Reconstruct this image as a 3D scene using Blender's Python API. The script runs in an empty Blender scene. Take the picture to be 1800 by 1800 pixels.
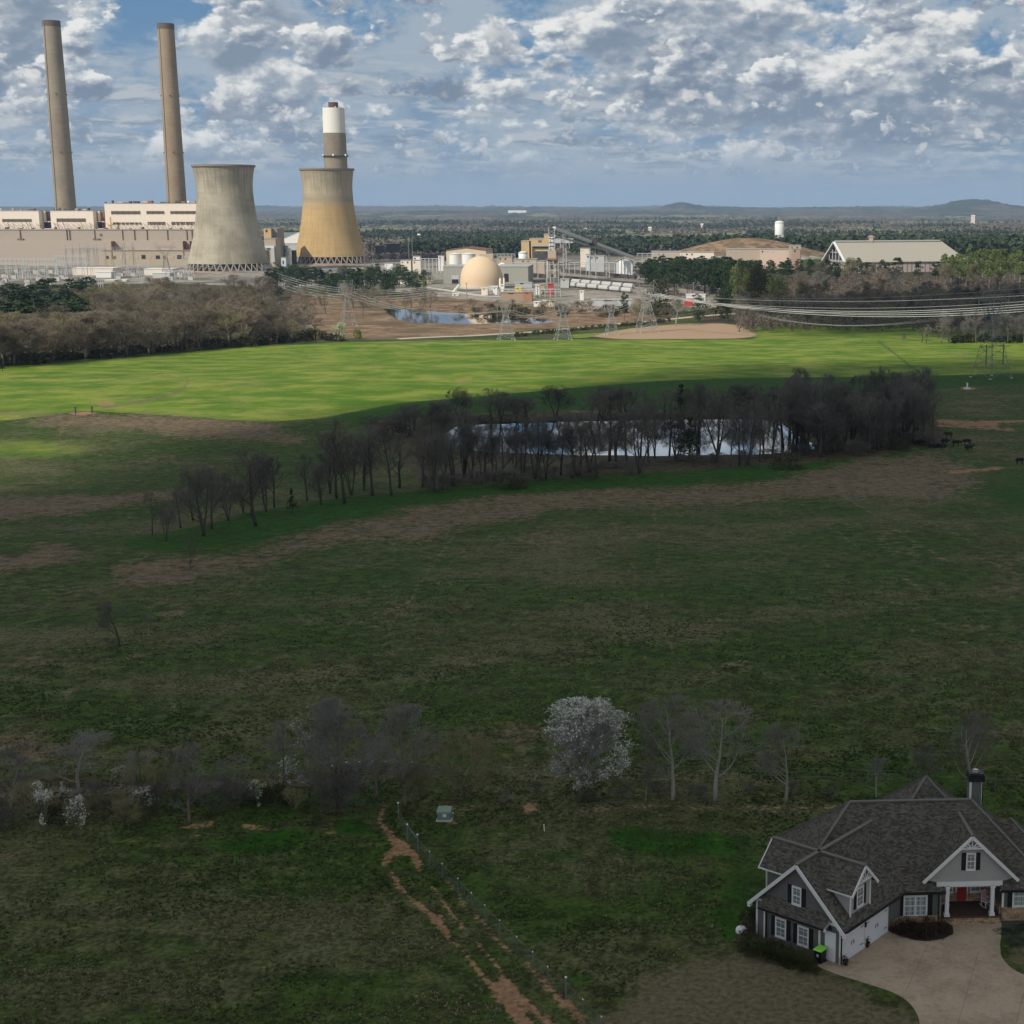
import bpy, math, random, sys
import numpy as np
from mathutils import Vector, Matrix
random.seed(7); rng = np.random.default_rng(7)
SC = bpy.context.scene
COL = SC.collection
R = math.radians

# ------------------------------------------------------------------ camera
F_PX, CX, CY, CAM_H = 2700.0, 1200.0, 900.0, 50.0
PITCH = math.atan(538 / 2700)
CP, SP = math.cos(PITCH), math.sin(PITCH)
cam = bpy.data.cameras.new('camera'); camo = bpy.data.objects.new('camera', cam); COL.objects.link(camo)
camo.location = (0, 0, CAM_H)
camo.rotation_euler = (math.pi / 2 - PITCH, 0, 0)
cam.sensor_width = 36; cam.lens = 54.0; cam.shift_x = -1 / 6
cam.clip_start = 0.5; cam.clip_end = 120000
SC.camera = camo

# ------------------------------------------------------------------ sun, exposure
SUN_EL = R(38)
SH = Vector((-0.68, -0.73, 0)).normalized()
SUN = Vector((SH.x * math.cos(SUN_EL), SH.y * math.cos(SUN_EL), math.sin(SUN_EL)))
sl = bpy.data.lights.new('sun', 'SUN'); sl.energy = 4.6; sl.angle = R(1.2); sl.color = (1.0, 0.94, 0.84)
so = bpy.data.objects.new('sun', sl); COL.objects.link(so)
so.rotation_euler = SUN.to_track_quat('Z', 'Y').to_euler()
SC.view_settings.view_transform = 'Standard'; SC.view_settings.look = 'None'
SC.view_settings.exposure = 0.0; SC.view_settings.gamma = 1.0
SC.view_settings.use_curve_mapping = False
SC.cycles.use_denoising = True
SC.cycles.max_bounces = 6; SC.cycles.diffuse_bounces = 3; SC.cycles.glossy_bounces = 2
SC.cycles.transparent_max_bounces = 6; SC.cycles.volume_bounces = 0; SC.cycles.transmission_bounces = 2
SC.cycles.caustics_reflective = False; SC.cycles.caustics_refractive = False
SC.cycles.sample_clamp_indirect = 4.0

# ------------------------------------------------------------------ node helper
class G:
    """tiny expression builder over a node tree"""
    def __init__(s, nt): s.nt = nt; s.n = nt.nodes; s.l = nt.links
    def put(s, sock, v):
        if isinstance(v, V): v = v.s
        if isinstance(v, bpy.types.NodeSocket): s.l.new(v, sock)
        else:
            try: sock.default_value = v
            except Exception: sock.default_value = (v, v, v)
    def m(s, op, a, b=None, c=None, clamp=False):
        n = s.n.new('ShaderNodeMath'); n.operation = op; n.use_clamp = clamp
        s.put(n.inputs[0], a)
        if b is not None: s.put(n.inputs[1], b)
        if c is not None: s.put(n.inputs[2], c)
        return V(s, n.outputs[0])
    def vm(s, op, a, b=None):
        n = s.n.new('ShaderNodeVectorMath'); n.operation = op
        s.put(n.inputs[0], a)
        if b is not None:
            if op == 'SCALE': s.put(n.inputs[3], b)
            else: s.put(n.inputs[1], b)
        return V(s, n.outputs[1] if op in ('DOT_PRODUCT', 'LENGTH', 'DISTANCE') else n.outputs[0])
    def sep(s, v):
        n = s.n.new('ShaderNodeSeparateXYZ'); s.put(n.inputs[0], v); return [V(s, o) for o in n.outputs]
    def comb(s, x, y, z):
        n = s.n.new('ShaderNodeCombineXYZ')
        for i, q in enumerate((x, y, z)): s.put(n.inputs[i], q)
        return V(s, n.outputs[0])
    D2 = False
    def noise(s, vec, scale=1, detail=4, rough=.5, dist=0, color=False):
        n = s.n.new('ShaderNodeTexNoise')
        if s.D2: n.noise_dimensions = '2D'
        s.put(n.inputs['Vector'], vec)
        s.put(n.inputs['Scale'], scale); s.put(n.inputs['Detail'], detail); s.put(n.inputs['Roughness'], rough); s.put(n.inputs['Distortion'], dist)
        return V(s, n.outputs[1] if color else n.outputs[0])
    def voro(s, vec, scale=1, detail=0, feature='F1', rough=.5, smooth=1, out=0):
        n = s.n.new('ShaderNodeTexVoronoi'); n.feature = feature
        if s.D2: n.voronoi_dimensions = '2D'
        s.put(n.inputs['Vector'], vec)
        s.put(n.inputs['Scale'], scale)
        if 'Detail' in n.inputs: s.put(n.inputs['Detail'], detail); s.put(n.inputs['Roughness'], rough)
        if feature == 'SMOOTH_F1': s.put(n.inputs['Smoothness'], smooth)
        return V(s, n.outputs[out])
    def mix(s, f, a, b):
        n = s.n.new('ShaderNodeMix'); n.data_type = 'RGBA'; s.put(n.inputs[0], f)
        for i, q in ((6, a), (7, b)):
            if isinstance(q, tuple) and len(q) == 3: q = (*q, 1)
            s.put(n.inputs[i], q)
        return V(s, n.outputs[2])
    def ss(s, x, lo, hi, a=0.0, b=1.0):
        n = s.n.new('ShaderNodeMapRange'); n.interpolation_type = 'SMOOTHSTEP'
        s.put(n.inputs[0], x); s.put(n.inputs[1], lo); s.put(n.inputs[2], hi); s.put(n.inputs[3], a); s.put(n.inputs[4], b)
        return V(s, n.outputs[0])
    def attr(s, name):
        n = s.n.new('ShaderNodeAttribute'); n.attribute_name = name; return n
    def rnd(s):
        return V(s, s.n.new('ShaderNodeObjectInfo').outputs['Random'])
    def bump(s, h, strength=.5, dist=.1):
        n = s.n.new('ShaderNodeBump'); s.put(n.inputs['Height'], h); s.put(n.inputs['Strength'], strength); s.put(n.inputs['Distance'], dist)
        return V(s, n.outputs[0])
class V:
    def __init__(s, g, sock): s.g = g; s.s = sock
    def __add__(s, o): return s.g.m('ADD', s, o)
    __radd__ = __add__
    def __sub__(s, o): return s.g.m('SUBTRACT', s, o)
    def __rsub__(s, o): return s.g.m('SUBTRACT', o, s)
    def __mul__(s, o): return s.g.m('MULTIPLY', s, o)
    __rmul__ = __mul__
    def __truediv__(s, o): return s.g.m('DIVIDE', s, o)
    def clamp(s): return s.g.m('ADD', s, 0.0, clamp=True)

# ------------------------------------------------------------------ sky
def build_world():
    w = bpy.data.worlds.new('World'); SC.world = w; w.use_nodes = True
    nt = w.node_tree; nt.nodes.clear(); g = G(nt)
    tc = nt.nodes.new('ShaderNodeTexCoord')
    D = V(g, tc.outputs['Generated'])
    x, y, z = g.sep(D)
    az = g.m('ARCTAN2', x, y); el = g.m('ARCSINE', z)
    e = el * 57.2958; a = az * 57.2958
    sky = nt.nodes.new('ShaderNodeTexSky'); sky.sky_type = 'NISHITA'; sky.sun_disc = False
    sky.sun_elevation = SUN_EL; sky.sun_rotation = math.atan2(SH.x, SH.y)
    sky.altitude = 250; sky.air_density = 1.0; sky.dust_density = 0.6; sky.ozone_density = 2.0
    skyc = g.vm('MULTIPLY', V(g, sky.outputs[0]), (0.085, 0.095, 0.100))
    # ---- the rest of the vault: broken cloud, brightened past the sky ahead to fill the shade
    top = g.mix(g.ss(g.noise(D, 3.2, 3, .55), .40, .60), skyc, (0.88, 0.88, 0.78))
    top = g.mix(g.ss(e, 0, 16, .8, 0), top, (0.50, 0.52, 0.50))
    bg0 = nt.nodes.new('ShaderNodeBackground'); g.put(bg0.inputs[0], top)
    # ---- the sky over the country ahead
    g.D2 = True
    hz = g.ss(e, -0.5, 8.5, 1.0, 0.0)
    out = g.mix(hz * 0.85, (0.115, 0.250, 0.430), (0.275, 0.365, 0.470))
    P = g.comb(a, e * 1.7, 0.0)
    def px(X, Y): return math.degrees(math.atan2((X - CX) / F_PX, CP)), (362 - Y) / 2700 * 57.3
    def blobs(lst):
        s = None
        for X, Y, ra, re, k in lst:
            ca, ce = px(X, Y); dx = (a - ca) * (1 / ra); dy = (e - ce) * (1 / re)
            b = g.ss(dx * dx + dy * dy, 0.0, 1.0, k, 0.0); s = b if s is None else s + b
        return s
    steer = blobs(((330, 110, 2.6, 2.4, -.85), (230, 220, 1.8, .9, -.35), (575, 40, 1.3, .8, -.35), (950, 15, 2.6, 1.1, -.55), (1385, 80, 1.0, .6, -.35), (1690, 112, 1.1, .8, -.6), (1650, 20, 2.4, .5, -.4), (1245, 158, .9, .7, -.4),
                   (90, 60, 3.6, 2.6, .40), (560, 110, 4.2, 2.3, .42), (820, 50, 3.2, 2.0, .42), (1200, 150, 5.0, 2.6, .42), (1520, 50, 5.0, 2.4, .36), (1750, 180, 3.2, 1.6, .3), (30, 160, 2.2, 1.6, .3)))
    n_big = g.noise(P, .30, 5, .58); n_fine = g.noise(P, 2.1, 6, .60)
    bl = lambda Q, sc, det: g.voro(Q, sc, det, 'SMOOTH_F1', .55, .35)
    wv = g.vm('ADD', P, g.vm('SCALE', g.vm('SUBTRACT', g.noise(P, .9, 3, .5, color=True), (.5, .5, .5)), 1.1))
    up = (-.20, .34, 0)
    # thin high veil
    out = g.mix(g.ss(n_big + (n_fine - .5) * .3 + steer * .10, .30, .60, 0, .85), out, (0.40, 0.465, 0.53))
    # long soft banks low in the sky
    bank = g.noise(g.comb(a * .22, e * 1.5, 0), 1.0, 6, .58); bank2 = g.noise(g.comb(a * .5 + 7, e * 2.6, 0), 1.0, 5, .6)
    out = g.mix(g.ss(bank * .6 + bank2 * .4, .44, .60) * g.ss(e, .5, 1.6) * g.ss(e, 6.0, 3.5, 0, 1) * .85, out, g.mix(g.ss(bank2, .42, .62), (.215, .285, .375), (.50, .535, .56)))
    # great heaps of cumulus, lit from behind the camera's left shoulder
    warpc = g.vm('SUBTRACT', g.noise(P, 1.6, 4, .6, color=True), (.5, .5, .5))
    def heap(out, sc, ox, oy, th, soft, amount, bright, dark, kst, tone, wk=.55):
        Q = g.vm('ADD', g.vm('ADD', P, g.vm('SCALE', warpc, wk)), (ox, oy, 0))
        u = (-.16 / sc * .5, .30 / sc * .5, 0)
        lo = g.noise(Q, sc * .55, 3, .5); lo2 = g.noise(g.vm('ADD', Q, u), sc * .55, 2, .5)
        b1 = bl(Q, sc, 3.8); b2 = bl(g.vm('ADD', Q, tuple(c * .45 for c in u)), sc, 2.0)
        cov = (0.66 - b1) * .50 + lo * 1.15 + steer * kst + (n_fine - .5) * .16
        mk = g.ss(cov, th, th + soft) * amount
        rel = (b2 - b1) * 1.25 + (lo - lo2) * 2.6 + (n_fine - .5) * .50 + (th + .22 - cov) * .55 + tone
        l = g.ss(rel, -.10, .80)
        c = g.mix(g.ss(l, 0, .5), dark, (0.40, 0.445, 0.50)); c = g.mix(g.ss(l, .36, .92), c, bright)
        return g.mix(mk, out, c)
    hi = g.ss(e, 1.1, 2.5)
    out = heap(out, .215, 13.7, 5.2, .385, .15, hi, (.84, .84, .815), (.22, .28, .365), .26, .40)
    out = heap(out, .36, 47.1, 31.4, .535, .11, g.ss(e, 2.2, 3.6) * .96, (.86, .86, .83), (.20, .25, .335), .30, .36)
    # rows of flat based cumulus, far to near
    rows = ((1.15, 1.7, 11, .55), (1.65, 1.3, 23, .66), (2.25, 1.0, 37, .78), (3.0, .76, 51, .85), (3.9, .52, 67, .90), (5.3, .40, 83, .85))
    for i, (eb, s, sd, vis) in enumerate(rows):
        q = g.comb(a * s + sd * 3.0, (e - eb) * s * 1.25 + sd, 0.0)
        n1 = g.noise(g.comb(a * s * .55 + sd, (e * s) * .14 + sd * 2.0, 0.0), 1.0, 2, .5)
        dn = g.noise(q, 1.5, 6, .62); qw = g.vm('ADD', q, g.vm('SCALE', g.vm('SUBTRACT', g.noise(q, 2.2, 2, .5, color=True), (.5, .5, .5)), .35))
        b1 = g.voro(qw, 1.1, 3.0, 'SMOOTH_F1', .62, .6)
        y_ = (e - eb) * s * .62
        f = (n1 - (.455 if eb < 3.5 else .50)) * 2.0 + (.62 - b1) * .34 + (dn - .5) * .80 - g.m('MAXIMUM', y_, 0.0) * 1.0 + g.m('MINIMUM', y_ + (dn - .5) * .12, 0.0) * 5.0 + steer * .30
        mk = g.ss(f, 0.0, .17) * vis
        rel = g.ss((.60 - b1) * .75 + (dn - .5) * 1.5 + y_ * .85 + (n1 - .5) * -.5, -.34, .56)
        hzk = max(0, 1 - (eb - .6) / 3.4) * .50
        dk = tuple(d * (1 - hzk) + h * hzk for d, h in zip(((.18, .23, .315) if i % 2 == 0 else (.225, .275, .35)), (.26, .345, .45)))
        br = tuple(d * (1 - hzk) + h * hzk for d, h in zip((.84, .83, .80), (.52, .55, .58)))
        c = g.mix(rel, dk, br); out = g.mix(mk, out, c)
    # air in front of the lowest clouds
    out = g.mix(g.ss(e, .1, 1.9, .95, 0.0), out, (0.305, 0.375, 0.455))
    bg = nt.nodes.new('ShaderNodeBackground'); g.put(bg.inputs[0], out)
    fac = g.ss(e, 10.5, 12.0, 1, 0) * g.m('GREATER_THAN', e, -1.0) * g.ss(g.m('ABSOLUTE', a), 36.0, 40.0, 1, 0)
    mxs = nt.nodes.new('ShaderNodeMixShader'); g.put(mxs.inputs[0], fac); nt.links.new(bg0.outputs[0], mxs.inputs[1]); nt.links.new(bg.outputs[0], mxs.inputs[2])
    o = nt.nodes.new('ShaderNodeOutputWorld'); nt.links.new(mxs.outputs[0], o.inputs[0])
    w.cycles.sampling_method = 'MANUAL'; w.cycles.sample_map_resolution = 256
build_world()

# ------------------------------------------------------------------ ray helpers (pixels of the photograph to points on the ground)
def ray(px, py):
    x = (px - CX) / F_PX; y = (CY - py) / F_PX
    return (x, CP + y * SP, -SP + y * CP)
def at_z(px, py, z=0.0):
    d = ray(px, py); t = (z - CAM_H) / d[2]; return (d[0] * t, d[1] * t, z)
def atY(px, py, Y):
    d = ray(px, py); t = Y / d[1]; return (d[0] * t, Y, CAM_H + d[2] * t)
def proj(X, Y, Z):
    dz = Z - CAM_H; fw = Y * CP - dz * SP; up = Y * SP + dz * CP
    return CX + F_PX * X / fw, CY - F_PX * up / fw, fw

# ------------------------------------------------------------------ numpy noise
def _h(ix, iy, s):
    n = (ix.astype(np.int64) * 374761393 + iy.astype(np.int64) * 668265263 + s * 974634777) & 0x7fffffff
    n = ((n ^ (n >> 13)) * 1274126177) & 0x7fffffff
    return ((n ^ (n >> 16)) & 0xffff) / 65535.0
def vnoise(x, y, s=0):
    x = np.asarray(x, float); y = np.asarray(y, float)
    ix = np.floor(x); iy = np.floor(y); fx = x - ix; fy = y - iy
    fx = fx * fx * (3 - 2 * fx); fy = fy * fy * (3 - 2 * fy)
    a = _h(ix, iy, s); b = _h(ix + 1, iy, s); c = _h(ix, iy + 1, s); d = _h(ix + 1, iy + 1, s)
    return (a * (1 - fx) + b * fx) * (1 - fy) + (c * (1 - fx) + d * fx) * fy
def fbm(x, y, s=0, o=4, g=.5):
    t = 0; a = 1; n = 0
    for i in range(o):
        t = t + a * vnoise(x * 2 ** i, y * 2 ** i, s + i * 17); n += a; a *= g
    return t / n

# ------------------------------------------------------------------ terrain height
KY = np.array([-4000, 150, 360, 380, 465, 520, 700, 800, 900, 960, 1150, 1300, 1700, 60000], float)
KZ = np.array([0, 0, -11.4, -12, -12, -12.6, -16.4, -18, -20, -21, -21, -19, -18, -18], float)
def sstep(x, a, b):
    t = np.clip((x - a) / (b - a), 0, 1); return t * t * (3 - 2 * t)
def hillfield(X, Y):
    z = np.zeros_like(X)
    k = sstep(Y, 3500, 7000)
    z += k * 26 * (fbm(X / 2600, Y / 3400, 5, 4) - .42)
    k2 = sstep(Y, 9000, 16000)
    z += k2 * 105 * (fbm(X / 3200, Y / 2400, 9, 4) - .30) + sstep(Y, 6000, 9000) * 45 * (fbm(X / 1500, Y / 1400, 15, 3) - .45)
    def bump(px, Yc, sx, sy, h):
        xc = (px - CX) / F_PX * Yc * 1.02
        return h * np.exp(-((X - xc) / sx) ** 2 - ((Y - Yc) / sy) ** 2)
    z += bump(1195, 11000, 170, 700, 62) + bump(1260, 11500, 500, 700, 30)
    z += bump(1690, 10500, 260, 700, 70) + bump(1740, 11000, 700, 800, 34) + bump(1600, 11500, 600, 800, 18)
    z += bump(480, 16000, 500, 900, 35) + bump(760, 15000, 500, 900, 22) + bump(940, 15000, 1200, 900, 14)
    z += bump(1430, 14000, 900, 900, 18)
    z += bump(1310, 1890, 100, 70, 30) * 1.0
    z += bump(820, 13000, 900, 700, 30) + bump(1050, 12500, 1100, 700, 26) + bump(640, 14000, 700, 800, 34) + bump(1420, 12000, 900, 700, 30) + bump(1550, 13000, 700, 700, 34)       # spoil bank behind the yard
    return z
def smooth_z(Y):
    return (np.interp(Y - 12, KY, KZ) + np.interp(Y, KY, KZ) + np.interp(Y + 12, KY, KZ)) / 3
def gz(X, Y):
    X = np.asarray(X, float); Y = np.asarray(Y, float)
    z = smooth_z(Y) + hillfield(X, Y)
    und = (fbm(X / 60, Y / 60, 3, 2) - .5) * 1.6 * sstep(Y, 128, 230) * (1 - sstep(Y, 340, 380) * (1 - sstep(Y, 470, 560)))
    return z + und * (Y < 900)
def gzf(x, y): return float(gz(np.array([x]), np.array([y]))[0])
def at(px, py):
    d = ray(px, py); z = -10.0
    for _ in range(14):
        t = (z - CAM_H) / d[2]; z = 0.5 * z + 0.5 * gzf(d[0] * t, d[1] * t)
    t = (z - CAM_H) / d[2]
    return (d[0] * t, d[1] * t, gzf(d[0] * t, d[1] * t))

# ------------------------------------------------------------------ objects
def link(o): COL.objects.link(o); return o
def setp(o, label=None, cat=None, group=None, kind=None):
    if label: o['label'] = label
    if cat: o['category'] = cat
    if group: o['group'] = group
    if kind: o['kind'] = kind
    return o
def thing(name, loc, label, cat, group=None, rz=0.0):
    o = bpy.data.objects.new(name, None); link(o); o.location = loc; o.rotation_euler = (0, 0, rz)
    o.empty_display_size = .5
    return setp(o, label, cat, group)
def origin(p):
    v = Vector((0, 0, 0))
    while p is not None: v += p.location; p = p.parent
    return v
class MB:
    def __init__(s): s.v = []; s.f = []
    def add(s, vs, fs):
        b = len(s.v); s.v += [tuple(v) for v in vs]; s.f += [tuple(b + i for i in f) for f in fs]; return s
    def hexa(s, p):           # 8 points: bottom 4 ccw, top 4 ccw
        return s.add(p, [(3, 2, 1, 0), (4, 5, 6, 7), (0, 1, 5, 4), (1, 2, 6, 5), (2, 3, 7, 6), (3, 0, 4, 7)])
    def box(s, x0, x1, y0, y1, z0, z1, T=None):
        p = [(x0, y0, z0), (x1, y0, z0), (x1, y1, z0), (x0, y1, z0), (x0, y0, z1), (x1, y0, z1), (x1, y1, z1), (x0, y1, z1)]
        if T: p = [T(*q) for q in p]
        return s.hexa(p)
    def beam(s, p, q, w, h=None, n=4):
        p = Vector(p); q = Vector(q); d = (q - p)
        if d.length < 1e-6: return s
        d.normalize(); u = d.cross(Vector((0, 0, 1)))
        if u.length < 1e-3: u = Vector((1, 0, 0))
        u.normalize(); v = u.cross(d); w /= 2; h = (h / 2 if h else w)
        c = [(-1, -1), (1, -1), (1, 1), (-1, 1)] if n == 4 else [(-1, -.6), (1, -.6), (0, 1)]
        vs = [p + u * a * w + v * b * h for a, b in c] + [q + u * a * w + v * b * h for a, b in c]
        fs = [(i, (i + 1) % n, n + (i + 1) % n, n + i) for i in range(n)] + [tuple(range(n))[::-1], tuple(range(n, 2 * n))]
        return s.add(vs, fs)
    def tube(s, pts, rad, n=6, cap=True):
        pts = [Vector(p) for p in pts]; b = len(s.v); m = len(pts); up = None
        for i, p in enumerate(pts):
            d = (pts[min(i + 1, m - 1)] - pts[max(i - 1, 0)]).normalized()
            if up is None:
                up = d.cross(Vector((0, 0, 1)));
                if up.length < .05: up = Vector((1, 0, 0))
            u = (up - d * up.dot(d)).normalized(); v = d.cross(u); up = u
            r = rad[i] if hasattr(rad, '__len__') else rad
            for k in range(n):
                t = 2 * math.pi * k / n; s.v.append(tuple(p + u * math.cos(t) * r + v * math.sin(t) * r))
        for i in range(m - 1):
            for k in range(n):
                a0 = b + i * n + k; a1 = b + i * n + (k + 1) % n
                s.f.append((a0, a1, a1 + n, a0 + n))
        if cap:
            s.f.append(tuple(b + k for k in range(n))[::-1]); s.f.append(tuple(b + (m - 1) * n + k for k in range(n)))
        return s
    def lathe(s, prof, n=32, c=(0, 0, 0), cap_top=True, cap_bot=False, T=None, jit=0):
        b = len(s.v)
        for r, z in prof:
            for k in range(n):
                t = 2 * math.pi * k / n; q = (c[0] + r * math.cos(t), c[1] + r * math.sin(t), c[2] + z)
                s.v.append(T(*q) if T else q)
        for i in range(len(prof) - 1):
            for k in range(n):
                a0 = b + i * n + k; a1 = b + i * n + (k + 1) % n
                s.f.append((a0, a1, a1 + n, a0 + n))
        if cap_bot: s.f.append(tuple(b + k for k in range(n))[::-1])
        if cap_top: s.f.append(tuple(b + (len(prof) - 1) * n + k for k in range(n)))
        return s
    def poly(s, pts, thick):   # planar polygon extruded straight down by thick
        n = len(pts); vs = [tuple(p) for p in pts] + [(p[0], p[1], p[2] - thick) for p in pts]
        return s.add(vs, [tuple(range(n)), tuple(range(n, 2 * n))[::-1]] + [((i + 1) % n, i, n + i, n + (i + 1) % n) for i in range(n)])
    def build(s, name, mat, parent=None, smooth=False, label=None, org=None):
        me = bpy.data.meshes.new(name)
        o3 = origin(parent) if org is None else Vector(org)
        vs = np.array(s.v, dtype=np.float64).reshape(-1, 3) - np.array(o3)
        me.from_pydata(vs.tolist(), [], s.f); me.validate()
        if mat:
            for mt in (mat if isinstance(mat, (list, tuple)) else [mat]): me.materials.append(mt)
        if smooth: me.polygons.foreach_set('use_smooth', [True] * len(me.polygons))
        o = bpy.data.objects.new(name, me); link(o)
        if parent is not None: o.parent = parent
        elif org is not None: o.location = org
        if label: o['label'] = label
        return o
def fast_mesh(name, v, f, mat=None, smooth=False, tint=None):
    """v (n,3) array, f (m,k) array of equal-sized faces"""
    v = np.asarray(v, np.float32); f = np.asarray(f, np.int32); k = f.shape[1]
    me = bpy.data.meshes.new(name)
    me.vertices.add(len(v)); me.vertices.foreach_set('co', v.ravel())
    me.loops.add(f.size); me.loops.foreach_set('vertex_index', f.ravel())
    me.polygons.add(len(f)); me.polygons.foreach_set('loop_start', np.arange(0, f.size, k, dtype=np.int32))
    me.update(calc_edges=True)
    if smooth: me.polygons.foreach_set('use_smooth', np.ones(len(f), bool))
    if tint is not None:
        a = me.attributes.new('tint', 'FLOAT_COLOR', 'POINT'); c = np.ones((len(v), 4), np.float32); c[:, :3] = tint
        a.data.foreach_set('color', c.ravel())
    if mat: me.materials.append(mat)
    return me

# ------------------------------------------------------------------ materials
MATS = {}
def pbr(name, col, rough=.8, var=.12, scale=1.0, bump=0.0, bscale=8.0, metal=0.0, spec=.3, rnd=0.0, coord='Object'):
    """one real colour with a little large and small noise in value"""
    if name in MATS: return MATS[name]
    m = bpy.data.materials.new(name); m.use_nodes = True; nt = m.node_tree; g = G(nt)
    b = nt.nodes['Principled BSDF']
    tc = nt.nodes.new('ShaderNodeTexCoord'); P = V(g, tc.outputs[coord])
    n = g.noise(P, scale, 5, .6) * .7 + g.noise(P, scale * 6, 3, .6) * .3
    k = (n - .5) * (2 * var) + 1.0
    if rnd: k = k * ((g.rnd() - .5) * (2 * rnd) + 1.0)
    c = g.vm('SCALE', (col[0], col[1], col[2]), k)
    g.put(b.inputs['Base Color'], c)
    b.inputs['Roughness'].default_value = rough; b.inputs['Metallic'].default_value = metal
    b.inputs['Specular IOR Level'].default_value = spec
    if bump: g.put(b.inputs['Normal'], g.bump(g.noise(P, bscale, 4, .6), bump, .05))
    MATS[name] = m; return m

# ================================================================== GROUND
def axis(segs):
    out = []
    for a, b, n in segs: out += list(np.linspace(a, b, n, endpoint=False))
    return np.array(out + [segs[-1][1]])
ROWS = np.concatenate([np.linspace(-3000, 40, 30, endpoint=False), np.linspace(40, 66, 14, endpoint=False),
                       66 * np.exp(np.linspace(0, math.log(2600 / 66), 1130, endpoint=False)),
                       2600 * np.exp(np.linspace(0, math.log(10), 260))])
TC = axis([(-1.0, -.50, 14), (-.50, .33, 560), (.33, 1.0, 14)])
WY = np.where(ROWS > 0, ROWS * 1.0, 0) + 1.0
Xg = TC[None, :] * (np.abs(ROWS)[:, None] + 0.0)
# near and behind the camera the strip keeps a full width
wide = np.maximum(np.abs(ROWS), 60.0)
Xg = TC[None, :] * wide[:, None]
edge = np.abs(TC) > .5001
Xg = np.where((np.abs(TC) >= .999)[None, :], np.sign(TC)[None, :] * np.maximum(wide * 1.0, 1500)[:, None], Xg)
Yg = np.repeat(ROWS[:, None], len(TC), 1)
Zg = gz(Xg, Yg)
PXg, PYg, FWg = proj(Xg, Yg, Zg)
front = (FWg > 5)
# ragged edges: shift the look-up by a world-space noise
nzx = fbm(Xg / 9, Yg / 9, 21, 3) - .5; nzy = fbm(Xg / 9, Yg / 9, 33, 3) - .5
nfx = fbm(Xg / 1.3, Yg / 1.3, 41, 2) - .5; nfy = fbm(Xg / 1.3, Yg / 1.3, 47, 2) - .5
kpx = 2700 / np.maximum(FWg, 30)
DX = np.clip(kpx * (nzx * 5.0 + nfx * 1.0), -60, 60); DYp = np.clip(kpx * (nzy * 5.0 + nfy * 1.0) * np.clip(60 / np.maximum(FWg, 60), .02, 1) * 1.0, -24, 24)
WX = PXg + DX; WYp = PYg + DYp
def inpoly(poly, X, Y):
    r = np.zeros(X.shape, bool); n = len(poly)
    for i in range(n):
        x0, y0 = poly[i]; x1, y1 = poly[(i + 1) % n]
        if y0 == y1: continue
        c = ((y0 > Y) != (y1 > Y)) & (X < (x1 - x0) * (Y - y0) / (y1 - y0) + x0)
        r ^= c
    return r & front
def PG(poly): return inpoly(poly, WX, WYp).astype(np.float32)
def PGs(poly): return inpoly(poly, PXg + DX * .3, PYg + DYp * .3).astype(np.float32)
def EL(cx, cy, rx, ry, rot=0):
    c, s = math.cos(R(rot)), math.sin(R(rot))
    u = WX - cx; v = WYp - cy
    a = (u * c + v * s) / rx; b = (-u * s + v * c) / ry
    return (np.clip(1.25 - np.sqrt(a * a + b * b), 0, 1) * front).astype(np.float32)
def PL(pts, w, k=.25, wy=None):
    """line of half-width w photo pixels (w may vary per point)"""
    m = np.zeros(PXg.shape, np.float32); X = PXg + DX * k; Y = PYg + DYp * k
    for i in range(len(pts) - 1):
        x0, y0 = pts[i]; x1, y1 = pts[i + 1]
        W0 = w[i] if hasattr(w, '__len__') else w; W1 = w[i + 1] if hasattr(w, '__len__') else w
        M = max(W0, W1) * 2 + 2
        sel = (X > min(x0, x1) - M) & (X < max(x0, x1) + M) & (Y > min(y0, y1) - M) & (Y < max(y0, y1) + M) & front
        if not sel.any(): continue
        xs = X[sel]; ys = Y[sel]; dx, dy = x1 - x0, y1 - y0
        t = np.clip(((xs - x0) * dx + (ys - y0) * dy) / (dx * dx + dy * dy + 1e-9), 0, 1)
        d = np.hypot(xs - x0 - t * dx, ys - y0 - t * dy); ww = W0 + (W1 - W0) * t
        m[sel] = np.maximum(m[sel], np.clip(1.35 - d / ww, 0, 1))
    return m
def mx(*a):
    r = a[0]
    for q in a[1:]: r = np.maximum(r, q)
    return r
POND_NEAR = [(779, 790), (783, 762), (800, 750), (850, 745), (900, 744), (1000, 741), (1080, 739), (1200, 736), (1330, 736), (1372, 742), (1392, 760),
             (1425, 778), (1432, 790), (1400, 796), (1330, 800), (1150, 803), (1000, 801), (900, 797)]
POND_FAR = [(676, 543), (700, 542), (740, 545), (790, 549), (850, 553), (900, 557), (960, 561), (985, 566), (940, 570), (880, 568), (840, 571), (780, 569), (735, 570), (700, 562), (684, 552)]
NB = lambda pts: [at_z(x, y, -12.25)[:2] for x, y in pts]
FB = lambda pts: [at_z(x, y, -21.3)[:2] for x, y in pts]
def in_world(poly, X, Y):
    r = np.zeros(X.shape, bool); n = len(poly)
    for i in range(n):
        x0, y0 = poly[i]; x1, y1 = poly[(i + 1) % n]
        if y0 == y1: continue
        r ^= ((y0 > Y) != (y1 > Y)) & (X < (x1 - x0) * (Y - y0) / (y1 - y0) + x0)
    return r
nbp = NB(POND_NEAR); fbp = FB(POND_FAR)
Zg = np.where(in_world(nbp, Xg, Yg), -13.4, Zg)
Zg = np.where(in_world(fbp, Xg, Yg), -22.4, Zg)
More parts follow.
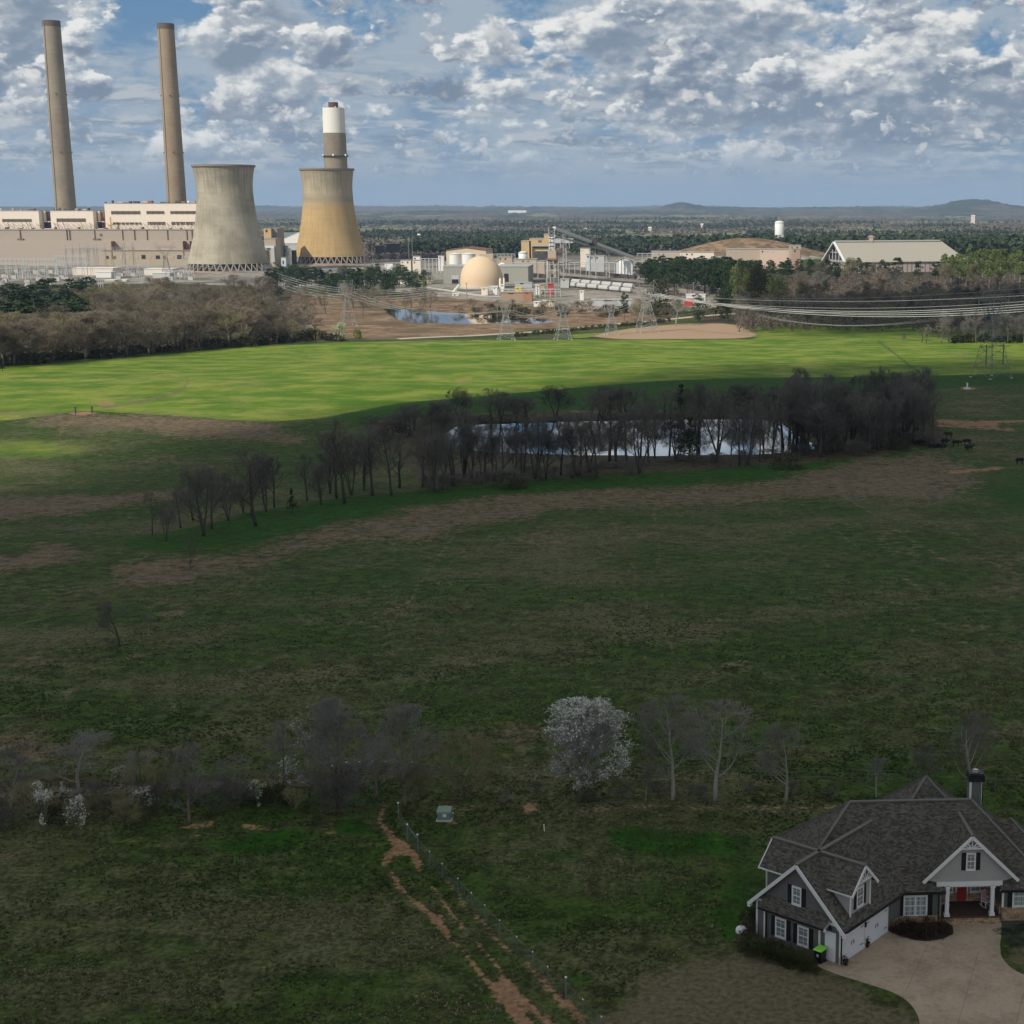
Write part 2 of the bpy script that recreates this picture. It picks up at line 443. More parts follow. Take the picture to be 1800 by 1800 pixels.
# canopy roughness of the far country (the woods there are a mass)
fa = sstep(Yg, 2300, 3000)
FARW = fbm(Xg / 420, Yg / 700, 61, 3)
Zg = Zg + fa * (fbm(Xg / 14, Yg / 30, 71, 2)) * 13 * (.35 + .65 * (FARW > .40)) + sstep(Yg, 6000, 9000) * (fbm(Xg / 40, Yg / 90, 75, 3) - .3) * 22

m_dirt = mx(
    PL([(690, 1395), (672, 1420), (664, 1448), (690, 1478), (703, 1490)], [1.5, 3, 4.5, 8, 14]),
    PL([(703, 1490), (684, 1502), (672, 1518)], [12, 10, 6]), PL([(703, 1490), (722, 1500), (736, 1520)], [12, 9, 3]),
    PL([(720, 1500), (735, 1536)], [5, 3]),
    PL([(684, 1530), (700, 1558), (722, 1585), (748, 1602), (762, 1612), (775, 1625), (792, 1650), (815, 1675), (840, 1705), (868, 1737), (886, 1750), (902, 1770), (932, 1802), (950, 1825)],
       [3.5, 4, 4, 5, 12, 9, 5, 4, 4, 6, 12, 15, 13, 12]),
    PL([(756, 1555), (775, 1585), (795, 1610), (812, 1630)], 4), PL([(840, 1655), (862, 1682), (890, 1715)], 4),
    PL([(893, 1730), (905, 1745), (922, 1762), (950, 1785), (985, 1812)], [10, 12, 10, 6, 5]),
    PL([(784, 1545), (800, 1565), (820, 1592), (850, 1620), (880, 1655), (908, 1680)], [4, 5, 6, 9, 8, 5]) * .62,
    PL([(935, 1700), (958, 1722), (985, 1757), (1012, 1780), (1035, 1812)], [5, 8, 10, 12, 9]) * .72,
    PL([(1010, 1418), (1030, 1425), (1060, 1422), (1100, 1417), (1160, 1412), (1200, 1416), (1250, 1417), (1350, 1421), (1450, 1419), (1500, 1414)], [5, 6, 5, 4, 3, 3, 4, 3.5, 4, 3]) * .62,
    EL(945, 1410, 18, 12), PL([(775, 1416), (830, 1414)], 2.5), PL([(768, 1441), (798, 1443)], 3.5), EL(590, 1425, 12, 6),
    PL([(190, 1481), (240, 1472), (300, 1464)], 1.8) * .8, PL([(310, 1455), (345, 1450), (372, 1444)], 4), PL([(420, 1452), (480, 1459)], 3), PL([(330, 1468), (380, 1466)], 3) * .8,
    PL([(-30, 1510), (20, 1505), (46, 1502)], 3), EL(560, 1477, 10, 6), PL([(520, 1462), (580, 1455)], 1.5),
    EL(185, 709, 24, 3.5), EL(150, 727, 26, 3.5), PL([(800, 668), (830, 669)], 1.5), PL([(1690, 683), (1712, 683)], 3), EL(300, 770, 20, 3) * .5,
    PL([(1650, 741), (1700, 744), (1750, 747)], 5) * .9, PL([(1650, 748), (1720, 752), (1780, 755)], 3) * .7, PL([(1725, 742), (1800, 740)], 2.5),
    PL([(1667, 830), (1730, 826), (1760, 822)], 3), PL([(1000, 722), (1060, 726)], 2) * .6,
    EL(1800, 1660, 40, 40) * .0)
m_dead = mx(
    PG([(-60, 875), (200, 868), (330, 860), (350, 866), (200, 880), (60, 902), (-60, 905)]),
    PG([(-60, 905), (100, 893), (330, 868), (330, 876), (120, 908), (-60, 915)]), EL(280, 808, 60, 9), EL(200, 770, 90, 5) * .4,
    EL(120, 745, 60, 10) * .8, PG([(90, 728), (300, 728), (480, 745), (545, 770), (560, 785), (430, 775), (330, 770), (200, 750), (110, 745)]) * .9,
    PG([(-60, 985), (40, 975), (60, 950), (100, 955), (160, 975), (120, 985), (60, 1002), (-60, 1008)]), EL(60, 1028, 25, 8),
    EL(135, 1045, 38, 14), EL(310, 1075, 50, 16, -15), EL(550, 1093, 26, 10), EL(40, 1165, 80, 20), EL(140, 1188, 40, 10, -10), EL(250, 1155, 40, 12, -15), EL(60, 1245, 80, 14, -15),
    EL(40, 1312, 90, 40), EL(380, 1180, 50, 8, -10), EL(400, 1280, 40, 10) * .7, EL(300, 1245, 90, 8, -5) * .5, EL(480, 1300, 70, 14, -8) * .6,
    PG([(190, 985), (330, 975), (440, 975), (500, 985), (470, 1000), (400, 1002), (300, 1030), (210, 1035)]) * .9,
    PG([(430, 965), (560, 932), (700, 900), (860, 872), (1000, 862), (1180, 858), (1330, 850), (1520, 800), (1620, 800), (1700, 812), (1720, 850), (1650, 880), (1540, 870), (1400, 880),
        (1250, 890), (1100, 893), (1000, 898), (900, 915), (780, 945), (640, 952), (560, 965), (470, 990)]) * .86,
    EL(970, 945, 55, 22) * .9, EL(1135, 940, 26, 10), EL(700, 1075, 50, 14) * .7, EL(980, 1080, 50, 10) * .7, EL(885, 1030, 20, 8) * .8, EL(700, 990, 90, 12) * .5,
    EL(1440, 980, 25, 10) * .9, EL(1610, 1050, 40, 12) * .8, EL(1780, 1010, 70, 50, 30) * .55, EL(1560, 950, 110, 22, 25) * .5, EL(1250, 1095, 70, 14) * .6, EL(1300, 1180, 130, 24) * .5, EL(1700, 1110, 120, 20, 12) * .5, EL(1500, 1210, 120, 14) * .5,
    EL(910, 1300, 55, 32), EL(850, 1160, 120, 20) * .5, EL(560, 1180, 140, 22, -8) * .5, EL(1280, 860, 90, 20) * .5, EL(1560, 930, 60, 10, 15) * .4,
    EL(640, 800, 60, 12) * .8, EL(1740, 775, 90, 10) * .7, EL(1700, 700, 100, 8) * .6, EL(1720, 720, 90, 9) * .5, EL(1620, 805, 70, 10) * .7,
    EL(1700, 622, 70, 4) * .9, EL(1530, 612, 40, 5) * .6, EL(1000, 655, 90, 5) * .5, EL(560, 667, 120, 4) * .45, PG([(-60, 716), (160, 722), (150, 740), (-60, 736)]) * .6,
    PL([(322, 665), (318, 678), (290, 692), (240, 706)], [4, 3.5, 3, 2.5]) * .7, PL([(0, 655), (300, 643), (560, 640)], 1.5) * .5,
    PL([(1700, 880), (1740, 905), (1800, 960)], 4) * .5)
m_lush_shade = mx(
    PG([(205, 962), (215, 950), (300, 935), (420, 905), (560, 882), (760, 862), (1000, 840), (1200, 828), (1400, 815), (1540, 795), (1620, 783), (1640, 790),
        (1500, 820), (1330, 845), (1100, 855), (900, 870), (700, 893), (560, 925), (430, 958), (260, 968)]),
    EL(440, 1478, 150, 22) * .9, EL(200, 1400, 200, 16, -4) * .35, EL(600, 1470, 70, 20), EL(1190, 1480, 170, 36) * .75, EL(1110, 1470, 70, 18), EL(1270, 1620, 40, 60) * .8, EL(830, 1550, 30, 10, 30), EL(1320, 1560, 60, 80) * .5,
    EL(1050, 1735, 40, 25) * .8, EL(970, 1690, 20, 20) * .6, EL(210, 1137, 30, 9) * .8,
    EL(1780, 870, 90, 50) * .6, EL(1500, 905, 120, 26, 12) * .45, EL(700, 1010, 140, 20) * .4, EL(1450, 1110, 60, 12) * .4, EL(500, 1080, 140, 34, -15) * .4, EL(280, 1170, 90, 10, -12) * .5,
    PG([(560, 735), (700, 705), (800, 698), (1000, 680), (1180, 666), (1500, 660), (2200, 658), (2200, 682), (1800, 676), (1660, 684), (1500, 745), (700, 752)]) * .62)  # last strip: cloud shade painted into the grass as darker green
# bright young grass of the large field, ended where the cloud shade begins
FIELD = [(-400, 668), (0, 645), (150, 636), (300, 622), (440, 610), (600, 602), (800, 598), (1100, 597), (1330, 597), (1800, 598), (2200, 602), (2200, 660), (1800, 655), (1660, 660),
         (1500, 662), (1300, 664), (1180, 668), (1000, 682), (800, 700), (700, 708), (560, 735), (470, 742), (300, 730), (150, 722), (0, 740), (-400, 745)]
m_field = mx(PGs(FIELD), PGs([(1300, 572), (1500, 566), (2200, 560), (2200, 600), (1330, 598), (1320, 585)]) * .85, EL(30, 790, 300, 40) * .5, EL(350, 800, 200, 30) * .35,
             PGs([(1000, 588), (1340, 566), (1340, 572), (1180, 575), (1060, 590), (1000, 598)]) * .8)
m_tan = mx(PGs([(1080, 582), (1140, 574), (1200, 569), (1270, 568), (1310, 576), (1330, 590), (1300, 595), (1100, 596), (1040, 592)]), EL(1430, 573, 40, 2.5) * .7, EL(1290, 430, 110, 14) * .0)
# marsh and rough brown ground round the far pond, and leaf litter under the woods
m_marsh = mx(PGs([(520, 530), (560, 520), (760, 520), (860, 530), (1180, 552), (1180, 566), (980, 576), (830, 590), (700, 596), (560, 598), (520, 590)]),
             PGs([(1200, 420), (1260, 416), (1450, 424), (1500, 440), (1450, 450), (1180, 450)]) * .8)
m_litter = mx(PGs([(-500, 660), (0, 645), (150, 632), (300, 618), (440, 606), (560, 596), (560, 520), (480, 500), (-500, 500)]),
              PGs([(1230, 470), (1800, 462), (2300, 455), (2300, 545), (1800, 556), (1500, 568), (1300, 572), (1225, 566)]),
              PGs([(1600, 580), (1690, 565), (2300, 560), (2300, 602), (1650, 601)]) * .6,
              PGs([(650, 738), (780, 728), (1000, 722), (1400, 722), (1660, 735), (1660, 780), (1560, 800), (1300, 822), (900, 845), (740, 850), (700, 800), (640, 760)]),
              EL(90, 1400, 280, 55) * .85, EL(640, 1415, 130, 22) * .8, EL(1200, 1392, 330, 16) * .6, EL(860, 1440, 110, 26) * .7, EL(1310, 1680, 60, 26, 25) * .9, EL(1290, 1640, 14, 36, 20) * .9)
m_yard = mx(PGs([(-900, 520), (-400, 505), (0, 500), (300, 498), (480, 505), (640, 505), (760, 522), (860, 530), (960, 545), (1180, 552), (1260, 540), (1270, 470), (1420, 455), (2300, 470), (2300, 432), (1450, 434),
                (1100, 434), (-900, 434)]) * (1 - m_marsh))
m_green2 = mx(PGs([(744, 515), (745, 500), (770, 488), (960, 486), (960, 515)]) * .0, EL(770, 484, 26, 4) * .8, EL(440, 478, 40, 3), EL(1180, 565, 60, 5) * .8, EL(1060, 430, 80, 5) * .5)
m_dorm = mx(PG([(1140, 1720), (1210, 1688), (1290, 1655), (1330, 1665), (1400, 1695), (1450, 1708), (1560, 1735), (1620, 1770), (1640, 1900), (900, 1900), (1080, 1790)]),
            PG([(1755, 1672), (1800, 1655), (2000, 1650), (2000, 1735), (1830, 1725), (1785, 1702)]))
far = sstep(Yg, 1900, 2300)
m_farfield = (Yg < 8500) * ((fbm(Xg / 500, Yg / 260, 81, 3) > .63) | (fbm(Xg / 900, Yg / 330, 87, 2) > .73)).astype(np.float32) * far
m_farfield = m_farfield.astype(np.float32)

def soften(m, ry, rx, n=2):
    m = m.astype(np.float32)
    for _ in range(n):
        for ax, r in ((0, ry), (1, rx)):
            p = np.pad(m, [(r + 1, r) if k == ax else (0, 0) for k in (0, 1)], mode='edge'); c = np.cumsum(p, axis=ax, dtype=np.float64)
            m = ((c[2 * r + 1:] - c[:-2 * r - 1]) if ax == 0 else (c[:, 2 * r + 1:] - c[:, :-2 * r - 1])) / (2 * r + 1)
    return m.astype(np.float32)
m_tan = soften(m_tan, 2, 5); m_dirt = soften(m_dirt, 1, 1, 1); m_dead = soften(m_dead, 5, 7); m_lush_shade = soften(m_lush_shade, 3, 4); m_dorm = soften(m_dorm, 4, 6); m_litter = soften(m_litter, 3, 5); m_dead = np.maximum(m_dead, mx(PL([(1060, 880), (1112, 985), (1128, 1090), (1135, 1200)], 3.2) * .55, PL([(1150, 895), (1160, 1000), (1172, 1100), (1185, 1195)], 3.2) * .5, PL([(800, 935), (740, 1020), (690, 1100), (640, 1195)], 3.5) * .5, PL([(830, 945), (775, 1020), (720, 1110)], 3) * .45, PL([(1400, 880), (1560, 1000), (1800, 1150)], 3) * .5, PL([(1480, 870), (1620, 960), (1800, 1060)], 3) * .5, PL([(1560, 880), (1680, 940), (1800, 1000)], 3) * .45, PL([(1350, 900), (1500, 1030), (1700, 1180)], 3) * .4, PL([(330, 662), (326, 680), (300, 694), (250, 706), (180, 716)], 3) * .8, PL([(100, 662), (200, 657), (300, 660), (322, 668)], 1.6) * .6, PL([(360, 655), (395, 672), (400, 690)], 1.2) * .5, PL([(130, 730), (100, 770), (130, 790), (180, 800)], 2) * .6, PL([(850, 1366), (1100, 1368), (1500, 1372)], 1.6) * .8)); m_field = soften(m_field, 2, 4); m_marsh = soften(m_marsh, 1, 3)
nr, nc = Xg.shape
idx = np.arange(nr * nc).reshape(nr, nc)
fc = np.stack([idx[:-1, :-1], idx[:-1, 1:], idx[1:, 1:], idx[1:, :-1]], -1).reshape(-1, 4)
vc = np.stack([Xg, Yg, Zg], -1).reshape(-1, 3)

def ground_material():
    m = bpy.data.materials.new('ground'); m.use_nodes = True; nt = m.node_tree; g = G(nt); b = nt.nodes['Principled BSDF']
    geo = nt.nodes.new('ShaderNodeNewGeometry'); P = V(g, geo.outputs['Position'])
    a1 = g.attr('mask_a'); a2 = g.attr('mask_b'); a3 = g.attr('mask_c')
    A = g.sep(V(g, a1.outputs['Color'])); B = g.sep(V(g, a2.outputs['Color'])); Cc = g.sep(V(g, a3.outputs['Color']))
    dirt, dead, lush_shade = A; field, tan, marsh = B; litter, yard, dorm = Cc
    farf = V(g, a1.outputs['Alpha']); farm = V(g, a2.outputs['Alpha'])
    n40 = g.noise(P, .022, 4, .55); n8 = g.noise(P, .12, 5, .6); n2 = g.noise(P, .55, 5, .62); n05 = g.noise(P, 2.4, 4, .62)
    nf = g.noise(g.vm('MULTIPLY', P, (1, .35, 1)), 1.3, 4, .65)
    tuft = g.ss(n2 * .55 + n05 * .45, .38, .64)
    # pasture: olive, straw and green mixed at several sizes
    big = g.noise(g.vm('MULTIPLY', P, (.7, 1.0, 1)), .045, 6, .68)
    olive = g.mix(tuft, (0.022, 0.028, 0.008), (0.092, 0.098, 0.036))
    green = g.mix(tuft, (0.013, 0.029, 0.003), (0.054, 0.094, 0.015))
    c = g.mix(g.ss(n8 * .45 + big * .55 + (n2 - .5) * .40, .40, .56), olive, green)
    straw = g.mix(g.ss(n05, .35, .7), (0.054, 0.052, 0.022), (0.155, 0.144, 0.080))
    c = g.mix(g.ss(n2 * .5 + nf * .5 + (.5 - big) * 1.5 + (n8 - .5) * .4, .43, .76) * .76, c, straw)
    lush_shade_c = g.mix(tuft, (0.010, 0.036, 0.002), (0.024, 0.086, 0.006))
    c = g.mix(g.ss(lush_shade + (n2 - .5) * .7 + (n8 - .5) * .5, .28, .62), c, lush_shade_c)
    # bright field
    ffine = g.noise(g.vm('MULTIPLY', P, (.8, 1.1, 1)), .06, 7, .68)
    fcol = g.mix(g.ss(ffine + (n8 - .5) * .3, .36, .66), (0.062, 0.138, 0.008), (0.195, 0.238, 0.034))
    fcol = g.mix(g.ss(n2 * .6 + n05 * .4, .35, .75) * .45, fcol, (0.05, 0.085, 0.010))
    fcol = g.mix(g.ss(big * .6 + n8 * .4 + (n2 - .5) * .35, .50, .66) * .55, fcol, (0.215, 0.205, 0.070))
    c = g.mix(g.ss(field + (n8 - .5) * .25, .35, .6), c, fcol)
    # dead brown patches
    deadc = g.mix(g.ss(n05 * .5 + n2 * .5, .32, .66), (0.070, 0.048, 0.030), (0.190, 0.133, 0.090))
    c = g.mix(g.ss(dead + (n2 - .5) * 1.5 + (nf - .5) * 1.6 + (n8 - .5) * 1.3, .26, .98) * .88, c, deadc)
    c = g.mix(g.ss(dorm + (n2 - .5) * .9 + (n8 - .5) * .8, .30, 1.0) * .85, c, g.mix(g.ss(n05, .3, .7), (0.080, 0.064, 0.040), (0.160, 0.126, 0.084)))
    c = g.mix(g.ss(litter + (n2 - .5) * .9, .40, .70) * .9, c, g.mix(g.ss(n2, .3, .7), (0.030, 0.024, 0.014), (0.085, 0.066, 0.042)))
    mb = g.mix(g.ss(n8 + (n2 - .5) * .4, .35, .65), (0.120, 0.070, 0.042), (0.270, 0.190, 0.120))
    mb = g.mix(g.ss(n40 + (n8 - .5) * .5, .50, .66) * .7, mb, (0.075, 0.070, 0.030))
    c = g.mix(g.ss(marsh + (n8 - .5) * .2, .3, .6), c, mb)
    yc = g.mix(g.ss(n8, .3, .7), (0.165, 0.140, 0.115), (0.330, 0.295, 0.255))
    yc = g.mix(g.ss(g.noise(P, .02, 3, .5), .52, .62) * .8, yc, (0.085, 0.095, 0.050))
    yc = g.mix(g.ss(g.noise(P, .009, 4, .6), .56, .62) * .6, yc, (0.075, 0.072, 0.070))
    c = g.mix(g.ss(yard, .3, .6), c, yc)
    c = g.mix(g.ss(tan + (n8 - .5) * .3, .35, .55), c, g.mix(n05, (0.26, 0.17, 0.105), (0.40, 0.29, 0.19)))
    # far country: leafless wood, pine wood, pale fields
    fw = g.noise(g.vm('MULTIPLY', P, (1, .45, 1)), .0016, 5, .6)
    fn = g.noise(P, .018, 5, .7)
    wood = g.mix(g.ss(fn, .3, .7), (0.055, 0.047, 0.037), (0.125, 0.106, 0.084))  # wood colour darkened to stand in for cloud shade on far country
    pine = g.mix(g.ss(fn, .3, .7), (0.026, 0.036, 0.020), (0.048, 0.064, 0.032))
    fcx = g.mix(g.ss(fw + (fn - .5) * .1, .51, .56), wood, pine)
    fcx = g.mix(farm, fcx, g.mix(g.ss(fn, .3, .7), (0.20, 0.17, 0.11), (0.12, 0.15, 0.06)))
    c = g.mix(farf, c, fcx)
    dc = g.mix(g.ss(n05 * .6 + n2 * .4, .3, .7), (0.140, 0.072, 0.040), (0.370, 0.215, 0.130))
    c = g.mix(g.ss(dirt * 1.2 + (n05 - .5) * 1.9 + (n2 - .5) * 1.3, .38, .95) * .92, c, dc)
    g.put(b.inputs['Base Color'], c); b.inputs['Roughness'].default_value = .95; b.inputs['Specular IOR Level'].default_value = .12
    hgt = n05 * .35 + n2 * .65
    g.put(b.inputs['Normal'], g.bump(hgt, .55, .35))
    return m
def setc(me, name, r, g_, b, a=None):
    at_ = me.attributes.new(name, 'FLOAT_COLOR', 'POINT'); c = np.zeros((r.size, 4), np.float32)
    for i, q in enumerate((r, g_, b, a)):
        c[:, i] = 1 if q is None else q.ravel()
    at_.data.foreach_set('color', c.ravel())
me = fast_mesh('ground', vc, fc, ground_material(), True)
setc(me, 'mask_a', m_dirt, m_dead, m_lush_shade, far)
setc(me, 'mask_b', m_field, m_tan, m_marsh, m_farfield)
setc(me, 'mask_c', m_litter * (1 - m_yard), m_yard, m_dorm)
ground = link(bpy.data.objects.new('ground', me)); setp(ground, kind='structure')

# ------------------------------------------------------------------ ponds
def water_mat():
    m = bpy.data.materials.new('water'); m.use_nodes = True; nt = m.node_tree; g = G(nt); nt.nodes.clear()
    o = nt.nodes.new('ShaderNodeOutputMaterial'); gl = nt.nodes.new('ShaderNodeBsdfGlossy'); df = nt.nodes.new('ShaderNodeBsdfDiffuse')
    gl.inputs['Roughness'].default_value = .03; gl.inputs['Color'].default_value = (.92, .93, .95, 1)
    df.inputs['Color'].default_value = (.045, .055, .05, 1)
    geo = nt.nodes.new('ShaderNodeNewGeometry'); P = V(g, geo.outputs['Position'])
    nb = g.bump(g.noise(P, .5, 3, .5), .12, .08); g.put(gl.inputs['Normal'], nb)
    lw = nt.nodes.new('ShaderNodeLayerWeight'); lw.inputs[0].default_value = .5
    f = g.ss(V(g, lw.outputs['Facing']), .2, .9, .12, .80)
    mx_ = nt.nodes.new('ShaderNodeMixShader'); g.put(mx_.inputs[0], f); nt.links.new(df.outputs[0], mx_.inputs[1]); nt.links.new(gl.outputs[0], mx_.inputs[2])
    nt.links.new(mx_.outputs[0], o.inputs[0]); return m
WATER = water_mat()
def sheet(name, pts, z, mat, kind='structure'):
    mb = MB(); n = len(pts); mb.add([(x, y, z if not callable(z) else z(x, y)) for x, y in pts], [tuple(range(n))])
    o = mb.build(name, mat); setp(o, kind=kind); return o
def grow(poly, k):
    cx = sum(p[0] for p in poly) / len(poly); cy = sum(p[1] for p in poly) / len(poly)
    return [(cx + (x - cx) * k, cy + (y - cy) * k) for x, y in poly]
sheet('pond_water', grow(nbp, 1.02)[::-1], -12.25, WATER)
sheet('pond_water', grow(fbp, 1.02)[::-1], -21.3, WATER)

# ------------------------------------------------------------------ gravel road past the far pond
road_m = pbr('gravel', (.44, .36, .27), .95, .15, .4)
def ribbon(name, pix, half, mat, lift=.12, kind='structure', step=6):
    P = [at(x, y) for x, y in pix]; out = []
    for i in range(len(P) - 1):
        n = max(1, int(math.hypot(P[i + 1][0] - P[i][0], P[i + 1][1] - P[i][1]) / step))
        for k in range(n): t = k / n; out.append((P[i][0] * (1 - t) + P[i + 1][0] * t, P[i][1] * (1 - t) + P[i + 1][1] * t))
    out.append(P[-1][:2]); vs = []; fs = []
    for i, (x, y) in enumerate(out):
        x0, y0 = out[max(i - 1, 0)]; x1, y1 = out[min(i + 1, len(out) - 1)]
        L = math.hypot(x1 - x0, y1 - y0) or 1; nx, ny = -(y1 - y0) / L, (x1 - x0) / L
        for s in (-1, 1):
            X, Y = x + nx * half * s, y + ny * half * s; vs.append((X, Y, max(gzf(X, Y), gzf(x, y)) + lift))
    for i in range(len(out) - 1): fs.append((2 * i, 2 * i + 1, 2 * i + 3, 2 * i + 2))
    mb = MB(); mb.add(vs, fs); o = mb.build(name, mat); setp(o, kind=kind); return o
ribbon('gravel_road', [(700, 596), (820, 591), (900, 586), (1000, 578), (1100, 568), (1180, 561), (1230, 556), (1300, 551)], 3.4, road_m)
ribbon('service_road', [(700, 497), (760, 507), (850, 521), (940, 524)], 4.0, pbr('pale_concrete', (.46, .42, .36), .9), .15)
ribbon('farm_lane', [(-60, 1402), (150, 1394), (300, 1382), (450, 1376), (560, 1376)], .9, pbr('worn_lane', (.10, .085, .06), .95, .3, .6), .03)

# ------------------------------------------------------------------ haze: the day's air
def haze():
    mb = MB(); mb.box(-26500, 26500, -3200, 27500, -40, 300)
    m = bpy.data.materials.new('haze'); m.use_nodes = True; nt = m.node_tree; nt.nodes.clear()
    o = nt.nodes.new('ShaderNodeOutputMaterial'); v = nt.nodes.new('ShaderNodeVolumePrincipled')
    v.inputs['Color'].default_value = (.46, .66, .95, 1); v.inputs['Density'].default_value = 4.5e-5; v.inputs['Anisotropy'].default_value = .0
    nt.links.new(v.outputs[0], o.inputs['Volume'])
    o = mb.build('haze', m); setp(o, kind='stuff'); return o
haze()

# ------------------------------------------------------------------ the clouds overhead whose shade lies on the near fields
def cloud_over(poly, alt, thick, seed, label, name='cloud'):
    """poly: ground outline of the shade; the cloud hangs where the sun's rays to that outline cross the height alt"""
    T = alt / SUN.z; ox, oy = SUN.x * T, SUN.y * T
    xs = [p[0] for p in poly]; ys = [p[1] for p in poly]
    st = 16; gx = np.arange(min(xs) - 60, max(xs) + 60, st); gy = np.arange(min(ys) - 60, max(ys) + 60, st)
    GX, GY = np.meshgrid(gx, gy)
    wx = GX + (fbm(GX / 70, GY / 70, seed, 3) - .5) * 46; wy = GY + (fbm(GX / 70, GY / 70, seed + 5, 3) - .5) * 46
    ins = in_world(poly, wx, wy)
    # distance to the outline by repeated erosion
    d = np.zeros(ins.shape); cur = ins.copy()
    for k in range(14):
        d += cur
        nx = cur.copy(); nx[1:] &= cur[:-1]; nx[:-1] &= cur[1:]; nx[:, 1:] &= cur[:, :-1]; nx[:, :-1] &= cur[:, 1:]; cur = nx
    h = np.sqrt(np.clip(d / 14, 0, 1)); puff = fbm(GX / 55, GY / 55, seed + 9, 4)
    top = alt + thick * h * (.5 + .9 * puff); bot = alt - thick * .12 * h * (.6 + puff)
    ids = -np.ones(ins.shape, int); k = np.argwhere(ins); ids[ins] = np.arange(len(k)); n = len(k)
    v = np.zeros((2 * n, 3)); v[:n, 0] = GX[ins] + ox; v[:n, 1] = GY[ins] + oy; v[:n, 2] = top[ins]; v[n:, 0] = v[:n, 0]; v[n:, 1] = v[:n, 1]; v[n:, 2] = bot[ins]
    a, b, c, e = ids[:-1, :-1], ids[:-1, 1:], ids[1:, 1:], ids[1:, :-1]; ok = (a >= 0) & (b >= 0) & (c >= 0) & (e >= 0)
    f = np.stack([a[ok], b[ok], c[ok], e[ok]], -1); fb = f[:, ::-1] + n
    if 'cloud_white' not in MATS:
        m = bpy.data.materials.new('cloud_white'); m.use_nodes = True; nt = m.node_tree; nt.nodes.clear(); o_ = nt.nodes.new('ShaderNodeOutputMaterial')
        a_ = nt.nodes.new('ShaderNodeBsdfDiffuse'); b_ = nt.nodes.new('ShaderNodeBsdfTranslucent'); c_ = nt.nodes.new('ShaderNodeMixShader')
        a_.inputs[0].default_value = b_.inputs[0].default_value = (.95, .95, .95, 1); c_.inputs[0].default_value = .55
        nt.links.new(a_.outputs[0], c_.inputs[1]); nt.links.new(b_.outputs[0], c_.inputs[2]); nt.links.new(c_.outputs[0], o_.inputs[0]); MATS['cloud_white'] = m
    m = MATS['cloud_white']
    o = link(bpy.data.objects.new(name, fast_mesh(name, v, np.concatenate([f, fb]), m, True)))
    setp(o, kind='structure'); return o
E1 = lambda pts: [at(x, y)[:2] for x, y in pts]
edge1 = E1([(-420, 905), (-100, 870), (40, 800), (180, 762), (330, 742), (480, 714), (700, 696), (850, 682), (950, 664), (1080, 650), (1180, 658), (1270, 649), (1420, 648), (1560, 640), (1700, 636), (1900, 642), (2300, 640)])
cloud_over(edge1 + [(700, 700), (700, -250), (-520, -250), (-520, 150)], 1050, 130, 3, '')
edge2 = E1([(1290, 572), (1260, 556), (1330, 538), (1500, 528), (1660, 518), (1800, 510), (2100, 503), (2400, 520), (2400, 590), (1800, 597), (1500, 597), (1340, 592)])
cloud_over(edge2, 1300, 90, 11, '')
edge3 = E1([(1330, 425), (1440, 405), (1640, 400), (1900, 402), (2200, 410), (2200, 436), (1760, 432), (1500, 424), (1380, 432)])

# ================================================================== POWER STATION
def concrete(name, stain, base=(.40, .37, .31), lower=None, split=None, top_dark=True, H=116.0):
    m = bpy.data.materials.new(name); m.use_nodes = True; nt = m.node_tree; g = G(nt); b = nt.nodes['Principled BSDF']
    tc = nt.nodes.new('ShaderNodeTexCoord'); P = V(g, tc.outputs['Object']); x, y, z = g.sep(P)
    ang = g.m('ARCTAN2', x, y)
    streak = g.noise(g.comb(ang * 9.0, z * .012, 0), 2.2, 6, .62)           # vertical runs of rain and soot
    lift = g.noise(g.comb(ang * .7, z * .35, 3), 1.0, 3, .6)               # pour lifts
    blot = g.noise(P, .035, 5, .6)
    k = (streak - .5) * .75 + (lift - .5) * .35 + (blot - .5) * .5 + 1.0
    c = g.mix(g.ss(blot + (streak - .5) * .6, .35, .7), base, stain)
    if lower is not None:
        f = g.ss(z + (g.noise(g.comb(ang * 3, z * .05, 0), 1.5, 4, .6) - .5) * 22, split - 12, split + 12, 1, 0)
        c = g.mix(f, c, lower)
        band = g.ss(g.m('ABSOLUTE', z - split - 4.0), 0, 7, .45, 0)
        c = g.mix(band, c, (.22, .19, .14))
    if top_dark:
        c = g.mix(g.ss(z, H * .955, H * .99, 0, .6), c, (.10, .08, .07))
        c = g.mix(g.ss(streak + z / H * .5, .86, 1.05) * .45, c, (.16, .14, .11))
    g.put(b.inputs['Base Color'], g.vm('SCALE', c, k)); b.inputs['Roughness'].default_value = .92; b.inputs['Specular IOR Level'].default_value = .1
    return m
C_T1 = concrete('tower_concrete_grey', (.215, .19, .14), (.39, .35, .27))
C_T2 = concrete('tower_concrete_ochre', (.26, .22, .15), (.40, .34, .235), lower=(.385, .265, .125), split=72)
C_CH = concrete('chimney_concrete', (.19, .155, .115), (.28, .235, .175), top_dark=False)
C_CH2 = concrete('chimney_concrete_brown', (.23, .165, .105), (.30, .235, .16), top_dark=False)
DARK = pbr('dark_steel', (.055, .05, .048), .7, .2)
RUST = pbr('rusty_steel', (.24, .11, .06), .85, .3)
STEEL = pbr('galvanised_steel', (.38, .39, .39), .55, .12, spec=.4)
WHITE = pbr('white_paint', (.66, .65, .62), .6, .05)
CREAM = pbr('cream_cladding', (.66, .58, .49), .8, .05, .05)
BEIGE = pbr('beige_cladding', (.345, .290, .238), .85, .08, .03)
TANW = pbr('tan_cladding', (.40, .325, .25), .85, .08, .05)
YTAN = pbr('yellow_tan_cladding', (.37, .31, .225), .85, .10, .05)
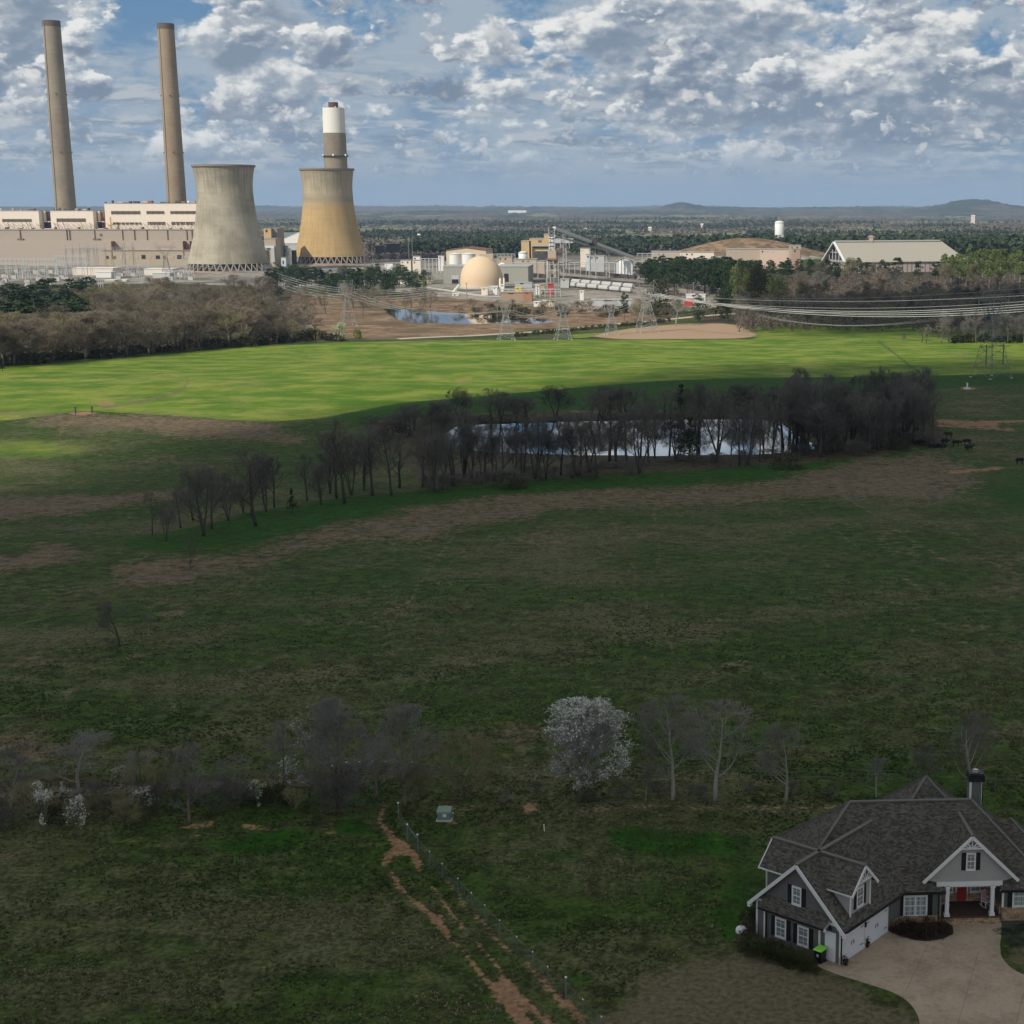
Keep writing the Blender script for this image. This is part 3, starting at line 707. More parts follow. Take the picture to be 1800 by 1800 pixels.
LOUV = pbr('louvre_brown', (.15, .115, .09), .8, .25, .3)
OCHRE = pbr('ochre_cladding', (.48, .34, .17), .8, .08, .05)
GREYG = pbr('grey_green_cladding', (.30, .30, .255), .7, .06, .05)
GREYP = pbr('grey_cladding', (.42, .42, .41), .7, .08, .05)
GLASSD = pbr('dark_opening', (.02, .02, .022), .5, .1)
ORANGE = pbr('orange_paint', (.60, .33, .10), .7, .1)
REDP = pbr('red_paint', (.40, .05, .045), .6, .1)
YEL = pbr('yellow_paint', (.62, .45, .06), .7, .1)
BLUEG = pbr('pale_blue_paint', (.50, .56, .60), .6, .08)
COALM = pbr('coal', (.02, .02, .02), .9, .3, .5)

def cooling_tower(cpx, base_py, top_py, Y, mat, label, half_top, half_waist, half_base):
    S = Y / 2700 * 1.0
    zg = gzf((cpx - CX) * S, Y); x = atY(cpx, base_py, Y)[0]
    ztop = atY(cpx, top_py, Y)[2]; Hh = ztop - zg
    t = thing('cooling_tower', (x, Y, zg), label, 'cooling tower', 'cooling towers of the power station')
    k = S * 1.02; rb, rw, rt = half_base * k, half_waist * k, half_top * k; leg = Hh * .075; zw = Hh * .80
    prof = []
    N = 44
    for i in range(N + 1):
        z = leg + (Hh - leg) * i / N
        if z < zw: a = zw / math.sqrt((rb / rw) ** 2 - 1); r = rw * math.sqrt(1 + ((z - zw) / a) ** 2)
        else: r = rw + (rt - rw) * ((z - zw) / (Hh - zw)) ** 1.7
        prof.append((r, z))
    inner = [(r - 1.1, z) for r, z in prof[::-1]]
    mb = MB(); mb.lathe(prof[:] + inner, 96, (0, 0, 0), cap_top=False); mb.v = [(a + x, b + Y, c + zg) for a, b, c in mb.v]
    mb.build('shell', mat, t, True)
    mb = MB(); rr = rt + .9
    mb.lathe([(rr - 1.5, Hh - 1.5), (rr, Hh - 1.5), (rr, Hh + .6), (rr - 2.4, Hh + .6), (rr - 2.4, Hh - .5)], 96, (x, Y, zg), cap_top=False); mb.build('rim', pbr('rim_concrete', (.20, .17, .14), .9, .2), t)
    mb = MB(); mb.lathe([(rb + 3, -2), (rb + 3, 1.2), (rb + 1.4, 1.2), (rb + 1.4, .3), (0, .3)], 72, (x, Y, zg), cap_top=False); mb.build('basin', pbr('basin_concrete', (.36, .25, .17), .9, .2), t)
    mb = MB(); mb.lathe([(rb * .86, .3), (rb * .86, leg + 2), (0, leg + 6)], 48, (x, Y, zg), cap_top=False); mb.build('fill', pbr('fill_packing', (.045, .036, .03), .9, .3), t)
    pm = pbr('leg_concrete', (.25, .215, .18), .9, .15)
    n = 40; r0 = rb + 2.0; r1 = prof[0][0] - .5
    for i in range(n):
        a0 = 2 * math.pi * i / n; mb = MB()
        for s in (-1, 1):
            a1 = a0 + s * math.pi / n
            mb.beam((x + r0 * math.cos(a0), Y + r0 * math.sin(a0), zg), (x + r1 * math.cos(a1), Y + r1 * math.sin(a1), zg + leg + .3), 1.0)
        mb.build('leg', pm, t)
    return t
cooling_tower(403, 474, 291, 1666, C_T1, 'grey streaked concrete cooling tower beside the long beige turbine hall', 51, 46, 71)
cooling_tower(581.5, 460, 297, 1887, C_T2, 'ochre stained cooling tower with the white topped chimney rising behind it', 44.5, 41, 63)

def chimney(px_top, py_top, rt_px, rb_px, Y, mat, label, kind):
    zt = atY(px_top, py_top, Y)[2]; x = atY(px_top, 300, Y)[0]; x = atY(px_top, py_top, Y)[0]; zg = -18; Hh = zt - zg
    t = thing('chimney', (x, Y, zg), label, 'chimney'); k = Y / 2700
    rt, rb = rt_px * k, rb_px * k
    def c(prof, n=40, cap=False): mb = MB(); mb.lathe(prof, n, (x, Y, zg), cap_top=cap); return mb
    if kind == 'old':
        pr = [(rb + (rt - rb) * (i / 30) ** .92, Hh * i / 30) for i in range(31)]
        c(pr + [(rt - 1, Hh), (rt - 1, Hh - 8)]).build('shaft', mat, t, False)
        c([(rt - .2, Hh - 7), (rt + .25, Hh - 6.5), (rt + .25, Hh + .3), (rt - 1.3, Hh + .3), (rt - 1.3, Hh - 2)]).build('cap', pbr('sooty_cap', (.11, .085, .07), .9, .3), t)
        for zz in (.22, .46, .70):
            for q in range(4):
                a = -math.pi / 2 + .3 + q * math.pi / 2; r = rb + (rt - rb) * zz; mb = MB()
                mb.tube([(x + r * .98 * math.cos(a), Y + r * .98 * math.sin(a), zg + Hh * zz), (x + (r + .9) * math.cos(a), Y + (r + .9) * math.sin(a), zg + Hh * zz)], .9, 6); mb.build('light_bracket', DARK, t)
        mb = MB(); a = -2.1; mb.beam((x + (rb + .3) * math.cos(a), Y + (rb + .3) * math.sin(a), zg), (x + (rt + .3) * math.cos(a), Y + (rt + .3) * math.sin(a), zg + Hh), .7); mb.build('ladder', pbr('ladder_steel', (.16, .14, .12), .8), t)
    else:
        zs = atY(px_top, 234, Y)[2] - zg; zr = atY(px_top, 275, Y)[2] - zg; zc = atY(px_top, 190, Y)[2] - zg
        c([(rb, 0), (rt + 1.2, zs * .6), (rt + .5, zs)]).build('shaft', mat, t)
        c([(rt + .5, zs), (rt, zc), (rt * .45, zc), (rt * .45, zc - 1)]).build('white_band', pbr('white_band', (.66, .64, .58), .7, .05, .05), t)
        c([(rt * .45, zc - 1), (rt * .45, Hh), (rt * .40, Hh), (rt * .40, Hh - 4)]).build('flue', pbr('flue_brown', (.09, .045, .035), .7, .3), t)
        r = rt + 1.2
        c([(r - .5, zr - .4), (r + 1.6, zr - .4), (r + 1.6, zr + .9), (r + 1.3, zr + .9), (r + 1.3, zr), (r - .5, zr)]).build('gallery', DARK, t)
        for q in range(6):
            a = -math.pi / 2 + q * math.pi / 3 + .05
            mb = MB(); mb.box(-1, 1, -.8, .8, 0, 2.4, lambda X, Y_, Z: (x + (r + 1.4) * math.cos(a) + X, Y + (r + 1.4) * math.sin(a) + Y_, zg + zr + .2 + Z)); mb.build('beacon', WHITE, t)
        for q in range(3):
            a = -math.pi / 2 + q * 2.1 + .4
            mb = MB(); mb.box(-.6, .6, -.6, .6, 0, 1.6, lambda X, Y_, Z: (x + (rt - .5) * math.cos(a) + X, Y + (rt - .5) * math.sin(a) + Y_, zg + zc + Z)); mb.build('beacon', WHITE, t)
    return t
chimney(90, 37, 14.2, 18.6, 1960, C_CH, 'tall grey brown tapering chimney, leftmost of the three chimneys', 'old')
chimney(291, 42, 13.6, 17.2, 2030, C_CH2, 'tall brown tapering chimney behind the highest cream boiler house', 'old')
chimney(585.5, 180, 18.3, 16.5, 2010, C_CH, 'stout concrete chimney with a white painted top and brown flue', 'new')

def pbox(px0, px1, py_top, Y, depth, zbot=None):
    a = atY(px0, py_top, Y); b = atY(px1, py_top, Y); return a[0], b[0], Y, Y + depth, (gzf((a[0] + b[0]) / 2, Y) if zbot is None else zbot), (a[2] + b[2]) / 2
def zpx(py, Y): return atY(CX, py, Y)[2]
def xpx(px, py, Y): return atY(px, py, Y)[0]
def building(name, px0, px1, py_top, Y, depth, mat, label, cat='building', group=None, roof=None, roofmat=None, zbot=None, roof_rise=0.0, axis='x', extra=None):
    """a building whose street front spans px0..px1 at distance Y; parts wall, roof, plus whatever extra() adds"""
    x0, x1, y0, y1, z0, z1 = pbox(px0, px1, py_top, Y, depth, zbot)
    if name == 'warehouse' or 'shed' in name: pass
    t = thing(name, ((x0 + x1) / 2, (y0 + y1) / 2, z0), label, cat, group)
    mb = MB(); ze = z1 - roof_rise
    if roof_rise == 0:
        mb.box(x0, x1, y0, y1, z0 - 1, ze - .5)
        mb.build('wall', mat, t)
        mb = MB(); mb.box(x0 - .4, x1 + .4, y0 - .4, y1 + .4, ze - .5, ze); mb.build('roof', roofmat or pbr('flat_roof', (.30, .28, .26), .9, .15, .1), t)
    else:
        if axis == 'x':      # ridge along x
            ym = (y0 + y1) / 2
            mb.add([(x0, y0, z0 - 1), (x1, y0, z0 - 1), (x1, y1, z0 - 1), (x0, y1, z0 - 1), (x0, y0, ze), (x1, y0, ze), (x1, y1, ze), (x0, y1, ze), (x0, ym, z1 - .3), (x1, ym, z1 - .3)],
                   [(0, 1, 5, 4), (2, 3, 7, 6), (1, 2, 6, 9, 5), (3, 0, 4, 8, 7)])
            mb.build('wall', mat, t); mb = MB(); o = .8
            mb.poly([(x0 - o, y0 - o, ze - .2), (x1 + o, y0 - o, ze - .2), (x1 + o, ym, z1), (x0 - o, ym, z1)], .35)
            mb.poly([(x0 - o, ym, z1), (x1 + o, ym, z1), (x1 + o, y1 + o, ze - .2), (x0 - o, y1 + o, ze - .2)], .35)
        else:
            xm = (x0 + x1) / 2
            mb.add([(x0, y0, z0 - 1), (x1, y0, z0 - 1), (x1, y1, z0 - 1), (x0, y1, z0 - 1), (x0, y0, ze), (x1, y0, ze), (x1, y1, ze), (x0, y1, ze), (xm, y0, z1 - .3), (xm, y1, z1 - .3)],
                   [(0, 1, 5, 8, 4), (2, 3, 7, 9, 6), (1, 2, 6, 5), (3, 0, 4, 7)])
            mb.build('wall', mat, t); mb = MB(); o = .8
            mb.poly([(x0 - o, y0 - o, ze - .2), (xm, y0 - o, z1), (xm, y1 + o, z1), (x0 - o, y1 + o, ze - .2)], .35)
            mb.poly([(xm, y0 - o, z1), (x1 + o, y0 - o, ze - .2), (x1 + o, y1 + o, ze - .2), (xm, y1 + o, z1)], .35)
        mb.build('roof', roofmat or pbr('metal_roof', (.52, .50, .46), .6, .06, .05), t)
    if extra: extra(t, x0, x1, y0, y1, z0, z1)
    return t
def panel(t, px0, px1, py0, py1, Y, mat, name, proud=.35):
    """a flat feature set on a front at distance Y"""
    a = atY(px0, py0, Y - proud); b = atY(px1, py1, Y - proud)
    mb = MB(); mb.box(a[0], b[0], Y - proud, Y + .1, min(a[2], b[2]), max(a[2], b[2])); return mb.build(name, mat, t)
def louvre(t, px0, px1, py0, py1, Y, name='louvre'):
    a = atY(px0, py0, Y); b = atY(px1, py1, Y); x0, x1 = a[0], b[0]; z0, z1 = b[2], a[2]
    mb = MB(); mb.box(x0, x1, Y - .3, Y + .1, z0, z1)
    n = max(3, int((x1 - x0) / 6))
    for i in range(n + 1): xx = x0 + (x1 - x0) * i / n; mb.box(xx - .25, xx + .25, Y - .8, Y - .3, z0 - .3, z1 + .3)
    for k in range(4): zz = z0 + (z1 - z0) * (k + .5) / 4; mb.box(x0, x1, Y - .6, Y - .32, zz - .15, zz + .15)
    return mb.build(name, LOUV, t)

# --- boiler houses: cream blocks with brown louvre strips, plant on their roofs
YB = 1900
def roof_plant(t, px0, px1, py, Y, n, seed, h=4.0):
    r = random.Random(seed)
    for i in range(n):
        p = px0 + (px1 - px0) * (i + r.random() * .7) / n; a = atY(p, py, Y + 8); w = r.uniform(2, 7); hh = r.uniform(.3, 1) * h
        mb = MB(); z = a[2] - 1.2; k = r.random()
        if k < .45: mb.box(a[0], a[0] + w, Y + 5, Y + 12, z, z + hh)
        elif k < .8: mb.tube([(a[0], Y + 8, z), (a[0], Y + 8, z + hh + .6)], w * .28, 10)
        else: mb.tube([(a[0], Y + 8, z + hh * .6), (a[0] + w, Y + 8, z + hh * .6)], hh * .5, 10)
        mb.build('roof_unit', r.choice([CREAM, BEIGE, RUST, TANW, DARK, LOUV]), t)
def boiler(px0, px1, py, Y, depth, label, strips, seed, n):
    t = building('boiler_house', px0, px1, py, Y, depth, CREAM, label, 'building', 'boiler houses', zbot=-17.6)
    for s in strips: louvre(t, *s, Y)
    roof_plant(t, px0 + 1, px1 - 3, py, Y, n, seed)
    # sloping ducts down to the hall roof
    r = random.Random(seed)
    w = px1 - px0
    for i in range(int(w / 8)):
        p = px0 + 4 + i * 8 + r.random() * 3; a = atY(p, 392, Y - 1.5); b = atY(p + 5, 403, Y - 18)
        mb = MB(); mb.tube([a, b], .45, 5); mb.build('pipe', r.choice([LOUV, TANW, RUST, BEIGE]), t)
    return t
boiler(-40, 67.5, 370, YB, 60, 'cream boiler house at the left edge with one brown louvre strip', [(4.5, 55, 385, 390)], 1, 9)
boiler(88, 163, 370, YB, 60, 'cream boiler house standing in front of the leftmost chimney', [(100, 150, 384, 390)], 2, 9)
boiler(183, 372, 357, YB - 6, 66, 'highest and widest cream boiler house with two rows of louvres', [(196, 246, 371, 376.5), (258, 288, 371, 376), (300, 349, 371, 376), (199, 248, 391, 394.5), (260, 290, 390, 395), (302, 346, 390, 395)], 3, 18)
# recessed rusty steel bays between the blocks
for px0, px1, lab in ((67.5, 88, 'dark rusty steel bay between the two left boiler houses'), (163, 183, 'rusty steel bay beside the highest boiler house')):
    t = building('boiler_bay', px0 + .3, px1 - .3, 371, YB + 14, 40, RUST if px0 > 100 else DARK, lab, 'steel bay', zbot=-17.6)
    panel(t, px0 + 8, px0 + 13, 371, 390, YB + 14, CREAM, 'duct', 3); panel(t, px0 + 6, px1 - 3, 390, 403, YB + 14, GLASSD, 'opening', .4)
    panel(t, px0, px1, 389, 390.5, YB + 14, CREAM, 'walkway', 6)
# --- turbine hall, long and low in front of the boilers
YT = 1830
t = thing('turbine_hall', (xpx(170, 430, YT), YT + 20, -18), 'long beige turbine hall running in front of the cream boiler houses', 'building')
def pb(name, px0, px1, pyt, Y, d, mat, zb=-19.0, parent=None):
    x0, x1, y0, y1, z0, z1 = pbox(px0, px1, pyt, Y, d, zb); mb = MB(); mb.box(x0, x1, y0, y1, z0, z1); return mb.build(name, mat, parent if parent is not None else t)
pb('wall', -60, 372, 403.5, YT, 68, BEIGE)
pb('roof', -61, 373, 402.8, YT - 1, 70, pbr('hall_roof', (.44, .38, .33), .9, .1, .05), zb=zpx(403.6, YT - 1))
pb('annex', -60, 372, 423, YT - 14, 14, pbr('annex_cladding', (.37, .312, .258), .85, .05, .02))
pb('lower_annex', 180, 372, 440, YT - 24, 10, YTAN)
pb('lower_roof', 178, 373, 439.2, YT - 25, 11.5, BEIGE, zb=zpx(440.2, YT - 25))
for i, p in enumerate((35, 117, 122, 166, 215, 236, 258, 294, 328, 337)):
    w = 1.6 if p in (166, 294, 215) else .8
    panel(t, p - w / 2, p + w / 2, 403.8, 422.6, YT, LOUV if p != 35 else RUST, 'downpipe', 1.2)
for p, q in ((163, 175), (30, 40)): panel(t, p, q, 419.5, 422, YT, LOUV, 'ledge', 3)
panel(t, 175, 178.5, 411, 414, YT, LOUV, 'vent', 1)
r_ = random.Random(5)
for i in range(16):
    p = 5 + i * 22 + r_.random() * 8; a = atY(p, 402.6, YT + 10); mb = MB(); mb.box(a[0], a[0] + r_.uniform(1, 3), YT + 8, YT + 14, a[2] - 1, a[2] + r_.uniform(.5, 2.5)); mb.build('roof_vent', r_.choice([DARK, RUST, CREAM, LOUV]), t)
for i in range(14):
    p = 186 + i * 12.5; panel(t, p, p + r_.uniform(3, 8), 448 + r_.random() * 3, 455, YT - 24, r_.choice([GLASSD, LOUV, TANW, STEEL]), 'opening', .3)
for p in (196, 322, 334): panel(t, p - .6, p + .6, 424, 455, YT - 14, RUST, 'downpipe', 10.8)
t = thing('pipe_gantry', (xpx(196, 390, YB - 10), YB - 14, 20), 'orange painted pipe riser at the foot of the highest boiler house', 'pipework')
mb = MB(); mb.box(xpx(193, 390, YB - 14), xpx(194.6, 390, YB - 14), YB - 14, YB - 12, zpx(403, YB - 14), zpx(381, YB - 14)); mb.box(xpx(190, 390, YB - 14), xpx(197, 390, YB - 14), YB - 14, YB - 12.5, zpx(398, YB - 14), zpx(396, YB - 14)); mb.build('riser', ORANGE, t)

# --- low buildings and yard at the foot of the hall
building('low_building', 127, 198, 471, 1560, 24, CREAM, 'long flat cream building at the edge of the switchyard', roofmat=WHITE)
building('low_building', 168, 195, 478, 1510, 14, WHITE, 'small white block in front of the long flat cream building', roofmat=WHITE)
building('low_building', 253, 303, 472.5, 1560, 20, CREAM, 'flat cream building left of the grey cooling tower', roofmat=WHITE)
building('low_building', 268, 298, 479, 1500, 12, GREYP, 'grey store in front of the flat cream building', roofmat=WHITE)
building('low_building', 184, 201, 492, 1440, 10, WHITE, 'small white hut behind the bare wood', roofmat=WHITE)
building('low_building', 214, 222, 491, 1440, 8, WHITE, 'tiny white hut, right of two huts behind the bare wood', roofmat=WHITE)

# --- switchyard: steel gantries, poles and transformers
def gantry(px0, px1, py, Y, label, mat=STEEL, bays=3, w=.7):
    x0, x1 = xpx(px0, py, Y), xpx(px1, py, Y); zt = zpx(py, Y); zg = gzf(x0, Y)
    t = thing('switchyard_gantry', ((x0 + x1) / 2, Y, zg), label, 'gantry', 'gantries of the switchyard')
    for i in range(bays + 1):
        x = x0 + (x1 - x0) * i / bays; mb = MB()
        for s in (-1, 1):
            mb.beam((x + s * 1.4, Y, zg), (x + s * .4, Y, zt), w * .45)
        k = 7
        for j in range(k): z0 = zg + (zt - zg) * j / k; z1 = zg + (zt - zg) * (j + 1) / k; a0 = 1.4 - j / k; a1 = 1.4 - (j + 1) / k; mb.beam((x - a0, Y, z0), (x + a1, Y, z1), w * .25)
        mb.beam((x, Y, zt), (x, Y, zt + 5), w * .3)
        mb.build('post', mat, t)
    mb = MB()
    for dz in (0, -1.4): mb.beam((x0, Y, zt + dz), (x1, Y, zt + dz), w * .4)
    n = max(4, int((x1 - x0) / 2))
    for j in range(n): mb.beam((x0 + (x1 - x0) * j / n, Y, zt - 1.4 * (j % 2)), (x0 + (x1 - x0) * (j + 1) / n, Y, zt - 1.4 * ((j + 1) % 2)), w * .25)
    mb.build('crossbeam', mat, t)
    for j in range(bays * 3):
        x = x0 + (x1 - x0) * (j + .5) / (bays * 3); mb = MB(); mb.tube([(x, Y, zt - 1.4), (x, Y, zt - 4.2)], .28, 5); mb.build('insulator', pbr('insulator_grey', (.30, .30, .32), .4), t)
    return t
PALE = pbr('pale_steel', (.42, .43, .42), .6, .1)
DUL = pbr('dull_steel', (.24, .22, .205), .7, .15)
for a in ((-30, 40, 454, 1600, 'pale gantry at the far left of the switchyard', PALE, 3), (40, 98, 454.5, 1560, 'wide pale gantry in the middle of the switchyard', PALE, 3),
          (-25, 45, 462, 1470, 'low pale gantry at the left edge, nearest the pines', PALE, 4), (50, 115, 464, 1460, 'low pale gantry behind the round dark cedar', PALE, 4),
          (115, 165, 437, 1690, 'dull tall gantry against the turbine hall wall', DUL, 4), (140, 185, 436, 1650, 'second dull gantry against the turbine hall wall', DUL, 3),
          (196, 235, 434, 1700, 'two bay dull gantry in front of the tan annex', DUL, 2), (95, 150, 449, 1580, 'four bay gantry between the poles of the switchyard', STEEL, 4),
          (100, 160, 460, 1520, 'low galvanised gantry left of the long cream building', STEEL, 4), (205, 260, 466, 1600, 'low gantry between the two cream buildings', STEEL, 3),
          (260, 330, 468, 1640, 'low gantry at the foot of the grey cooling tower', STEEL, 4)):
    gantry(*a[:5], a[5], a[6])
for i, (px, py, Y, lab) in enumerate(((37, 447, 1500, 'tall pale lightning mast left in the switchyard'), (96, 446, 1500, 'tall pale lightning mast in the middle of the switchyard'), (152, 458, 1540, 'short pale mast by the long cream building'),
                            (218, 425, 1720, 'dull mast in front of the turbine hall annex'), (232, 426, 1720, 'dull mast right of its twin before the annex'))):
    x = xpx(px, py, Y); zg = gzf(x, Y); zt = zpx(py, Y); t = thing('mast', (x, Y, zg), lab, 'mast', 'masts of the switchyard')
    mb = MB(); mb.tube([(x, Y, zg), (x, Y, zt)], [.55, .25], 8); mb.build('pole', PALE if i < 3 else DUL, t); mb = MB(); mb.lathe([(1.0, 0), (1.0, .6), (.6, .8)], 10, (x, Y, zg)); mb.build('footing', GREYP, t)
r_ = random.Random(11)
eq = []
def equipment(kind, px, py, Y):
    x = xpx(px, py, Y); zg = gzf(x, Y)
    if kind == 0:
        t = thing('transformer', (x, Y, zg), 'grey finned transformer in the switchyard rows', 'transformer', 'transformers in the switchyard')
        mb = MB(); mb.box(x - 2, x + 2, Y - 1.5, Y + 1.5, zg, zg + 3.4)
        for k in range(6): mb.box(x - 2.8, x - 2, Y - 1.4 + k * .5, Y - 1.2 + k * .5, zg + .6, zg + 3.0)
        mb.build('tank', GREYP, t)
        for k in range(3): mb = MB(); mb.tube([(x - 1.2 + k * 1.2, Y, zg + 3.4), (x - 1.2 + k * 1.2, Y, zg + 5.2)], [.35, .2], 6); mb.build('bushing', pbr('bushing_brown', (.25, .12, .08), .4), t)
    else:
        t = thing('breaker', (x, Y, zg), 'pale three post breaker in the switchyard rows', 'breaker', 'breakers in the switchyard')
        mb = MB()
        for k in range(3): mb.beam((x - 2 + k * 2, Y, zg), (x - 2 + k * 2, Y, zg + 3), .4)
        mb.beam((x - 2.4, Y, zg + 3), (x + 2.4, Y, zg + 3), .4); mb.build('frame', PALE, t)
        for k in range(3): mb = MB(); mb.tube([(x - 2 + k * 2, Y, zg + 3), (x - 2 + k * 2, Y, zg + 6)], [.32, .2], 6); mb.build('bushing', STEEL, t)
for i in range(64):
    equipment(r_.randint(0, 1), r_.uniform(-10, 175) if i < 44 else r_.uniform(195, 335), 470, r_.uniform(1330, 1640) if i < 44 else r_.uniform(1450, 1620))

# --- between the towers: conveyor house and precipitator blocks
t = building('precipitator_house', 463, 476, 401, 1800, 26, OCHRE, 'ochre sided block between the two cooling towers', zbot=-18); panel(t, 466.5, 470, 404, 408, 1800, GLASSD, 'opening')
building('precipitator_house', 474, 487, 401, 1806, 30, pbr('grey_brown_cladding', (.24, .22, .20), .8, .1), 'dark grey block leaning on the ochre one between the cooling towers', zbot=-18)
t = building('filter_building', 464, 484, 419, 1770, 22, TANW, 'tan hopper building low between the cooling towers', zbot=-18); panel(t, 466, 482, 432, 436, 1770, BLUEG, 'ledge', 2); panel(t, 476, 483, 436, 461, 1770, GREYP, 'duct', 4); panel(t, 467, 474, 440, 462, 1770, DARK, 'opening', .5)
t = building('coal_shed', 489, 530, 409, 2120, 60, GREYP, 'pale grey roofed coal shed seen between the cooling towers', roof_rise=14, zbot=-18)
t = thing('coal_conveyor', (xpx(492, 420, 1960), 1960, -18), 'dark sloping coal conveyor between the cooling towers', 'conveyor')
a = atY(487, 404, 1960); b = atY(503, 447, 1900)
mb = MB(); mb.beam(a, b, 5, 4); mb.build('housing', DARK, t)
for k in (.3, .65, .9):
    q = [a[i] * (1 - k) + b[i] * k for i in range(3)]; mb = MB(); mb.beam((q[0] - 2, q[1], -18), q, .8); mb.beam((q[0] + 2, q[1], -18), q, .8); mb.build('trestle', DARK, t)
for i, (p, w, py, Y, m_, lab) in enumerate(((500, 4, 432, 1830, STEEL, 'grey upright duct right of the filter building'), (512, 6, 440, 1840, DARK, 'dark steel frame left of the ochre tower'), (505, 3, 437, 1800, WHITE, 'white upright tank between the cooling towers'), (494, 8, 452, 1770, BLUEG, 'pale blue low block between the cooling towers'))):
    t = building('plant_block', p, p + w, py, Y, 8, m_, lab, 'plant block', zbot=-18); panel(t, p + w * .3, p + w * .6, py + 6, py + 12, Y, DARK, 'opening')

# --- pale storage dome
Yd = 1330
xc = xpx(846.5, 480, Yd); zg = gzf(xc, Yd); rd = 37.2 * Yd / 2700; zt = zpx(449.5, Yd)
t = thing('storage_dome', (xc, Yd, zg), 'large pale orange storage dome among the plant buildings', 'dome')
prof = [(rd, 0), (rd * 1.0, 6)] + [(rd * math.cos(a) * 1.0, 6 + (zt - zg - 6) * math.sin(a)) for a in np.linspace(.05, math.pi / 2 - .06, 20)]
mb = MB(); mb.lathe(prof, 64, (xc, Yd, zg)); mb.build('shell', pbr('dome_coating', (.60, .45, .30), .75, .05, .04), t, True)
mb = MB(); a = atY(859, 448.3, Yd); mb.box(xc - 1, a[0] + 4, Yd - 3, Yd + 3, zt - 3.2, zt + 1.2); mb.build('head_house', TANW, t)
mb = MB(); mb.lathe([(rd + 1, -1), (rd + 1, 1.2), (rd, 1.2)], 64, (xc, Yd, zg), cap_top=False); mb.build('ring_footing', GREYP, t)
mb = MB(); mb.box(xpx(857, 508, Yd - 45), xpx(875, 508, Yd - 45), Yd - 46, Yd - 34, zg, zpx(503, Yd - 45)); mb.build('reclaim_house', GREYP, t)
t = thing('chute', (xpx(800, 510, 1275), 1275, gzf(0, 1275)), 'white inclined chute left of the storage dome', 'chute'); mb = MB(); mb.beam(atY(792, 518, 1275), atY(807, 500, 1275), 1.4); mb.build('chute_tube', WHITE, t); mb = MB(); mb.beam(atY(803, 504, 1275), (xpx(803, 515, 1275), 1275, gzf(0, 1275)), .6); mb.build('support', STEEL, t)
for p, w, yt, lab in ((877, 2.2, 488.5, 'white upright tank at the right foot of the dome'), (884, 1.8, 488, 'smaller white tank right of the dome')):
    Y = 1290; x = xpx(p + w, yt, Y); zg2 = gzf(x, Y); z1 = zpx(yt, Y); t = thing('tank', (x, Y, zg2), lab, 'tank'); r = w * Y / 2700
    mb = MB(); mb.lathe([(r, 0), (r, z1 - zg2 - 1.5), (r * .3, z1 - zg2)], 16, (x, Y, zg2)); mb.build('vessel', CREAM, t, True); mb = MB(); mb.lathe([(r * 1.2, 0), (r * 1.2, 1)], 16, (x, Y, zg2)); mb.build('skirt', STEEL, t)

# --- grey green warehouses either side of the dome
def wh_extra_l(t, x0, x1, y0, y1, z0, z1):
    for k in range(9): xx = x0 + (x1 - x0) * k / 9; mb = MB(); mb.box(xx, xx + .25, y0 - .2, y0, z0, z1 - .6); mb.build('rib', GREYP, t)
t = building('warehouse', 779, 822, 468, 1400, 44, GREYG, 'grey green warehouse left of the storage dome', roofmat=pbr('grey_roof', (.34, .34, .32), .7, .06), extra=wh_extra_l); panel(t, 793.5, 807, 484, 498, 1400, GREYP, 'roller_door'); panel(t, 794, 806, 491, 498, 1400, GLASSD, 'opening', .5)
t = building('warehouse', 870, 928, 468, 1400, 50, GREYG, 'grey green warehouse right of the storage dome', roofmat=pbr('grey_roof', (.34, .34, .32), .7, .06)); panel(t, 886, 893.5, 481, 495, 1400, GLASSD, 'opening', .5)
t = building('barn', 784, 854, 435, 1700, 60, pbr('pale_yellow_cladding', (.58, .48, .33), .8, .05), 'wide pale yellow shed behind the storage dome', roof_rise=2.8, axis='y', roofmat=pbr('brown_roof', (.16, .07, .045), .8, .1), zbot=-18)
x = xpx(824, 450, 1650); 
for p0, p1, lab in ((788, 809, 'white oil tank, left of two in front of the pale yellow shed'), (810, 834, 'white oil tank, right of two in front of the pale yellow shed')):
    Y = 1640; a = xpx(p0, 450, Y); b_ = xpx(p1, 450, Y); r = (b_ - a) / 2; zt2 = zpx(446.5, Y); z0 = -18
    t = thing('oil_tank', ((a + b_) / 2, Y + r, z0), lab, 'tank'); mb = MB(); mb.lathe([(r, 0), (r, zt2 - z0), (0, zt2 - z0 + 1.2)], 40, ((a + b_) / 2, Y + r, z0), cap_top=False); mb.build('shell', WHITE, t, False)
    mb = MB(); mb.lathe([(r + .25, zt2 - z0 - .6), (r + .25, zt2 - z0 - .2), (r, zt2 - z0 - .2)], 40, ((a + b_) / 2, Y + r, z0), cap_top=False); mb.build('wind_girder', STEEL, t)
t = thing('tank', (xpx(886, 465, 1500), 1510, -19), 'low white domed tank behind the right warehouse', 'tank'); mb = MB(); x = xpx(883, 465, 1510); mb.lathe([(6.2, 0), (6.2, zpx(466, 1510) + 18), (3.5, zpx(462.5, 1510) + 18), (0, zpx(460, 1510) + 18.4)], 28, (x, 1510, -19), cap_top=False); mb.build('shell', WHITE, t, True)
mb = MB(); mb.lathe([(6.8, 0), (6.8, .8)], 28, (x, 1510, -19)); mb.build('plinth', GREYP, t)
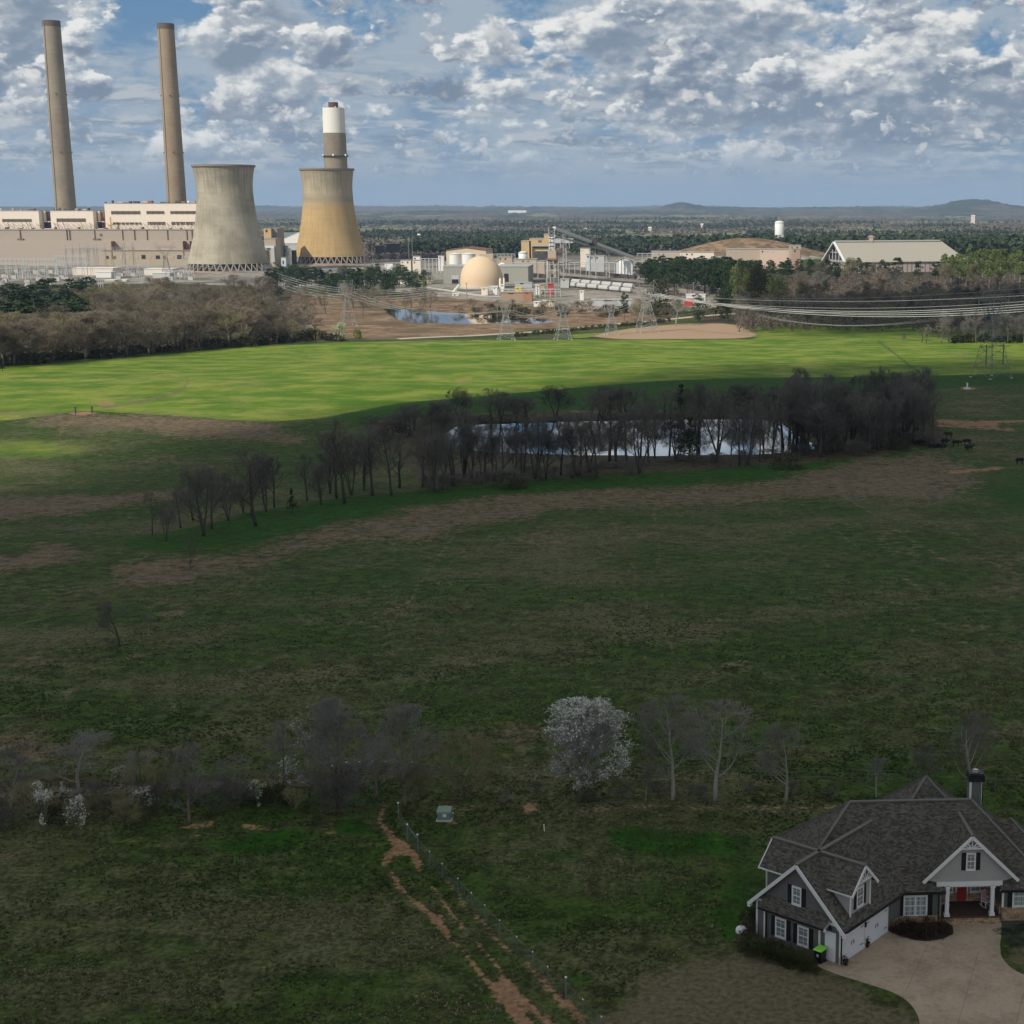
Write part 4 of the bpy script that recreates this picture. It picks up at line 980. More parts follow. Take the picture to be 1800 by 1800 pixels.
# --- assorted blocks: (px0, px1, top, Y, depth, material, label)
BL = [(704, 722, 457, 1600, 10, CREAM, 'pair of cream trailers right of the ochre tower, left one'), (725, 739, 457, 1600, 10, CREAM, 'pair of cream trailers right of the ochre tower, right one'),
      (676, 690, 462, 1560, 8, WHITE, 'white trailer just beyond the dark pines'), (726, 738, 450, 1660, 8, WHITE, 'small white office among the bare yard'), (770, 780, 449, 1660, 6, WHITE, 'white van body left of the pale yellow shed'),
      (907, 943, 455, 1560, 20, TANW, 'pinkish tan building below the round white tank'), (944, 957, 458, 1560, 12, TANW, 'small tan annex right of the pinkish tan building'),
      (960, 975, 432, 1760, 10, CREAM, 'cream shed left of the conveyor foot'), (1020, 1037, 436, 1760, 12, CREAM, 'cream gabled shed under the long conveyor'),
      (1037, 1062, 449, 1640, 12, GREYP, 'grey pump house under the long conveyor'), (1030, 1038, 447, 1640, 8, BLUEG, 'dark blue tank house left of the pump house'),
      (940, 967, 441, 1700, 14, DARK, 'dark open steel frame left of the silo tower'), (876, 900, 451, 1600, 10, TANW, 'tan control building behind the dome'),
      (1145, 1195, 442, 1750, 30, TANW, 'long tan building left part of the row behind the pines'), (1195, 1255, 443, 1740, 26, CREAM, 'long cream building in the row behind the pines'),
      (1278, 1338, 437.5, 1700, 30, TANW, 'tan flat building in the row behind the pines'), (1337, 1392, 438, 1690, 30, pbr('pinkish_cladding', (.56, .43, .35), .8, .06), 'pinkish flat building at the right end of the row'),
      (1389, 1408, 431, 1670, 16, TANW, 'tall tan block at the right end of the row behind the pines'), (1394, 1407, 437, 1660, 8, pbr('pinkish_brown', (.36, .25, .19), .8), 'pinkish brown front of the tall tan block'),
      (660, 672, 431, 2050, 14, DARK, 'dark open shed beyond the ochre cooling tower'), (675, 700, 428, 2080, 10, DARK, 'low black shed beyond the ochre cooling tower')]
for a in BL:
    t = building('plant_building', *a[:5], a[5], a[6], zbot=-19.5)
    w = a[1] - a[0]
    for k in range(max(1, min(3, int(w / 9)))): panel(t, a[0] + 2 + k * 9, a[0] + 4.5 + k * 9, a[2] + 3, a[2] + 5.5, a[3], random.choice([GLASSD, LOUV, GREYP]), 'opening', .3)
t = building('washery', 916, 933, 423, 1850, 30, OCHRE, 'low ochre block, left of the stepped ochre buildings', zbot=-18)
t = building('washery', 930, 960, 419, 1850, 34, OCHRE, 'middle ochre block of the stepped ochre buildings', zbot=-18); panel(t, 946, 952, 422, 426, 1850, LOUV, 'opening')
t = building('washery', 956, 964, 411, 1846, 20, OCHRE, 'tall narrow ochre tower beside the silo', zbot=-18)
t = building('transfer_house', 966, 1007, 419, 1840, 12, GREYP, 'long pale grey gallery right of the silo tower', zbot=8); 
for k in (970, 985, 1000): panel(t, k, k + 1.2, 422, 437, 1840, STEEL, 'column', 1)
t = building('transfer_house', 935, 967, 431.5, 1730, 18, pbr('dark_olive', (.09, .085, .05), .8), 'dark olive deck with yellow beams left of the silo tower', zbot=-18); panel(t, 941, 965, 439, 441, 1730, YEL, 'beam', 2); panel(t, 935, 967, 431.2, 433, 1730, STEEL, 'parapet', 2)
# round white tank on the tan building
x = xpx(919.5, 450, 1568); t = thing('tank', (x, 1568, zpx(455, 1560)), 'round white tank standing on the pinkish tan building', 'tank'); mb = MB(); mb.lathe([(4.6, 0), (4.6, 6.0), (2.4, 7.2)], 24, (x, 1568, zpx(455, 1560))); mb.build('shell', WHITE, t, True); mb = MB(); mb.lathe([(4.9, 5.4), (4.9, 6.2)], 24, (x, 1568, zpx(455, 1560))); mb.build('railing', STEEL, t)

# --- silo tower with the long conveyor
Ys = 1420
x = xpx(970.5, 440, Ys); zg = gzf(x, Ys)
t = thing('silo_tower', (x, Ys, zg), 'tall narrow white silo tower on tan legs with a steel head', 'silo tower'); k = Ys / 2700
def zz(py): return zpx(py, Ys) - zg
mb = MB(); mb.lathe([(5.2 * k, zz(438)), (5.2 * k, zz(417)), (4.2 * k, zz(416))], 20, (x, Ys, zg)); mb.build('silo_body', WHITE, t, True)
for py in (420, 427, 434): mb = MB(); mb.lathe([(5.6 * k, zz(py)), (5.6 * k, zz(py - 1.6))], 20, (x, Ys, zg)); mb.build('hoop', DARK, t)
mb = MB(); mb.box(x - 7 * k, x + 7 * k, Ys - 4, Ys + 4, zg + zz(454), zg + zz(440)); mb.build('hopper_house', TANW, t)
mb = MB(); mb.box(x - 9.5 * k, x + 9.5 * k, Ys - 5, Ys + 5, zg + zz(457), zg + zz(454)); mb.build('deck', RUST, t)
for dx in (-5.6, 6.8): mb = MB(); mb.lathe([(3.0 * k, zz(488)), (3.5 * k, zz(486)), (3.5 * k, zz(457))], 20, (x + dx * k, Ys, zg)); mb.build('lower_silo', TANW, t, True)
mb = MB()
for dx in (-10, -3.5, 3, 11):
    for dy in (-4, 4): mb.beam((x + dx * k, Ys + dy, zg), (x + dx * k, Ys + dy, zg + zz(457)), .5)
for py in (500, 488, 475, 464): mb.beam((x - 10 * k, Ys - 4, zg + zz(py)), (x + 11 * k, Ys - 4, zg + zz(py)), .4)
mb.build('frame', STEEL, t)
mb = MB(); mb.box(x - 5.5 * k, x + 5.5 * k, Ys - 3, Ys + 3, zg + zz(412), zg + zz(406)); mb.box(x - 3 * k, x + 4 * k, Ys - 2, Ys + 2, zg + zz(406), zg + zz(401)); mb.build('head_house', DARK, t)
mb = MB()
for dx in (-5, 5):
    mb.beam((x + dx * k, Ys - 3.4, zg + zz(440)), (x + dx * k, Ys - 3.4, zg + zz(400)), .5)
    for q in range(6): mb.beam((x + dx * k, Ys - 3.4, zg + zz(440 - q * 6)), (x - dx * k, Ys - 3.4, zg + zz(434 - q * 6)), .3)
mb.build('bracing', STEEL, t)
t = thing('belt_conveyor', (xpx(1040, 425, 1500), 1500, -19), 'long inclined belt conveyor running down right from the silo tower', 'conveyor')
A = atY(974, 401, Ys + 4); B_ = atY(1112, 452, 1560)
mb = MB(); mb.beam(A, B_, 3.0, 2.6); mb.build('gallery', pbr('gallery_grey', (.55, .54, .51), .7), t)
A2 = (A[0], A[1] + 6, A[2] - 7); B2 = (B_[0], B_[1] + 6, B_[2] - 1); mb = MB(); mb.beam(A2, B2, 1.6, 1.4); mb.build('lower_gallery', STEEL, t)
for q in (.12, .46, .66, .86):
    p = [A[i] * (1 - q) + B_[i] * q for i in range(3)]; mb = MB(); w = 3.4 if q == .46 else 1.6
    for s in (-1, 1): mb.beam((p[0] + s * w, p[1], gzf(p[0], p[1])), (p[0] + s * w * .8, p[1], p[2] - 1.2), .6)
    n = 6; zb = gzf(p[0], p[1])
    for j in range(n): mb.beam((p[0] - w * (1 if j % 2 else -1), p[1], zb + (p[2] - zb - 2) * j / n), (p[0] + w * (1 if j % 2 else -1), p[1], zb + (p[2] - zb - 2) * (j + 1) / n), .35)
    mb.build('trestle', STEEL, t)
mb = MB(); q = .46; p = [A[i] * (1 - q) + B_[i] * q for i in range(3)]; mb.box(p[0] - 4.6, p[0] + 4.6, p[1] - 3, p[1] + 3, p[2] - 3.5, p[2] + 3); mb.build('transfer_box', DARK, t)
# tapered grey building with white silos by the conveyor foot
t = building('loading_house', 1083, 1112, 452, 1560, 30, BLUEG, 'pale loading house with four white silos at the conveyor foot', roof_rise=4, axis='y', roofmat=TANW)
for k_ in range(4):
    Y = 1546; xx = xpx(1091 + k_ * 5.2, 470, Y); zg3 = gzf(xx, Y); mb = MB(); mb.lathe([(1.4, 0), (1.4, zpx(459, Y) - zg3), (.5, zpx(457.5, Y) - zg3)], 14, (xx, Y, zg3)); mb.build('silo', WHITE, t, True)

# --- big A roofed store at the right
Yh = 1640
def bigstore():
    x0 = xpx(1453, 440, Yh); zr0 = zpx(425.5, Yh)
    t = thing('bulk_store', (xpx(1570, 440, Yh), Yh + 40, -18), 'very long grey store with a steep gable roof at the right', 'building')
    # ridge runs right and slightly away
    A = Vector(atY(1471, 425.5, Yh)); Bv = Vector(atY(1676, 419.5, Yh + 40)); Bv.z = A.z; u = (Bv - A); L = u.length; u.normalize(); n = Vector((u.y, -u.x, 0))
    hw = 29; ze = -6; z0 = -19
    P0 = lambda s, o, z: A + u * s + n * o + Vector((0, 0, z - A.z))
    rm = pbr('store_roof', (.33, .305, .255), .7, .04, .03); mb = MB()
    mb.poly([P0(-3, hw + 1.5, ze - 1), P0(L + 3, hw + 1.5, ze - 1), P0(L - 14, 0, A.z), P0(-3, 0, A.z)], .8); mb.build('front_roof', rm, t)
    mb = MB(); mb.poly([P0(-3, 0, A.z), P0(L - 14, 0, A.z), P0(L + 3, -hw - 1.5, ze - 1), P0(-3, -hw - 1.5, ze - 1)], .8); mb.build('rear_roof', rm, t)
    mb = MB(); mb.poly([P0(L + 3, hw + 1.5, ze - 1.01), P0(L + 3, -hw - 1.5, ze - 1.01), P0(L - 14, 0, A.z - .02)], .8); mb.build('hip_roof', rm, t)
    mb = MB(); mb.hexa([P0(-2, -1.2, A.z + .2), P0(L - 16, -1.2, A.z + .2), P0(L - 16, 1.2, A.z + .2), P0(-2, 1.2, A.z + .2), P0(-2, -1.2, A.z + 1.6), P0(L - 16, -1.2, A.z + 1.6), P0(L - 16, 1.2, A.z + 1.6), P0(-2, 1.2, A.z + 1.6)]); mb.build('ridge_gallery', GREYP, t)
    mb = MB(); mb.hexa([P0(0, -hw, z0), P0(L, -hw, z0), P0(L, hw, z0), P0(0, hw, z0), P0(0, -hw, ze), P0(L, -hw, ze), P0(L, hw, ze), P0(0, hw, ze)]); mb.build('wall', pbr('store_wall', (.40, .33, .30), .8, .05), t)
    for i in range(26): s = L * i / 26; mb = MB(); mb.hexa([P0(s, hw, z0), P0(s + .5, hw, z0), P0(s + .5, hw + .3, z0), P0(s, hw + .3, z0), P0(s, hw, ze - 1), P0(s + .5, hw, ze - 1), P0(s + .5, hw + .3, ze - 1), P0(s, hw + .3, ze - 1)]); mb.build('pilaster', LOUV, t)
    mb = MB()
    for sgn in (-1, 1): mb.beam(P0(-3.3, sgn * (hw + 1.5), ze - 1.3), P0(-3.3, 0, A.z), 2.2, 1.2)
    mb.build('gable_trim', WHITE, t)
    mb = MB()
    for q in (-.6, -.3, 0, .3, .6): mb.beam(P0(-1.0, q * hw, z0), P0(-1.0, q * hw, A.z - abs(q) * (A.z - ze) - 1.5), .8)
    mb.beam(P0(-1.0, -hw, ze - 1), P0(-1.0, hw, ze - 1), .8); mb.beam(P0(-1.0, -hw * .5, ze + 8), P0(-1.0, hw * .5, ze + 8), .8); mb.build('truss', STEEL, t)
    mb = MB(); mb.add([P0(1.2, -hw, z0), P0(1.2, hw, z0), P0(1.2, hw, ze), P0(1.2, 0, A.z - 1.2), P0(1.2, -hw, ze)], [(0, 1, 2, 3, 4)]); mb.build('gable_opening', DARK, t)
    q = Vector(atY(1531, 418, Yh + 12)); mb = MB(); mb.box(q.x - 2.2, q.x + 2.2, q.y - 2, q.y + 2, A.z, zpx(414, Yh + 12)); mb.box(q.x - 4, q.x + 4, q.y - 2.5, q.y + 2.5, zpx(417, Yh + 12), zpx(416, Yh + 12)); mb.build('head_house', TANW, t)
bigstore()
# --- distant water tank and far white shed
x = xpx(1370, 400, 2350); zb = zpx(407, 2350); t = thing('water_tank', (x, 2350, -18), 'white cylindrical water tank above the far dark pines', 'water tank')
mb = MB(); mb.lathe([(6.9, 0), (6.9, 19), (5.0, 20.2), (0, 21)], 32, (x, 2350, zb - 5), cap_top=False); mb.build('tank_body', WHITE, t, True)
mb = MB(); mb.lathe([(7.2, 17.6), (7.2, 18.3)], 32, (x, 2350, zb - 5)); mb.build('girder', GREYP, t)
mb = MB(); mb.box(x - 6, x + 6, 2344, 2356, -22, zb - 5); mb.build('plinth', GREYP, t); mb = MB(); mb.beam((x - 1, 2346, zb + 15), (x - 1, 2346, zb + 22), .5); mb.beam((x + 1.5, 2346, zb + 15), (x + 1.5, 2346, zb + 19), .5); mb.build('antenna', STEEL, t)
t = building('far_shed', 893, 925, 369.5, 9000, 60, WHITE, 'tiny white shed on the horizon, right of the ochre tower', zbot=0)
for px, py, Y, w, lab in ((733, 414, 3100, 6, 'pale farmhouse in the far wood, nearest the pine belt'), (726, 416, 3100, 5, 'pale shed beside the far pale farmhouse'), (1232, 396, 4200, 4, 'far pale house left of the water tank'), (1708, 381, 5200, 6, 'far white farm building at the right'), (1028, 404, 3900, 3, 'far white speck of a house above the conveyor'), (1140, 402, 3800, 5, 'far white house above the pines')):
    building('far_house', px, px + w, py - 3, Y, 12, CREAM, lab, 'house', roof_rise=2.0, roofmat=WHITE, zbot=gzf((px - CX) / 2700 * Y, Y))

# --- rail cars
def railcar(kind, x, y, z, ang, label, group, proto={}):
    if kind not in proto:
        t = thing('rail_car', (0, 0, 0), label, 'rail car', group)
        if kind == 'hopper':
            mb = MB(); L = 7.1
            prof = [(-1.5, 1.4), (-1.6, 2.6), (-1.2, 3.9), (0, 4.4), (1.2, 3.9), (1.6, 2.6), (1.5, 1.4)]
            vs = [(-L, a, b) for a, b in prof] + [(L, a, b) for a, b in prof]; n = len(prof)
            mb.add(vs, [tuple(range(n)), tuple(range(n, 2 * n))[::-1]] + [(i, n + i, n + i + 1, i + 1) for i in range(n - 1)] + [(n - 1, 2 * n - 1, n, 0)])
            for i in range(4): mb.hexa([(-5.9 + i * 3.5, -.5, .6), (-4.7 + i * 3.5, -.5, .6), (-4.7 + i * 3.5, .5, .6), (-5.9 + i * 3.5, .5, .6), (-6.6 + i * 3.5, -1.4, 1.45), (-4.0 + i * 3.5, -1.4, 1.45), (-4.0 + i * 3.5, 1.4, 1.45), (-6.6 + i * 3.5, 1.4, 1.45)])
            mb.build('body', pbr('hopper_white', (.42, .415, .40), .6, .15, .2), t)
        else:
            mb = MB(); L = 7.2; mb.box(-L, L, -1.5, -1.35, 1.1, 3.6); mb.box(-L, L, 1.35, 1.5, 1.1, 3.6); mb.box(-L, -L + .15, -1.35, 1.35, 1.1, 3.6); mb.box(L - .15, L, -1.35, 1.35, 1.1, 3.6); mb.box(-L, L, -1.35, 1.35, 1.0, 1.2)
            for i in range(8): mb.box(-L + .4 + i * 2, -L + .6 + i * 2, -1.6, -1.5, 1.1, 3.6)
            mb.build('body', pbr('coal_car', (.07, .062, .056), .7, .3, .2), t); mb = MB(); mb.box(-L + .2, L - .2, -1.34, 1.34, 1.3, 3.0); mb.build('load', COALM, t)
        mb = MB(); mb.box(-8.4 if kind == 'hopper' else -7.4, 8.4 if kind == 'hopper' else 7.4, -.4, .4, .75, 1.0); mb.build('underframe', DARK, t)
        for sx in (-5.6, 5.6):
            mb = MB()
            for dx in (-.9, .9):
                for sy in (-.72, .72): mb.tube([(sx + dx, sy - .06, .45), (sx + dx, sy + .06, .45)], .45, 12)
            mb.build('bogie', DARK, t)
        proto[kind] = t; c = t
    else:
        s = proto[kind]; c = s.copy(); link(c)
        for ch in s.children: d = ch.copy(); link(d); d.parent = c
    c.location = (x, y, z); c.rotation_euler = (0, 0, ang); c['label'] = label; c['group'] = group
    return c
def train(kind, p0, p1, n, lab, group, start=0):
    A = at(*p0); B = at(*p1); L = math.hypot(B[0] - A[0], B[1] - A[1]); ang = math.atan2(B[1] - A[1], B[0] - A[0]); st = 17.6 if kind == 'hopper' else 15.4
    for i in range(min(n, int(L / st))):
        k = (i + .5) * st / L; x = A[0] * (1 - k) + B[0] * k; y = A[1] * (1 - k) + B[1] * k
        railcar(kind, x, y, gzf(x, y) + .25, ang, lab, group)
    mb = MB(); u = ((B[0] - A[0]) / L, (B[1] - A[1]) / L); n_ = (-u[1], u[0])
    t = thing('rail_track', (A[0], A[1], gzf(A[0], A[1])), 'rail track under the ' + group, 'track')
    za, zb = gzf(A[0], A[1]), gzf(B[0], B[1])
    for s in (-.72, .72): mb.beam((A[0] + n_[0] * s, A[1] + n_[1] * s, za + .2), (B[0] + n_[0] * s, B[1] + n_[1] * s, zb + .2), .1)
    mb.build('rail', RUST, t); mb = MB(); mb.hexa([(A[0] - n_[0] * 2, A[1] - n_[1] * 2, za - .5), (B[0] - n_[0] * 2, B[1] - n_[1] * 2, zb - .5), (B[0] + n_[0] * 2, B[1] + n_[1] * 2, zb - .5), (A[0] + n_[0] * 2, A[1] + n_[1] * 2, za - .5),
        (A[0] - n_[0] * 1.6, A[1] - n_[1] * 1.6, za + .14), (B[0] - n_[0] * 1.6, B[1] - n_[1] * 1.6, zb + .14), (B[0] + n_[0] * 1.6, B[1] + n_[1] * 1.6, zb + .14), (A[0] + n_[0] * 1.6, A[1] + n_[1] * 1.6, za + .14)]); mb.build('ballast', pbr('ballast', (.17, .15, .135), .95, .2, .3), t)
train('hopper', (996, 505), (1118, 517), 9, 'white covered hopper car in the nearest row of rail cars', 'white hopper cars in the nearest row')
train('hopper', (1005, 499), (1120, 509), 9, 'pale covered hopper car in the second row of rail cars', 'pale hopper cars in the second row')
train('coal', (988, 479), (1125, 492), 12, 'dark open coal car in the long far train', 'dark coal cars of the far train')
train('coal', (925, 486), (1150, 507), 16, 'dark open coal car on the middle track', 'dark coal cars on the middle track')
train('coal', (1195, 506), (1275, 519), 8, 'dark open coal car by the two round pines', 'dark coal cars by the round pines')

# --- site clutter in front of the dome
CL = [(905, 917, 505, 1215, YEL, 'yellow skid on the yard right of the dome'), (941, 944, 500.5, 1240, WHITE, 'white tank left of the red bin, left one'), (945.5, 948, 501, 1240, WHITE, 'white tank left of the red bin, right one'),
      (963, 972, 498.5, 1240, REDP, 'bright red bin on the yard'), (950, 957, 499, 1250, YTAN, 'tan box between the white tanks and the red bin'), (866, 874, 504, 1240, WHITE, 'small white hut in front of the dome'), (846, 857, 506, 1235, CREAM, 'cream plant skid in front of the dome'),
      (880, 925, 513.5, 1170, pbr('timber_bank', (.33, .24, .17), .9), 'long tan retaining wall below the yard'), (920, 935, 513, 1165, pbr('orange_plastic', (.32, .17, .11), .7), 'orange stack on the yard edge'),
      (938, 950, 530, 1110, WHITE, 'white trailer among the brush, left'), (955, 975, 528, 1110, CREAM, 'cream trailer among the brush'), (1040, 1110, 526, 1120, GREYP, 'long pale grey shed behind the brush'), (1060, 1070, 541, 1085, REDP, 'red machine in front of the pale shed'),
      (1206, 1240, 517, 1150, WHITE, 'white trailer left of the two round pines'), (1203, 1219, 525, 1120, REDP, 'red roofed shed left of the two round pines'), (1019, 1026, 511, 1180, WHITE, 'white tank wagon end beside the gravel'),
      (795, 806, 516, 1230, WHITE, 'white crate left of the dome foot'), (880, 886, 500, 1240, WHITE, 'narrow white hut right of the dome'), (700, 760, 493, 1400, CREAM, 'low cream concrete barrier left of the dome'),
      (985, 1000, 490, 1330, GREYP, 'grey switch room under the silo tower'), (905, 935, 496, 1330, STEEL, 'galvanised rack behind the yellow skid')]
for a in CL:
    t = building('yard_block', a[0], a[1], a[2], a[3], 5, a[4], a[5], 'yard block', roofmat=a[4])
    panel(t, a[0] + (a[1] - a[0]) * .3, a[0] + (a[1] - a[0]) * .5, a[2] + 1.5, a[2] + 3.5, a[3], DARK, 'opening', .15)
# pipe racks and posts across the yard
def rack(px0, px1, py, Y, lab, n=6):
    x0, x1 = xpx(px0, py, Y), xpx(px1, py, Y); zt = zpx(py, Y); zg = gzf(x0, Y)
    t = thing('pipe_rack', ((x0 + x1) / 2, Y, zg), lab, 'pipe rack', 'pipe racks of the plant')
    for i in range(n + 1): x = x0 + (x1 - x0) * i / n; mb = MB(); mb.beam((x, Y, zg), (x, Y, zt), .45); mb.beam((x, Y + 3, zg), (x, Y + 3, zt), .45); mb.build('post', STEEL, t)
    mb = MB()
    for k in range(3): mb.tube([(x0, Y + k * 1.2, zt + .2), (x1, Y + k * 1.2, zt + .2)], .3, 6)
    mb.build('pipes', PALE, t); mb = MB(); mb.beam((x0, Y, zt - 1.5), (x1, Y, zt - 1.5), .3); mb.build('rail', STEEL, t)
rack(876, 985, 509, 1215, 'pipe rack crossing in front of the dome', 12); rack(740, 780, 455, 1600, 'pipe rack between the cream trailers and the warehouse', 6); rack(855, 905, 447, 1640, 'pipe rack behind the dome', 8)
rack(1120, 1190, 446, 1680, 'pipe rack in front of the long tan building', 8); rack(650, 700, 468, 1700, 'pipe rack right of the ochre tower foot', 8); rack(900, 990, 462, 1500, 'pipe rack right of the white domed tank', 8); rack(1000, 1080, 462, 1560, 'pipe rack under the conveyor', 8)
rack(290, 340, 477, 1480, 'pipe rack at the foot of the grey tower', 6)
for i, (px, pt, Y) in enumerate(((718, 420, 1620), (724, 421, 1620), (1120, 448, 1500), (1219, 496, 1190), (820, 497, 1200), (640, 440, 1760), (655, 446, 1700), (993, 412, 1700))):
    x = xpx(px, pt, Y); zg = gzf(x, Y); t = thing('pole', (x, Y, zg), ['thin tall pole left of its twin beside the cream trailers', 'thin tall pole right of its twin beside the cream trailers', 'slim pole near the loading house', 'slim pole left of the round pines', 'slim pole in front of the dome', 'slim pole right of the ochre tower', 'slim pole by the cream trailers', 'slim pole right of the ochre blocks'][i], 'pole')
    mb = MB(); mb.tube([(x, Y, zg), (x, Y, zpx(pt, Y))], [.4, .2], 6); mb.build('shaft', DUL, t); mb = MB(); mb.beam((x - 1, Y, zpx(pt, Y) - .5), (x + 1, Y, zpx(pt, Y) - .5), .3); mb.build('arm', DUL, t)

# ================================================================== TREES
def bark(name, col, var=.25):
    return pbr(name, col, .95, var, 1.5, rnd=.30, spec=.08)
BARK_D = bark('bark_dark', (.072, .066, .058)); BARK_G = bark('bark_grey', (.150, .130, .108)); BARK_P = bark('bark_pale', (.27, .25, .22))
TWIG_G = bark('twigs_grey', (.180, .168, .155)); TWIG_B = bark('twigs_brown', (.200, .168, .128)); TWIG_W = bark('twigs_warm_brown', (.235, .190, .140)); TWIG_O = bark('twigs_olive', (.220, .195, .115)); TWIG_D = bark('twigs_dark', (.130, .122, .110))
def leaf_mat(name, c1, c2, rnd=.25):
    if name in MATS: return MATS[name]
    m = bpy.data.materials.new(name); m.use_nodes = True; nt = m.node_tree; g = G(nt); b = nt.nodes['Principled BSDF']
    at_ = g.attr('tint'); t = g.sep(V(g, at_.outputs['Color']))[0]
    c = g.mix(t, c1, c2); c = g.vm('SCALE', c, (g.rnd() - .5) * (2 * rnd) + 1.0)
    g.put(b.inputs['Base Color'], c); b.inputs['Roughness'].default_value = .75; b.inputs['Specular IOR Level'].default_value = .15
    MATS[name] = m; return m
PINE = leaf_mat('pine_needles', (.014, .030, .010), (.040, .068, .020)); CEDAR = leaf_mat('cedar_foliage', (.016, .028, .012), (.040, .055, .020))
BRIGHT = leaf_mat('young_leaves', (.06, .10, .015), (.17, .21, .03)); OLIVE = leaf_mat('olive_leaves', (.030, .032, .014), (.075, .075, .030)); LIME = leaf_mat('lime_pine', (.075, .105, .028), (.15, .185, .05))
DKSHRUB = leaf_mat('dark_shrub_leaves', (.020, .022, .010), (.060, .062, .028)); BLOS = leaf_mat('white_blossom', (.36, .37, .33), (.66, .67, .60), .08); BLOSG = leaf_mat('greenish_blossom', (.22, .30, .14), (.50, .54, .38), .08)
BROWNLEAF = leaf_mat('reddish_shrub_leaves', (.022, .010, .008), (.050, .024, .016)); HEDGE = leaf_mat('hedge_leaves', (.012, .020, .006), (.050, .056, .016))

class Twigs:
    """collects tapering three-sided twigs quickly; built as one mesh"""
    def __init__(s): s.a = []; s.b = []; s.r = []
    def arrays(s, rend=.35):
        A = np.array(s.a, float); B = np.array(s.b, float); r = np.array(s.r, float)[:, None]
        D = B - A; L = np.linalg.norm(D, axis=1, keepdims=True) + 1e-9; D /= L
        ref = np.where(np.abs(D[:, 2:3]) < .9, np.array([[0, 0, 1.]]), np.array([[1., 0, 0]])); U = np.cross(D, ref); U /= np.linalg.norm(U, axis=1, keepdims=True); W = np.cross(D, U)
        P = []
        for base, rr in ((A, r), (B, r * rend)):
            for t in (0, 2.0944, 4.18879): P.append(base + U * math.cos(t) * rr + W * math.sin(t) * rr)
        v = np.stack(P, 1).reshape(-1, 3); n = len(A); o = (np.arange(n) * 6)[:, None]
        f = np.concatenate([o + np.array([[i, (i + 1) % 3, 3 + (i + 1) % 3, 3 + i]]) for i in range(3)], 0)
        return v, f
